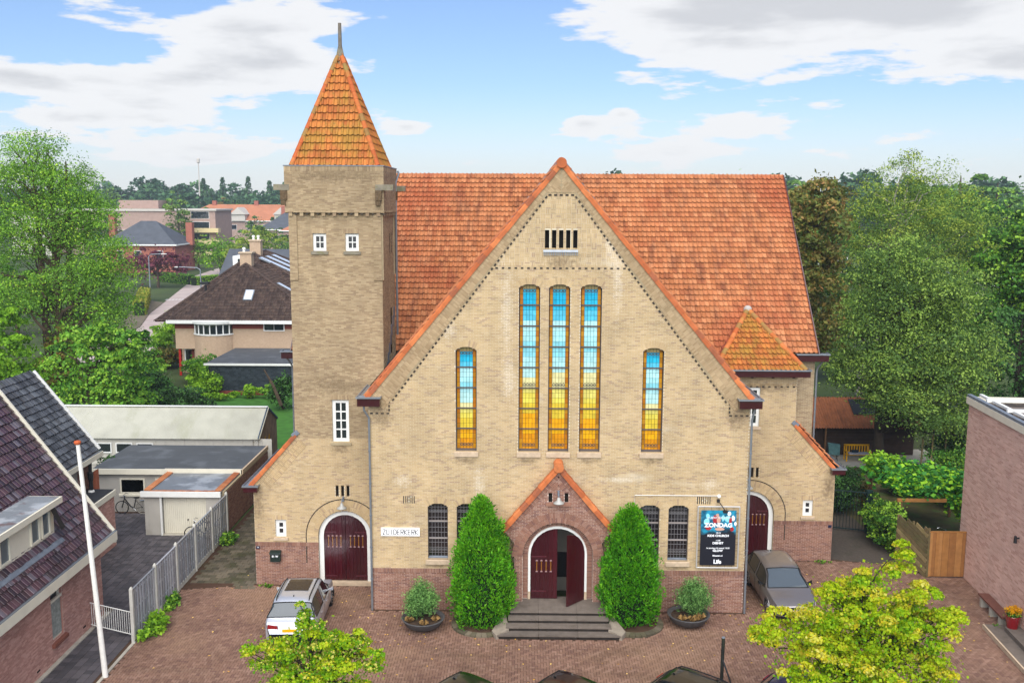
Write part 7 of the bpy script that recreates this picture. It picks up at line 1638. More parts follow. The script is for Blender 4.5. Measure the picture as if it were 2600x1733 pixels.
for d in (-.35, -2.6, -5.2): pbox('roof_rail', 'white', -2.3, 4.7, d, d-.14, 8.20, 8.30, pk)
for u in (2.2, .1): pbox('roof_slab', M('old roof slab', ['#6a6058'], .9, var=.3, varscale=3) if u > 2 else bpy.data.materials['old roof slab'], u, u+1.0, -.8, -2.4, 7.9, 8.05, pk)
pbox('door_frame', 'white', -2.62, -2.36, .06, -.2, 0, 3.1, pk); pbox('entrance_wall', 'white', -5, -2.62, .0, -.3, 0, 3.1, pk)
lm = thing('wall_lamp', 'small black lamp on the pink brick wall', 'lamp', PP_(-1.15, 3.6, .1)); t = MB(); t.tube([PP_(-1.15, 3.5, .16), PP_(-1.15, 3.78, .16)], [.07, .05], 8); t.bar(PP_(-1.15, 3.7, 0), PP_(-1.15, 3.7, .16), .05, .05); t.build('lantern', MAT['iron'], lm)
bc = thing('stone_bench', 'low bench with brown seat on concrete feet along the pink wall', 'bench', PP_(-.2, 0, .4))
MAT['redslab'] = M('reddish brown bench slab', ['#6d463a'], .85, var=.15, varscale=5); pbox('seat', 'redslab', -1.35, 1.05, .10, .52, .42, .50, bc)
for u in (-1.1, -.2, .75): pbox('foot', 'concrete', u, u+.18, .14, .48, 0, .42, bc)
ep = thing('entrance_steps', 'two low stone steps of the pink building at the right edge', 'steps', PP_(-4, 0, .6)); pbox('step', 'stone', -7, -1.35, .05, 1.15, 0, .18, ep); pbox('step', 'stone', -7, -1.9, .0, .62, .18, .36, ep); pbox('step_edge', 'sill', -7, -1.3, 1.15, 1.22, 0, .17, ep)
pt = thing('flower_pot', 'tall glossy red flower pot with yellow chrysanthemums by the pink wall', 'pot', PP_(-1.95, .18, .42)); c = PP_(-1.95, .19, .36)
t = MB(); t.lathe([(.0, 0), (.17, 0), (.20, .1), (.27, .62), (.28, .66), (.24, .66), (.22, .58), (0, .57)], c, 20); t.build('pot', M('glossy red glaze', ['#7c0a16'], .15, spec=.6, coat=.6), pt, smooth=True)
q = thing('chrysanthemum', 'yellow flowering chrysanthemum in the red pot', 'plant', (c[0], c[1], c[2]+.6)); foliage('leaves', q, [(0, 0, .12, .26, .26, .16)], 40, 16, .05, .07, LEAF['bush'], 41, local=True); foliage('flowers', q, [(0, 0, .28, .3, .3, .12)], 60, 16, .04, .06, LEAF['flower'], 42, local=True, up=1.2, asp=.9)
shrub('weed_tuft', 'small weeds between the stone bench and the red pot', None, *PP_(-1.45, 0, .75)[:2], .4, .4, .25, LEAF['bush'], 43, size=.08, n=20, per=12, cat='weeds', stem=False)
# plank fence, wooden door, green gate
MAT['oldplank'] = M('mossy old plank', ['#7a6a48', '#6c5d3e', '#85744f', '#5f5438'], .9, var=.2, varscale=4, stains=[(4., .5, .7, '#55602c', .5)])
MAT['newwood'] = M('orange brown timber', ['#9a6a38', '#a27240', '#8e6034', '#a87a48'], .7, var=.15, varscale=4)
pf = thing('plank_fence', 'old fence panel of slanting mossy planks left of the timber gate', 'fence', (16.4, 5, 0)); A0, B0 = Vector((16.1, 5.9, 0)), Vector((16.75, 4.0, 0)); D0 = B0-A0
f_pf = Fr(tuple(A0), tuple(D0.normalized()), n=(-.95, -.31, 0)); LL = D0.length
for i in range(15):
    z = -.9+i*.235; P = []
    for u in (0, LL): P.append((u, z+(LL-u)*.42))
    a, b = P; 
    if a[1] > 2.25: a = (a[0]+(a[1]-2.25)/.42, 2.25)
    if b[1] < .02: b = (b[0]-(.02-b[1])/.42, .02)
    if a[0] > LL-.1 or b[0] < .1: continue
    t = MB(); t.bar(f_pf(a[0], a[1], .01*(i % 2)), f_pf(b[0], b[1], .01*(i % 2)), .035, .19, r=R.random()); t.build('plank', MAT['oldplank'], pf)
for u in (0, LL/2, LL): t = MB(); t.bar(f_pf(u, 0, -.05), f_pf(u, 2.3, -.05), .09, .09); t.build('post', MAT['oldplank'], pf)
tg = thing('timber_gate', 'orange-brown timber gate between the old fence and the pink building', 'gate', (17.5, 4, 0))
for i in range(11): x = 16.82+i*.148; t = MB(); t.box(x, x+.142, 3.98+.012*(i % 2), 4.01+.012*(i % 2), .06, 2.12, r=R.random()); t.build('gate_board', MAT['newwood'], tg)
for z in (.4, 1.7): t = MB(); t.box(16.8, 18.45, 4.03, 4.07, z, z+.1); t.build('rail', MAT['newwood'], tg)
t = MB(); t.box(16.8, 18.45, 3.97, 4.06, 2.12, 2.16); t.build('top_rail', MAT['newwood'], tg)
gg = thing('iron_gate', 'dark green barred iron gate at the end of the right side path', 'gate', (15.3, 10.1, 0))
MAT['gategreen'] = M('dark green paint', ['#14292a'], .45, spec=.5)
for i in range(13): f = i/12; x, y = 14.3+1.8*f, 10.5-.55*f; t = MB(); t.tube([(x, y, .05), (x, y, 2.1)], .014, 5); t.build('gate_bar', MAT['gategreen'], gg)
for z in (.12, 2.1): t = MB(); t.bar((14.3, 10.5, z), (16.1, 9.95, z), .05, .05); t.build('gate_rail', MAT['gategreen'], gg)
t = MB(); t.box(16.05, 16.35, 9.8, 10.0, 0, 2.25); t.build('gate_post', MAT['gategreen'], gg)
shrub('ivy_hedge', 'dense dark ivy mass between the green gate and the plank fence', None, 16.35, 7.9, 1.5, 4.2, 2.5, LEAF['bush'], 44, size=.13, n=420, per=24, cat='hedge', asp=.8)
shrub('ivy_hedge', 'dark evergreen hedge behind the green iron gate', None, 15.6, 13.6, 3.4, 2.2, 2.3, LEAF['darkbush'], 45, size=.13, n=320, per=24, cat='hedge', asp=.8)
vt = thing('vine_arbour', 'arbour overgrown with large vine leaves above the parked bicycles', 'arbour', (19, 10, 0)); t = MB()
for x in (17.2, 21.5):
    for y in (8.4, 12.6): t.box(x-.06, x+.06, y-.06, y+.06, 0, 2.2)
t.build('arbour_post', MAT['wood'], vt); t = MB(); t.box(17.0, 19.4, 8.3, 8.42, 2.15, 2.3); t.box(17., 21.8, 12.5, 12.6, 2.15, 2.3); t.build('arbour_beam', MAT['newwood'], vt)
foliage('vine_leaves', vt, [(19.6, 10.6, 2.55, 2.3, 2.4, .45), (18.2, 12, 2.6, 1.8, 1.6, .5), (20.6, 8.6, 2.1, 1.0, 1.0, .7), (18, 9.5, 2.6, 1.1, 1.2, .35), (21.2, 9.0, 1.4, .6, .6, .9, 1.2)], 620, 16, .22, .24, LEAF['vine'], 46, up=1.1, asp=.95, bias=.6)
foliage('lime_leaves', vt, [(17.6, 12.6, 2.9, 1.2, .8, .4), (20.4, 8.2, 2.0, .7, .5, .6)], 130, 14, .16, .18, LEAF['lime'], 47, up=.8, asp=.9)
for i, (x, y, a) in enumerate(((18.6, 7.4, .3), (19.6, 7.0, .5), (20.4, 7.6, .2))): bicycle(['dark bicycle leaning under the vine arbour, nearest the plank fence', 'dark bicycle in the middle of those under the vine arbour', 'dark bicycle nearest the pink wall under the vine arbour'][i], x, y, a)
# garden shed, bench, chair
sd_ = thing('garden_shed', 'dark wooden garden shed with rusty orange corrugated roof', 'shed', (21, 25.5, 0)); MAT['shedwood'] = M('dark shed boards', ['#3a2c26', '#42332c', '#33271f'], .9, var=.2, varscale=3)
t = MB(); t.box(17.0, 24.6, 25.4, 28.6, 0, 2.1); t.build('wall', MAT['shedwood'], sd_)
for i in range(9): q = MB(); q.box(18.6, 24.6, 25.35, 25.398, .1+i*.22, .1+i*.22+.2, r=R.random()); q.build('wall_board', MAT['shedwood'], sd_)
MAT['rustroof'] = M('rusty orange corrugated sheet', ['#8f5634'], .75, var=.2, varscale=3, stains=[((3, .6, .6), .5, .7, '#5c3220', .6)])
for i in range(8): corrug('roof_sheet', 16.6+i*1.03, 17.65+i*1.03, 24.5, 2.02-.003*(i % 2), 27.2, 3.55-.003*(i % 2), MAT['rustroof'], sd_, p=.18, amp=.035)
corrug('back_roof', 16.6, 24.8, 27.2, 3.55, 29.4, 2.3, MAT['rustroof'], sd_, p=.3, amp=.03)
t = MB(); t.hexa([(20.6, 25.6, 2.68), (22.2, 25.6, 2.68), (22.2, 26.9, 3.42), (20.6, 26.9, 3.42), (20.6, 25.6, 2.74), (22.2, 25.6, 2.74), (22.2, 26.9, 3.48), (20.6, 26.9, 3.48)]); t.build('dark_roof_panel', M('dark tarpaulin', ['#1c2126'], .6, spec=.3), sd_)  # flat dark panel lying on the shed roof
for x in (17.6, 18.5): t = MB(); t.box(x-.05, x+.05, 24.6, 24.7, 0, 2.1); t.build('post', MAT['wood'], sd_)
yb = thing('garden_bench', 'bright yellow garden bench with cushions before the dark shed', 'bench', (20.4, 24.0, 0)); MAT['yellow'] = M('yellow paint', ['#c99408'], .5, var=.1)
t = MB(); 
for x in (19.65, 21.2): t.box(x-.04, x+.04, 23.7, 23.78, 0, .62); t.box(x-.04, x+.04, 24.2, 24.28, 0, 1.0); t.box(x-.05, x+.05, 23.68, 24.2, .62, .67)
t.build('bench_frame', MAT['yellow'], yb)
for i in range(4): q = MB(); q.box(19.6, 21.25, 23.70+i*.12, 23.80+i*.12, .42, .45); q.build('seat_slat', MAT['yellow'], yb)
for i in range(9): x = 19.75+i*.17; q = MB(); q.box(x, x+.07, 24.22, 24.25, .5, .92); q.build('back_slat', MAT['yellow'], yb)
q = MB(); q.box(19.6, 21.25, 24.2, 24.27, .92, 1.02); q.build('top_rail', MAT['yellow'], yb)
cs = MB(); cs.box(19.8, 21.1, 23.72, 24.14, .455, .53); o = cs.build('seat_cushion', M('grey cushion', ['#8d919c'], .9, var=.2, varscale=6)); tag(o, 'grey patterned cushion lying on the yellow bench', 'cushion')
cs = MB(); cs.box(20.05, 20.45, 23.9, 24.1, .54, .68); o = cs.build('blue_cloth', M('navy cloth', ['#1a2c3c'], .9)); tag(o, 'dark blue cloth lying on the cushion of the yellow bench', 'cloth')
cf = thing('covered_chair', 'folding chair under a blue-green cover left of the yellow bench', 'chair', (18.8, 23.7, 0)); t = MB(); t.hexa([(18.45, 23.5, .5), (19.1, 23.5, .45), (19.05, 23.9, .45), (18.5, 23.9, .5), (18.42, 23.75, 1.15), (19.2, 23.75, 1.1), (19.2, 23.95, 1.1), (18.42, 23.95, 1.2)]); t.build('cover', M('teal fabric cover', ['#47696a'], .8, var=.2, varscale=6), cf)
t = MB(); 
for x in (18.55, 19.0): t.tube([(x, 23.5, 0), (x, 23.9, .6)], .02, 6); t.tube([(x, 23.9, 0), (x, 23.5, .6)], .02, 6)
t.build('chair_frame', MAT['iron'], cf)
shrub('flowering_shrub', 'reddish flowering shrub beside the vine arbour', None, 17.6, 14.6, 1.2, 1.2, 1.5, LEAF['chestnut'], 48, n=50)
shrub('garden_shrub', 'tall leafy shrub against the pink wall behind the arbour', None, 22.5, 14.5, 3.5, 3, 3.6, LEAF['bush'], 49, n=240, size=.16)
shrub('garden_shrub', 'leafy shrub between the olive tree trunk and the vine arbour', None, 20.6, 16.5, 2.6, 2.2, 1.7, LEAF['bush'], 151, n=150, size=.15)
shrub('garden_shrub', 'low dark shrub at the foot of the iron gate hedge', None, 17.4, 17.5, 2.4, 2.6, 1.8, LEAF['darkbush'], 152, n=140, size=.15)
shrub('garden_shrub', 'dark shrub at the right end of the shed', None, 25.6, 21, 3.2, 3, 3.4, LEAF['darkbush'], 50, n=200, size=.16)
for i, x in enumerate((23.0, 23.6, 24.4)): pst = MB().tube([(x, 20.2, 0), (x+.05, 20.2, 3.2)], .05, 7).build('bean_pole', MAT['oldplank']); tag(pst, ['leftmost of three upright garden poles near the shed end', 'middle one of three upright garden poles near the shed end', 'rightmost of three upright garden poles near the shed end'][i], 'pole')

# ---- trees on the right
tree('birch_tree', 'large spreading olive-green tree shading the garden shed behind the church', None, (20.45, 20.5, 0), 15.4,
     [(22.2, 0, 0, 0, 0, 0, 0)][0:0]+[(1.6, 0, 6.6, 4.3, 3.6, 3.4), (3.6, 0, 7.6, 3.4, 3, 2.6), (-.9, .3, 6.6, 2.6, 2.6, 2.2), (1.6, 0, 10.6, 3.6, 3, 2.6), (.3, 0, 12.3, 2.4, 2.2, 2.0), (3.6, 0, 10.9, 2.5, 2.3, 2.1), (1.1, 0, 13.6, 1.1, 1.1, 1.0), (2.4, -1.2, 4.4, 3.6, 2.4, 1.3), (3.6, -1.0, 3.4, 2.4, 2.0, 1.1), (.6, -1.2, 4.6, 2.0, 1.6, .9), (-.3, 0, 9.3, 2.5, 2.3, 2.2), (5.6, 0, 7.8, 1.4, 1.6, 1.6)],
     2300, 26, .42, .165, LEAF['olive_light'], 101, trunk_r=.32, bark='bark_dark', fork=.22, limbs=40, up=.25, bias=.6, asp=.6)
tree('birch_tree', 'tall wispy birch rising above the other trees right of the roof', None, (25.2, 38, 0), 20.4,
     [(3.2, 0, 14.5, 4.0, 3, 3.6), (1.0, 0, 14.2, 3.2, 3, 3.2), (3.6, 0, 17.8, 1.6, 1.6, 1.9), (6.6, 0, 15.6, 2.4, 2.2, 2.6), (.8, 0, 17.4, 1.4, 1.4, 1.7), (2.6, 0, 19.4, .7, .7, 1.0), (5.4, 0, 18.6, .6, .6, .9), (3.5, 0, 10.2, 5, 3, 3.6), (8.3, 0, 13.2, 1.9, 2, 2.6)],
     1350, 24, .42, .18, LEAF['olive'], 102, trunk_r=.3, bark='bark_birch', fork=.3, limbs=40, up=.15, bias=.65, asp=.5, droop=.4, lean=2.4)
tree('chestnut_tree', 'browning horse chestnut tree directly behind the right roof end', None, (18.6, 31, 0), 18.6,
     [(.3, 0, 14.5, 2.6, 2.4, 3.2), (.6, 0, 16.8, 1.7, 1.7, 1.5), (.4, 0, 11, 3.0, 2.6, 3.2), (.2, 0, 7.5, 2.8, 2.6, 3), (-1.6, 0, 13, 1.8, 1.8, 3.6), (-1.5, 0, 9, 2, 2, 3.4)], 800, 18, .36, .34, LEAF['chestnut'], 103, trunk_r=.34, bark='bark_dark', fork=.25, limbs=26, up=.35, bias=.6, asp=.55)
tree('maple_tree', 'bright green maple crown at the far right above the pink building', None, (35.0, 32, 0), 16,
     [(0, 0, 12.5, 3.2, 3, 2.8), (-1.8, 0, 11, 2.6, 2.4, 2.2), (.6, 0, 15, 1.8, 1.8, 1.4), (-2.6, 0, 13.6, 1.5, 1.5, 1.2), (2, 0, 9, 4, 3, 3), (-2.5, 0, 8, 2.4, 2.4, 2)], 900, 20, .40, .27, LEAF['bush'], 104, trunk_r=.35, fork=.3, limbs=26, up=.4, asp=.8)
tree('yew_tree', 'very dark evergreen between the olive tree and the pink building', None, (32.0, 27, 0), 10.4, [(0, 0, 4.5, 3.2, 2.5, 3.6), (2.8, 0, 4.5, 2.6, 2.5, 3.6), (.5, 0, 8, 2.4, 2, 2)], 560, 22, .4, .24, LEAF['darkbush'], 105, bark='bark_dark', fork=.2)
tree('oak_tree', 'tall dark tree standing behind the right roof end', None, (25, 52, 0), 17.5, [(0, 0, 12, 5, 4, 4.5), (-3, 0, 10, 4, 3, 4), (0, 0, 6, 6, 4, 4)], 520, 20, .6, .42, LEAF['darkolive'], 106)
tree('oak_tree', 'round green tree behind the birch at the right', None, (40, 62, 0), 17, [(0, 0, 11.5, 5, 4, 4.6), (4.5, 0, 10.5, 4, 3, 4), (-4, 0, 9, 4, 4, 4), (0, 0, 5, 8, 4, 4)], 560, 20, .6, .42, LEAF['darkolive'], 107)
tree('oak_tree', 'broad mid-green tree above the pink building, left of the maple', None, (54.5, 88, 0), 20, [(0, 0, 14, 6, 5, 5), (5, 0, 12.5, 5, 4, 5), (-5, 0, 11, 4, 4, 4), (0, 0, 6, 9, 4, 5)], 560, 18, .8, .55, LEAF['maple'], 108)

# ================================================================ left vegetation
tree('ash_tree', 'huge airy green ash tree filling the left edge', None, (-35.2, 31.5, 0), 21.5,
     [(-1.5, 0, 18.6, 2.2, 2.0, 2.2), (.9, 0, 17.4, 2.0, 2, 2.1), (-3.4, 0, 16.5, 2.6, 2.4, 2.6), (2.7, 0, 15.1, 1.8, 1.8, 1.7), (-.2, 0, 14.6, 3.2, 2.8, 2.4), (3.2, -.4, 12.4, 2.4, 2.2, 1.8), (-3.4, 0, 12.8, 3, 2.6, 2.6), (4.2, -.3, 10.8, 1.6, 1.6, 1.0), (1.6, -.5, 10.4, 2.9, 2.4, 1.7), (-3.2, -.5, 9.2, 3.2, 2.6, 2.0), (3.8, 0, 8.6, 1.8, 1.7, 1.2), (2.2, .2, 7.2, 3, 2.4, 1.8), (.2, 0, 20.2, .7, .7, .8), (-2.3, 0, 20.4, .7, .7, .8), (2.3, 0, 17.6, .8, .8, 1.0)],
     2100, 24, .44, .17, LEAF['ash'], 111, trunk_r=.36, bark='bark', fork=.30, limbs=60, up=.25, bias=.7, asp=.5, multi=3, twigs=1)
tree('maple_tree', 'leafy green tree under the left side of the ash tree', None, (-38.8, 29, 0), 9, [(0, 0, 5.5, 3.2, 2.6, 3), (2.2, 0, 4, 2.4, 2, 2.4), (-2.5, 0, 5, 3, 2.5, 3), (.8, 0, 8, 1.8, 1.6, 1.5)], 560, 20, .34, .25, LEAF['lime'], 112, fork=.2, asp=.8)
tree('maple_tree', 'bright green maple with low branches right of the ash trunks', None, (-31.5, 27.5, 0), 8.6, [(0, 0, 5.2, 2.6, 2.2, 2.6), (2.2, 0, 4.4, 2.0, 2, 2.2), (.4, 0, 7.2, 1.8, 1.6, 1.4), (3.2, 0, 6.6, 1.4, 1.4, 1.4), (0, 0, 2.4, 3.6, 2, 2)], 640, 20, .32, .24, LEAF['maple'], 113, fork=.2, asp=.8)
shrub('ivy_clump', 'reddish brown ivy-clad thicket round the ash trunks', None, -35.4, 31, 3.2, 2.4, 9, LEAF['chestnut'], 114, size=.24, n=260, per=20)
B_ = [('garden_shrub', 'dense mixed shrub right behind the barn roof, next to the maple', -29.5, 29, 4.2, 3.2, 4.2, 'bush', 260, .2), ('garden_shrub', 'wild dark shrub behind the middle of the barn', -26.9, 32, 4.6, 3, 3.3, 'darkbush', 260, .18),
      ('garden_shrub', 'yellow-green hydrangea shrub before the front door of the cream house', -31.0, 49.3, 3.2, 2.4, 2.9, 'bush', 170, .2), ('garden_shrub', 'broad leafy shrub left of the slate garage', -28.9, 43.2, 3.0, 2.0, 2.6, 'lime', 150, .22),
      ('garden_shrub', 'low bright green hosta bed along the lawn', -27.3, 41.6, 3.4, 1.4, .8, 'lime', 110, .18), ('garden_shrub', 'round lime green shrub before the slate garage', -24.6, 42.5, 1.7, 1.4, 1.4, 'lime', 70, .16), ('garden_shrub', 'small dark shrub at the right of the slate garage', -22.9, 42.6, 1.6, 1.3, 1.5, 'bush', 70, .16),
      ('rhododendron', 'large blue-green rhododendron by the tower downpipe', -20.9, 38.5, 2.4, 2.4, 3.4, 'darkbush', 150, .22), ('garden_shrub', 'low green plants along the middle of the lawn edge', -26.0, 43.0, 1.6, 1.0, .6, 'lime', 40, .16),
      ('garden_shrub', 'tall tangled shrub between the ash and the cream house', -35.2, 46, 4.0, 3, 4.2, 'bush', 230, .24), ('garden_shrub', 'dark shrub mass behind the tangled shrub', -31.5, 38, 4.4, 3, 3.2, 'darkbush', 220, .2),
      ('garden_shrub', 'red-tinged shrub in the front garden of the cream house', -36.8, 57, 3.0, 3, 2.6, 'chestnut', 120, .24)]
for nm, lb, x, y, w, d, h, lf, n, s in B_: shrub(nm, lb, None, x, y, w, d, h, LEAF[lf], int(abs(x*7+y*3)), size=s, n=n, per=20, asp=.75)
tr_ = thing('dead_branch', 'bare grey dead branch sticking out of the rhododendron', 'branch', (-21, 37, 0)); t = MB(); t.tube([(-20.6, 37, .6), (-21.2, 37, 2.2), (-21.9, 37, 3.5)], [.16, .13, .05], 6); t.build('wood', MAT['bark'], tr_)
# clipped lollipop trees along the street garden
lolli = None; spots = [(-38.6, 59.5, 3.1), (-40.6, 66, 3.1), (-42.0, 73, 3.2), (-44.4, 81, 3.3), (-39.5, 54, 2.8)]
labs = ['clipped round street-garden tree, second from the cream house corner', 'clipped round tree in the middle of the row beside the street', 'clipped round tree fourth along the row beside the street', 'farthest clipped round tree beside the street, near the white van', 'clipped round tree nearest the cream house in the row beside the street']
for i, (x, y, h) in enumerate(spots):
    if lolli is None: lolli = tree('clipped_tree', labs[0], 'clipped round trees along the street', (x, y, 0), h, [(0, 0, h-.8, 1.7, 1.5, .75), (.3, 0, h-.55, 1.2, 1.1, .6)], 150, 18, .2, .22, LEAF['lime'], 120, trunk_r=.1, fork=.6, limbs=6)
    else:
        o = lolli.copy(); COL.objects.link(o); o.location = (x, y, 0); o.rotation_euler = (0, 0, i*1.3); o['label'] = labs[i]
        for ch in lolli.children:
            q = ch.copy(); COL.objects.link(q); q.parent = o
            for g_ in ch.children: k = g_.copy(); COL.objects.link(k); k.parent = q
# ---- street
road = [(-49.5, 62), (-41.5, 62), (-43.2, 73), (-52.0, 106), (-56, 122), (-61, 150), (-66, 185), (-88, 340), (-96, 340), (-79, 224), (-74.6, 172), (-69, 140), (-62.6, 121), (-57.5, 103)]
sheet('road', [(-48.5, 60), (-41.0, 60), (-43.4, 73), (-50.2, 93), (-54.2, 112), (-55.6, 122), (-60.5, 150), (-70, 200), (-91, 330), (-97, 330), (-79, 224), (-73.5, 172), (-67.5, 150), (-60, 118), (-56.5, 103), (-52, 88)], .0, MAT['roadbrick'])
sheet('pavement', [(-50.6, 60), (-48.5, 60), (-52, 88), (-56.5, 103), (-60, 118), (-63.5, 121), (-59.5, 103), (-55, 88)], .08, MAT['mosspaver'])
sheet('side_street', [(-62, 140), (-58.5, 140), (-40, 165), (-40, 172), (-67.5, 152)], .004, MAT['roadbrick'])
for i in range(13):
    x, y = -61.5+i*.52, 122.5+i*.08; q = MB(); q.poly([(x, y, .012), (x+.3, y, .012), (x+.3, y+1.1, .012), (x, y+1.1, .012)]); o = q.build('road_marking', MAT['white']); o['kind'] = 'structure'
def hedge(label, p0, p1, w, h, m, seed, n=200):
    a, b = Vector(p0), Vector(p1); L_ = (b-a).length; an = math.atan2(b.y-a.y, b.x-a.x); t_ = thing('hedge', label, 'hedge', ((a.x+b.x)/2, (a.y+b.y)/2, 0), an)
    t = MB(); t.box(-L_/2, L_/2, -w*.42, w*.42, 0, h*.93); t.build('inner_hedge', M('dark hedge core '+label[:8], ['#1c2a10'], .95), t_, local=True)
    rs = np.random.RandomState(seed); C = []
    for i in range(n*16):
        u = rs.rand()*L_-L_/2; f = rs.randint(3)
        C.append((u, (w/2)*rs.uniform(-1, 1), h*rs.uniform(.94, 1.02)) if f == 0 else (u, w/2*(-1 if f == 1 else 1), h*rs.rand()))
    P, F = leaf_quads(np.array(C)+rs.normal(size=(len(C), 3))*.04, .28, rs); mesh_np('foliage', P, F, m, t_, rnd=rs.rand(len(F)), local=True)
hedge('clipped yellowish hedge along the left pavement of the street', (-56.8, 100, 0), (-64.5, 122, 0), 1.6, 2.1, LEAF['hedge'], 131, 300)
hedge('low green hedge curving along the far side of the crossing', (-66, 150, 0), (-58, 166, 0), 1.4, 1.6, LEAF['lime'], 132, 240)
hedge('green hedge behind the lamp post at the far corner', (-76, 160, 0), (-67, 152, 0), 1.6, 1.8, LEAF['maple'], 133, 220)
tree('plum_tree', 'dark purple-leaved plum tree beside the red brick house', None, (-71, 145, 0), 8, [(0, 0, 5, 5, 4, 3), (-5, 0, 4.2, 4, 3, 2.6), (3.5, 0, 4.6, 3, 3, 2.2)], 300, 18, .6, .5, LEAF['purple'], 134)
tree('round_tree', 'bright lime green round tree behind the street corner', None, (-66.5, 170, 0), 8.5, [(0, 0, 5, 6, 4, 3.6), (5, 0, 4.2, 4, 3, 3)], 300, 18, .6, .55, LEAF['lime'], 135)
tree('round_tree', 'yellowish green tree above the roof of the cream house', None, (-52.5, 150, 0), 11.5, [(0, 0, 7, 5, 4, 4.4), (-4.5, 0, 5.5, 3.4, 3, 3.6)], 320, 18, .6, .5, LEAF['olive'], 136)
tree('round_tree', 'leafy tree at the end of the hedge on the left pavement', None, (-65.5, 97, 0), 6.5, [(0, 0, 4, 3.5, 3, 2.5), (-4, 0, 4, 3, 3, 3)], 240, 18, .5, .4, LEAF['maple'], 137)
tree('round_tree', 'green tree mass left of the street behind the ash', None, (-63, 78, 0), 9, [(0, 0, 5, 5, 4, 4), (-7, 0, 5, 5, 4, 4.5)], 320, 18, .6, .45, LEAF['bush'], 138)
def lamppost(x, y, h, arm, label):
    l = thing('street_lamp', label, 'street lamp', (x, y, 0), 0, 'street lamps along the street'); t = MB(); t.tube([(x, y, 0), (x, y, h*.95), (x+arm*.15, y, h), (x+arm, y, h+.1)], [.13, .09, .07, .06], 8); t.build('pole', MAT['zinc'], l)
    t = MB(); t.hexa([(x+arm-.2, y-.15, h+.02), (x+arm+.7*np.sign(arm), y-.12, h+.05), (x+arm+.7*np.sign(arm), y+.12, h+.05), (x+arm-.2, y+.15, h+.02), (x+arm-.2, y-.15, h+.16), (x+arm+.7*np.sign(arm), y-.12, h+.12), (x+arm+.7*np.sign(arm), y+.12, h+.12), (x+arm-.2, y+.15, h+.16)]); t.build('lamp_head', MAT['white'], l)
lamppost(-65.0, 125.5, 7.4, 2.4, 'left grey street lamp beside the yellowish hedge'); lamppost(-50.6, 108.5, 6.4, -3.2, 'right street lamp whose arm reaches left over the street')
vn = thing('white_van', 'white van roof showing behind the clipped trees', 'van', (-46.2, 88, 0), .2)
t = MB(); t.hexa([(-.95, -2.4, .4), (.95, -2.4, .4), (.95, 2.4, .4), (-.95, 2.4, .4), (-.85, -2.3, 2.3), (.85, -2.3, 2.3), (.85, 1.5, 2.2), (-.85, 1.5, 2.2)]); t.build('body', MAT['white'], vn, local=True)
t = MB(); t.hexa([(-.88, 1.52, 1.3), (.88, 1.52, 1.3), (.9, 2.2, 1.2), (-.9, 2.2, 1.2), (-.8, 1.52, 2.1), (.8, 1.52, 2.1), (.85, 1.9, 1.7), (-.85, 1.9, 1.7)]); t.build('windscreen', MAT['carglass'], vn, local=True)
for s in (-1, 1):
    for yy in (-1.5, 1.5): t = MB(); t.tube([(s*.8, yy, .36), (s*.97, yy, .36)], .36, 14); t.build('wheel', MAT['tyre'], vn, local=True)
MAT['farbrick'] = M('far red brick', ['#965c4c'], .9, var=.12, varscale=2); MAT['farpink'] = M('far purple brown brick', ['#a0887c'], .9, var=.08, varscale=1); MAT['farslate'] = M('far grey roof', ['#4b4f55'], .8, var=.15, varscale=.8)
MAT['farorange'] = M('far orange roof', ['#a66c4e'], .8, var=.12, varscale=.4); MAT['farwhite'] = M('far white wall', ['#b9b3a8'], .8)
def win(parent, x, y, z, w, h, f=-1, m='glass'):
    t = MB(); t.box(x-w/2-.1, x+w/2+.1, y-.06, y, z-.1, z+h+.1); fr_ = t.build('window', MAT['white'], parent); t = MB(); t.box(x-w/2, x+w/2, y-.09, y-.062, z, z+h); t.build('pane', MAT[m], fr_)
def house(name, label, x0, x1, y0, y1, ze, zr, wm_, rm, kind='hipx', wins=(), chim=()):
    h = thing(name, label, 'house', ((x0+x1)/2, (y0+y1)/2, 0)); t = MB(); t.box(x0, x1, y0, y1, 0, ze); t.build('wall', MAT[wm_], h); o = .5; ym = (y0+y1)/2; t = MB()
    a = (x0-o, y0-o, ze); b = (x1+o, y0-o, ze); c = (x1+o, y1+o, ze); d = (x0-o, y1+o, ze); hp_ = min((y1-y0)/2, (x1-x0)/2-.2) if kind == 'hipx' else -.0
    e, f = (x0+hp_-(0 if kind == 'hipx' else o), ym, zr), (x1-hp_+(0 if kind == 'hipx' else o), ym, zr)
    t.poly([a, b, f, e]); t.poly([c, d, e, f]); t.poly([b, c, f]); t.poly([d, a, e]); t.poly([a, b, c, d]); r = t.build('roof', MAT[rm], h)
    t = MB(); t.box(x0-o-.1, x1+o+.1, y0-o-.15, y0-o, ze-.2, ze+.1); t.box(x1+o, x1+o+.1, y0-o, y1+o, ze-.2, ze+.1); t.build('eave_board', MAT['white'], h)
    n = int((zr-ze)/.5)
    for (x, z, w, hh) in wins: win(h, x, y0, z, w, hh)
    for (x, y, z0, z1, w) in chim: t = MB(); t.box(x-w/2, x+w/2, y-w/2, y+w/2, z0, z1); t.build('chimney', MAT['farbrick'], h)
    return h
house('far_house', 'red brick house with grey hipped roof beyond the purple tree', -97, -80.5, 181, 194, 6.4, 11.6, 'farbrick', 'farslate', wins=((-84, 3.0, 1.4, 2), (-89, 3, 1.4, 2), (-93, 3, 1.2, 2)), chim=((-80, 190, 6, 11.2, 1.5), (-96, 185, 7, 13, 1.4)))
ap = thing('apartment_block', 'flat-roofed brown brick apartment block with cream balconies', 'apartment block', (-98, 256, 0)); 
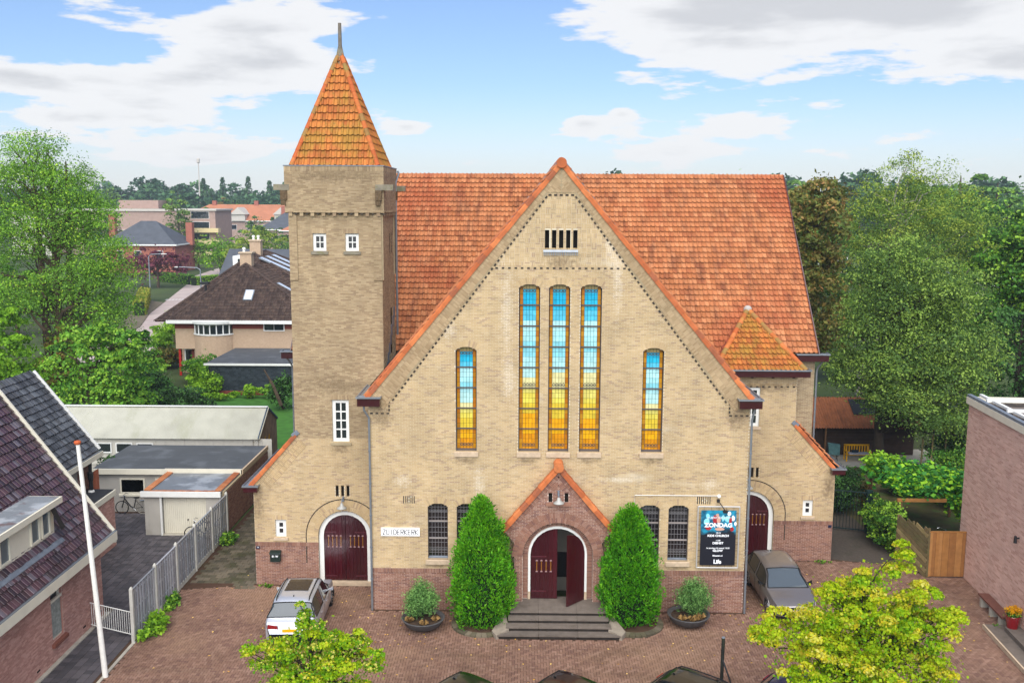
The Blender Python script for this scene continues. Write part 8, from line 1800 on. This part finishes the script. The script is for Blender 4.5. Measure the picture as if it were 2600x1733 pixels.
t = MB(); t.box(-107, -93, 250, 266, 0, 13.2); t.build('wall', MAT['farpink'], ap); t = MB(); t.box(-107.3, -92.5, 249.5, 266.3, 13.2, 13.7); t.build('roof_edge', MAT['farwhite'], ap)
for z in (1.2, 4.6, 8.0, 11.0): win(ap, -97.5, 250, z, 5.2, 1.9)
for z in (0.2, 3.5, 6.9): t = MB(); t.box(-100.5, -91.5, 247.6, 249.95, z, z+1.2); t.build('balcony', M('cream balcony panel', ['#c9b888'], .8) if z < 1 else bpy.data.materials['cream balcony panel'], ap)
a2 = thing('brick_block', 'wide windowless brown brick block with white stripes behind the red house', 'building', (-128, 255, 0)); t = MB(); t.box(-146, -107.5, 252, 275, 0, 13.4); t.build('wall', MAT['farpink'], a2); t = MB(); t.box(-146.3, -107.2, 251.6, 252, 13.0, 13.7); t.build('roof_edge', MAT['farwhite'], a2)
t = MB(); t.box(-152, -140, 246, 252, 0, 12.6); t.build('stair_tower', MAT['farwhite'], a2)
for x in (-137, -131, -127): t = MB(); t.bar((x, 251.6, 0), (x-2.2, 251.6, 13.3), .35, .2); t.build('white_stripe', MAT['farwhite'], a2)
for z in (7.2,): t = MB(); t.box(-139, -118, 251.7, 251.95, z, z+.3); t.build('white_band', MAT['farwhite'], a2)
t = MB(); t.box(-124, -112, 256, 266, 13.7, 16.2); t.build('roof_box', MAT['farpink'], a2)
rw = house('row_house', 'long orange-roofed row of houses behind the apartment block', -132, -78, 325, 345, 8.6, 14.6, 'farpink', 'farorange', wins=[(-128+i*6, 5.5, 2, 1.6) for i in range(8)], chim=((-120, 335, 13, 16, 1.5), (-104, 335, 13, 16, 1.5), (-90, 335, 13, 16, 1.5)))
for i, x in enumerate((-108, -92)): t = MB(); t.box(x-2.5, x+2.5, 324, 330, 8.6, 11); prism(t, [(x-3, 11), (x+3, 11), (x, 13.6)], 323.5, 332); t.build('dormer', MAT['farwhite'], rw)
house('far_house', 'grey-roofed house right of the orange row', -84.5, -70, 268, 284, 7.2, 13.2, 'farpink', 'farslate', wins=((-80, 4, 1.5, 2), (-75, 4, 1.5, 2)), chim=((-79, 276, 11, 14.5, 1.4),))
house('far_house', 'brown brick house with small orange roof beside the tower', -72.5, -58, 246, 262, 7.6, 11.8, 'farpink', 'farorange', wins=((-69, 3.5, 1.3, 2.6), (-64.8, 3.2, 1.4, 3.2)), chim=((-70.5, 252, 7, 9, 1.4),))
house('far_house', 'low grey-roofed house before the orange row', -92, -82, 290, 300, 6.4, 9.6, 'farpink', 'farslate', wins=((-87, 3, 1.6, 1.8),))
t4 = house('white_dormer_house', 'low house with white flat dormer behind the cream house chimneys', -46, -34, 104, 116, 5.2, 9.2, 'farpink', 'farslate', kind='gable', wins=((-43, 2, 1.2, 1.6),)); t = MB(); t.box(-44, -41, 103.2, 108, 6.6, 8.5); t.build('dormer', MAT['white'], t4); win(t4, -42.5, 103.2, 6.9, 1.5, 1.2)
house('far_house', 'white and brown house glimpsed through the trees right of the big tree', 56, 66, 105, 118, 5.6, 9.4, 'farwhite', 'farslate', wins=((58, 2.5, 1.5, 1.6), (62, 2.5, 1.5, 1.6)))
house('far_house', 'orange-brown roofed house glimpsed between the tops of the right trees', 50, 60, 150, 162, 6, 10.5, 'farwhite', 'farorange', wins=((53, 3, 1.5, 1.6),))
house('far_house', 'small grey-roofed house behind the maple at the far right', 68, 78, 110, 120, 5.6, 10, 'farpink', 'farslate', wins=((70, 2.5, 1.5, 1.6),))
# ---- middle distance trees
MID = [(-110, 262, 18.5, 'darkolive', 'tall dark conifer-like tree before the apartment block, left one'), (-101.5, 243, 16.5, 'olive', 'tall birch with drooping branches before the apartment block'), (-78, 238, 13.0, 'farmix', 'light green tree right of the apartment balconies'), (-71, 235, 9.5, 'farmix', 'small dark tree beside the brown brick house'),
       (-84, 330, 18, 'lime', 'yellow-green tree behind the grey-roofed house'), (-112, 300, 15, 'farmix', 'green tree between the block and the orange row'), (-96, 375, 21, 'farmix', 'big green tree above the orange row'), (-128, 372, 19, 'chestnut', 'brownish tree above the orange roofs'), (-150, 330, 17, 'hedge', 'yellowish tree left of the brick block top'), (-165, 300, 15, 'farmix', 'green tree at the left behind the brick block'),
       (-90, 215, 8, 'bush', 'dark shrub tree below the apartment balconies'), (-62, 205, 8.5, 'farmix', 'rounded green tree behind the yellowish one'), (-150, 380, 22, 'darkolive', 'dark rounded treetop left of the mast'), (-58, 300, 20, 'farmix', 'green treetop next to the tower edge')]
protos = []
for i in range(4):
    protos.append(tree('park_tree', 'x', None, (0, 0, 0), 10, [[(0, 0, 6.2, 3.2, 3, 3.2), (1.2, 0, 4.5, 2.8, 2.5, 2.5), (-1.5, 0, 5, 2.4, 2.2, 2.4)], [(0, 0, 6.4, 2.4, 2.2, 3.4), (0, 0, 4, 2.6, 2.4, 2.4)], [(-1, 0, 6.6, 2.4, 2.4, 2.4), (1.4, 0, 5.6, 2.6, 2.4, 2.6), (0, 0, 3.6, 3.4, 3, 2.2)], [(0, 0, 6.8, 3.6, 3.2, 2.6), (0, 0, 4.6, 4, 3.6, 2.2)]][i], 150, 20, .42, .38, LEAF['farmix'], 200+i, trunk_r=.25, limbs=8))
def place(proto, x, y, h, leaf, label, rz, group=None, sx=1.):
    o = proto.copy(); COL.objects.link(o); o.location = (x, y, 0); o.rotation_euler = (0, 0, rz); s = h/10; o.scale = (s*sx, s*sx, s); o['label'] = label
    if group: o['group'] = group
    for ch in proto.children:
        q = ch.copy(); 
        if ch.name.startswith('crown'): q.data = crown_data(ch.data, leaf)
        COL.objects.link(q); q.parent = o
        for g_ in ch.children: k = g_.copy(); COL.objects.link(k); k.parent = q
    return o
CD = {}
def crown_data(me, leaf):
    k = (me.name, leaf)
    if k not in CD: d = me.copy(); d.materials.clear(); d.materials.append(LEAF[leaf]); CD[k] = d
    return CD[k]
MID += [(-131, 238, 13.5, 'olive', 'olive tree hiding part of the windowless block'), (-117, 232, 14.5, 'darkolive', 'dark tree hiding the middle of the windowless block'), (-124, 235, 12, 'darkolive', 'dark green tree before the windowless brick block'), (-108, 205, 9, 'farmix', 'small green tree left behind the red brick house'), (-139, 290, 16, 'farmix', 'green tree rising over the windowless brick block'), (-116, 345, 18, 'darkolive', 'dark tree over the left end of the orange row'), (-86, 300, 13.5, 'darkolive', 'dark tree before the right end of the orange row'), (-76, 350, 19, 'farmix', 'broad green treetop over the right end of the orange row'), (-160, 345, 18.5, 'farmix', 'mid green treetop left of the yellowish one'), (-104, 395, 22, 'darkolive', 'dark treetop under the rightmost pines'), (-66, 320, 19, 'darkolive', 'dark treetop just left of the tower head'), (-70, 180, 8, 'maple', 'small fresh green tree beyond the crossing'), (-80, 195, 9, 'olive', 'olive green tree in front of the apartment block'), (-178, 270, 13, 'olive', 'olive tree behind the ash at the far left'), (-56, 190, 9.5, 'darkolive', 'dark green tree behind the cream house chimneys')]
for i, (x, y, h, lf, lb) in enumerate(MID): place(protos[[1, 1, 0, 0, 3, 0, 2, 2, 3, 0, 2, 0, 2, 0][i % 14]], x, y, h, lf, lb, i*2.1)
# ---- the wood on the horizon: one mass, and a few treetops one can pick out
rs = np.random.RandomState(300); V = []; RR = []
def mass(x, y, h, w):
    n = 230; d = rs.normal(size=(n, 3)); d /= np.linalg.norm(d, axis=1)[:, None]; d[:, 2] = np.abs(d[:, 2])*1.0
    c = np.array((x, y, h*.5))+d*np.array((w, w*.8, h*.5))*rs.uniform(.75, 1, n)[:, None]; c = np.concatenate([c, c-[0, 0, h*.35]])
    V.append(c); RR.append((rs.rand()*.8+rs.rand(len(c))*.35) % 1)
for i in range(195): x = -500+i*3.7+rs.uniform(-2, 2); y = 430+rs.uniform(-25, 60); mass(x, y, rs.uniform(19, 26)+2.5*math.sin(i*.17), rs.uniform(6, 10))
for i in range(90): x = 20+i*4.4+rs.uniform(-2, 2); y = 330+rs.uniform(-40, 60); mass(x, y, rs.uniform(21, 28), rs.uniform(6, 10))
for i in range(60): x = -300+i*5+rs.uniform(-3, 3); mass(x, 385+rs.uniform(-15, 15), rs.uniform(15, 20), rs.uniform(6, 9))
C = np.concatenate(V); P, F = leaf_quads(C, 2.3, rs, up=.4, asp=.8); o = mesh_np('distant_wood', P, F, LEAF['farblue'], None, rnd=np.concatenate(RR)); tag(o, 'bluish green wood along the whole horizon', 'wood', kind='stuff')
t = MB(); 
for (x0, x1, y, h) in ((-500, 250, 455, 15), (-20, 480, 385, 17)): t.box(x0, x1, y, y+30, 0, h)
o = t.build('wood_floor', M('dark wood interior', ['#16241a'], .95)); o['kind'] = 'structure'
FAR = [(62, 118, 19, 'darkolive'), (74, 150, 22.5, 'farmix'), (88, 165, 24.5, 'darkolive'), (99, 172, 23, 'farmix'), (112, 180, 25, 'darkolive'), (80, 128, 19.5, 'farmix'), (93, 140, 21, 'maple'), (57, 205, 24.6, 'darkolive'), (70, 215, 24, 'farmix'), (36, 150, 17, 'farmix'), (46, 130, 16.5, 'darkolive'), (108, 150, 21, 'farmix'), (-185, 330, 21, 'darkolive'), (-172, 360, 23, 'farmix')]
LB = ['dark round treetop just right of the tall birch', 'mid green treetop on the right horizon, nearest the birch', 'highest dark treetop on the right horizon', 'green treetop right of the highest dark one', 'dark treetop at the far right edge of the horizon', 'green tree below the right horizon, left one', 'fresh green tree below the right horizon at the maple', 'small dark treetop peeping over the main roof ridge', 'second treetop peeping over the ridge end', 'green tree behind the right roof verge', 'dark tree behind the chestnut', 'green tree below the far right horizon', 'dark tree on the left horizon above the ash', 'green tree on the left horizon right of the ash']
for i, (x, y, h, lf) in enumerate(FAR): place(protos[i % 4], x, y, h, lf, LB[i], i*1.7, sx=1.25)
for i, x in enumerate((-152, -143, -131, -121, -114)):
    p = thing('pine_tree', 'spiky dark pine number on the horizon', 'pine', (x, 420, 0)); p['label'] = ['leftmost spiky pine on the horizon beside the mast', 'second spiky pine on the horizon, close to the first', 'spiky pine standing alone in the middle of the horizon group', 'slim spiky pine on the horizon, fourth from the left', 'rightmost spiky pine on the horizon'][i]
    rs2 = np.random.RandomState(400+i); n = 700; f = rs2.rand(n)**.9; a = rs2.uniform(0, 6.28, n); r_ = (1-f*.92)*3.6*(.55+.45*np.abs(np.sin(f*22)))+.2; h = [26, 26.5, 27, 25, 24.5][i]
    C = np.stack([r_*np.cos(a), r_*np.sin(a), 10+f*(h-10)], 1); P, F = leaf_quads(C, 1.3, rs2, asp=.4); mesh_np('crown', P, F, LEAF['farblue'], p, rnd=rs2.rand(n), local=True); t = MB(); t.tube([(0, 0, 0), (0, 0, h)], [.4, .05], 6); t.build('trunk', MAT['bark_dark'], p, local=True)
mast = thing('radio_mast', 'thin pale radio mast on the left horizon', 'mast', (-149, 405, 0)); t = MB(); t.tube([(-149, 405, 0), (-149, 405, 33.5)], [.4, .2], 6); t.build('pole', MAT['farwhite'], mast); t = MB(); t.lathe([(.2, 0), (.7, .3), (.7, 2), (.2, 2.3)], (-149, 405, 32.5), 8); t.build('antenna_head', MAT['farwhite'], mast)
for p in protos:
    for ch in list(p.children):
        for g_ in list(ch.children): bpy.data.objects.remove(g_)
        bpy.data.objects.remove(ch)
    bpy.data.objects.remove(p)

# ---- thin summer air: far things pale to blue
hz_ = MB(); hz_.box(-560, 560, -60, 540, -1.2, 36); hz_ = hz_.build('haze', bpy.data.materials.new('haze air')); hz_['kind'] = 'stuff'; hz_['label'] = 'thin pale haze over the far wood'; 
m = hz_.data.materials[0]; m.use_nodes = True; m.node_tree.nodes.clear(); v = m.node_tree.nodes.new('ShaderNodeVolumePrincipled'); v.inputs['Color'].default_value = (.82, .92, 1, 1); v.inputs['Density'].default_value = .00032; v.inputs['Anisotropy'].default_value = .2
o = m.node_tree.nodes.new('ShaderNodeOutputMaterial'); m.node_tree.links.new(v.outputs[0], o.inputs['Volume'])
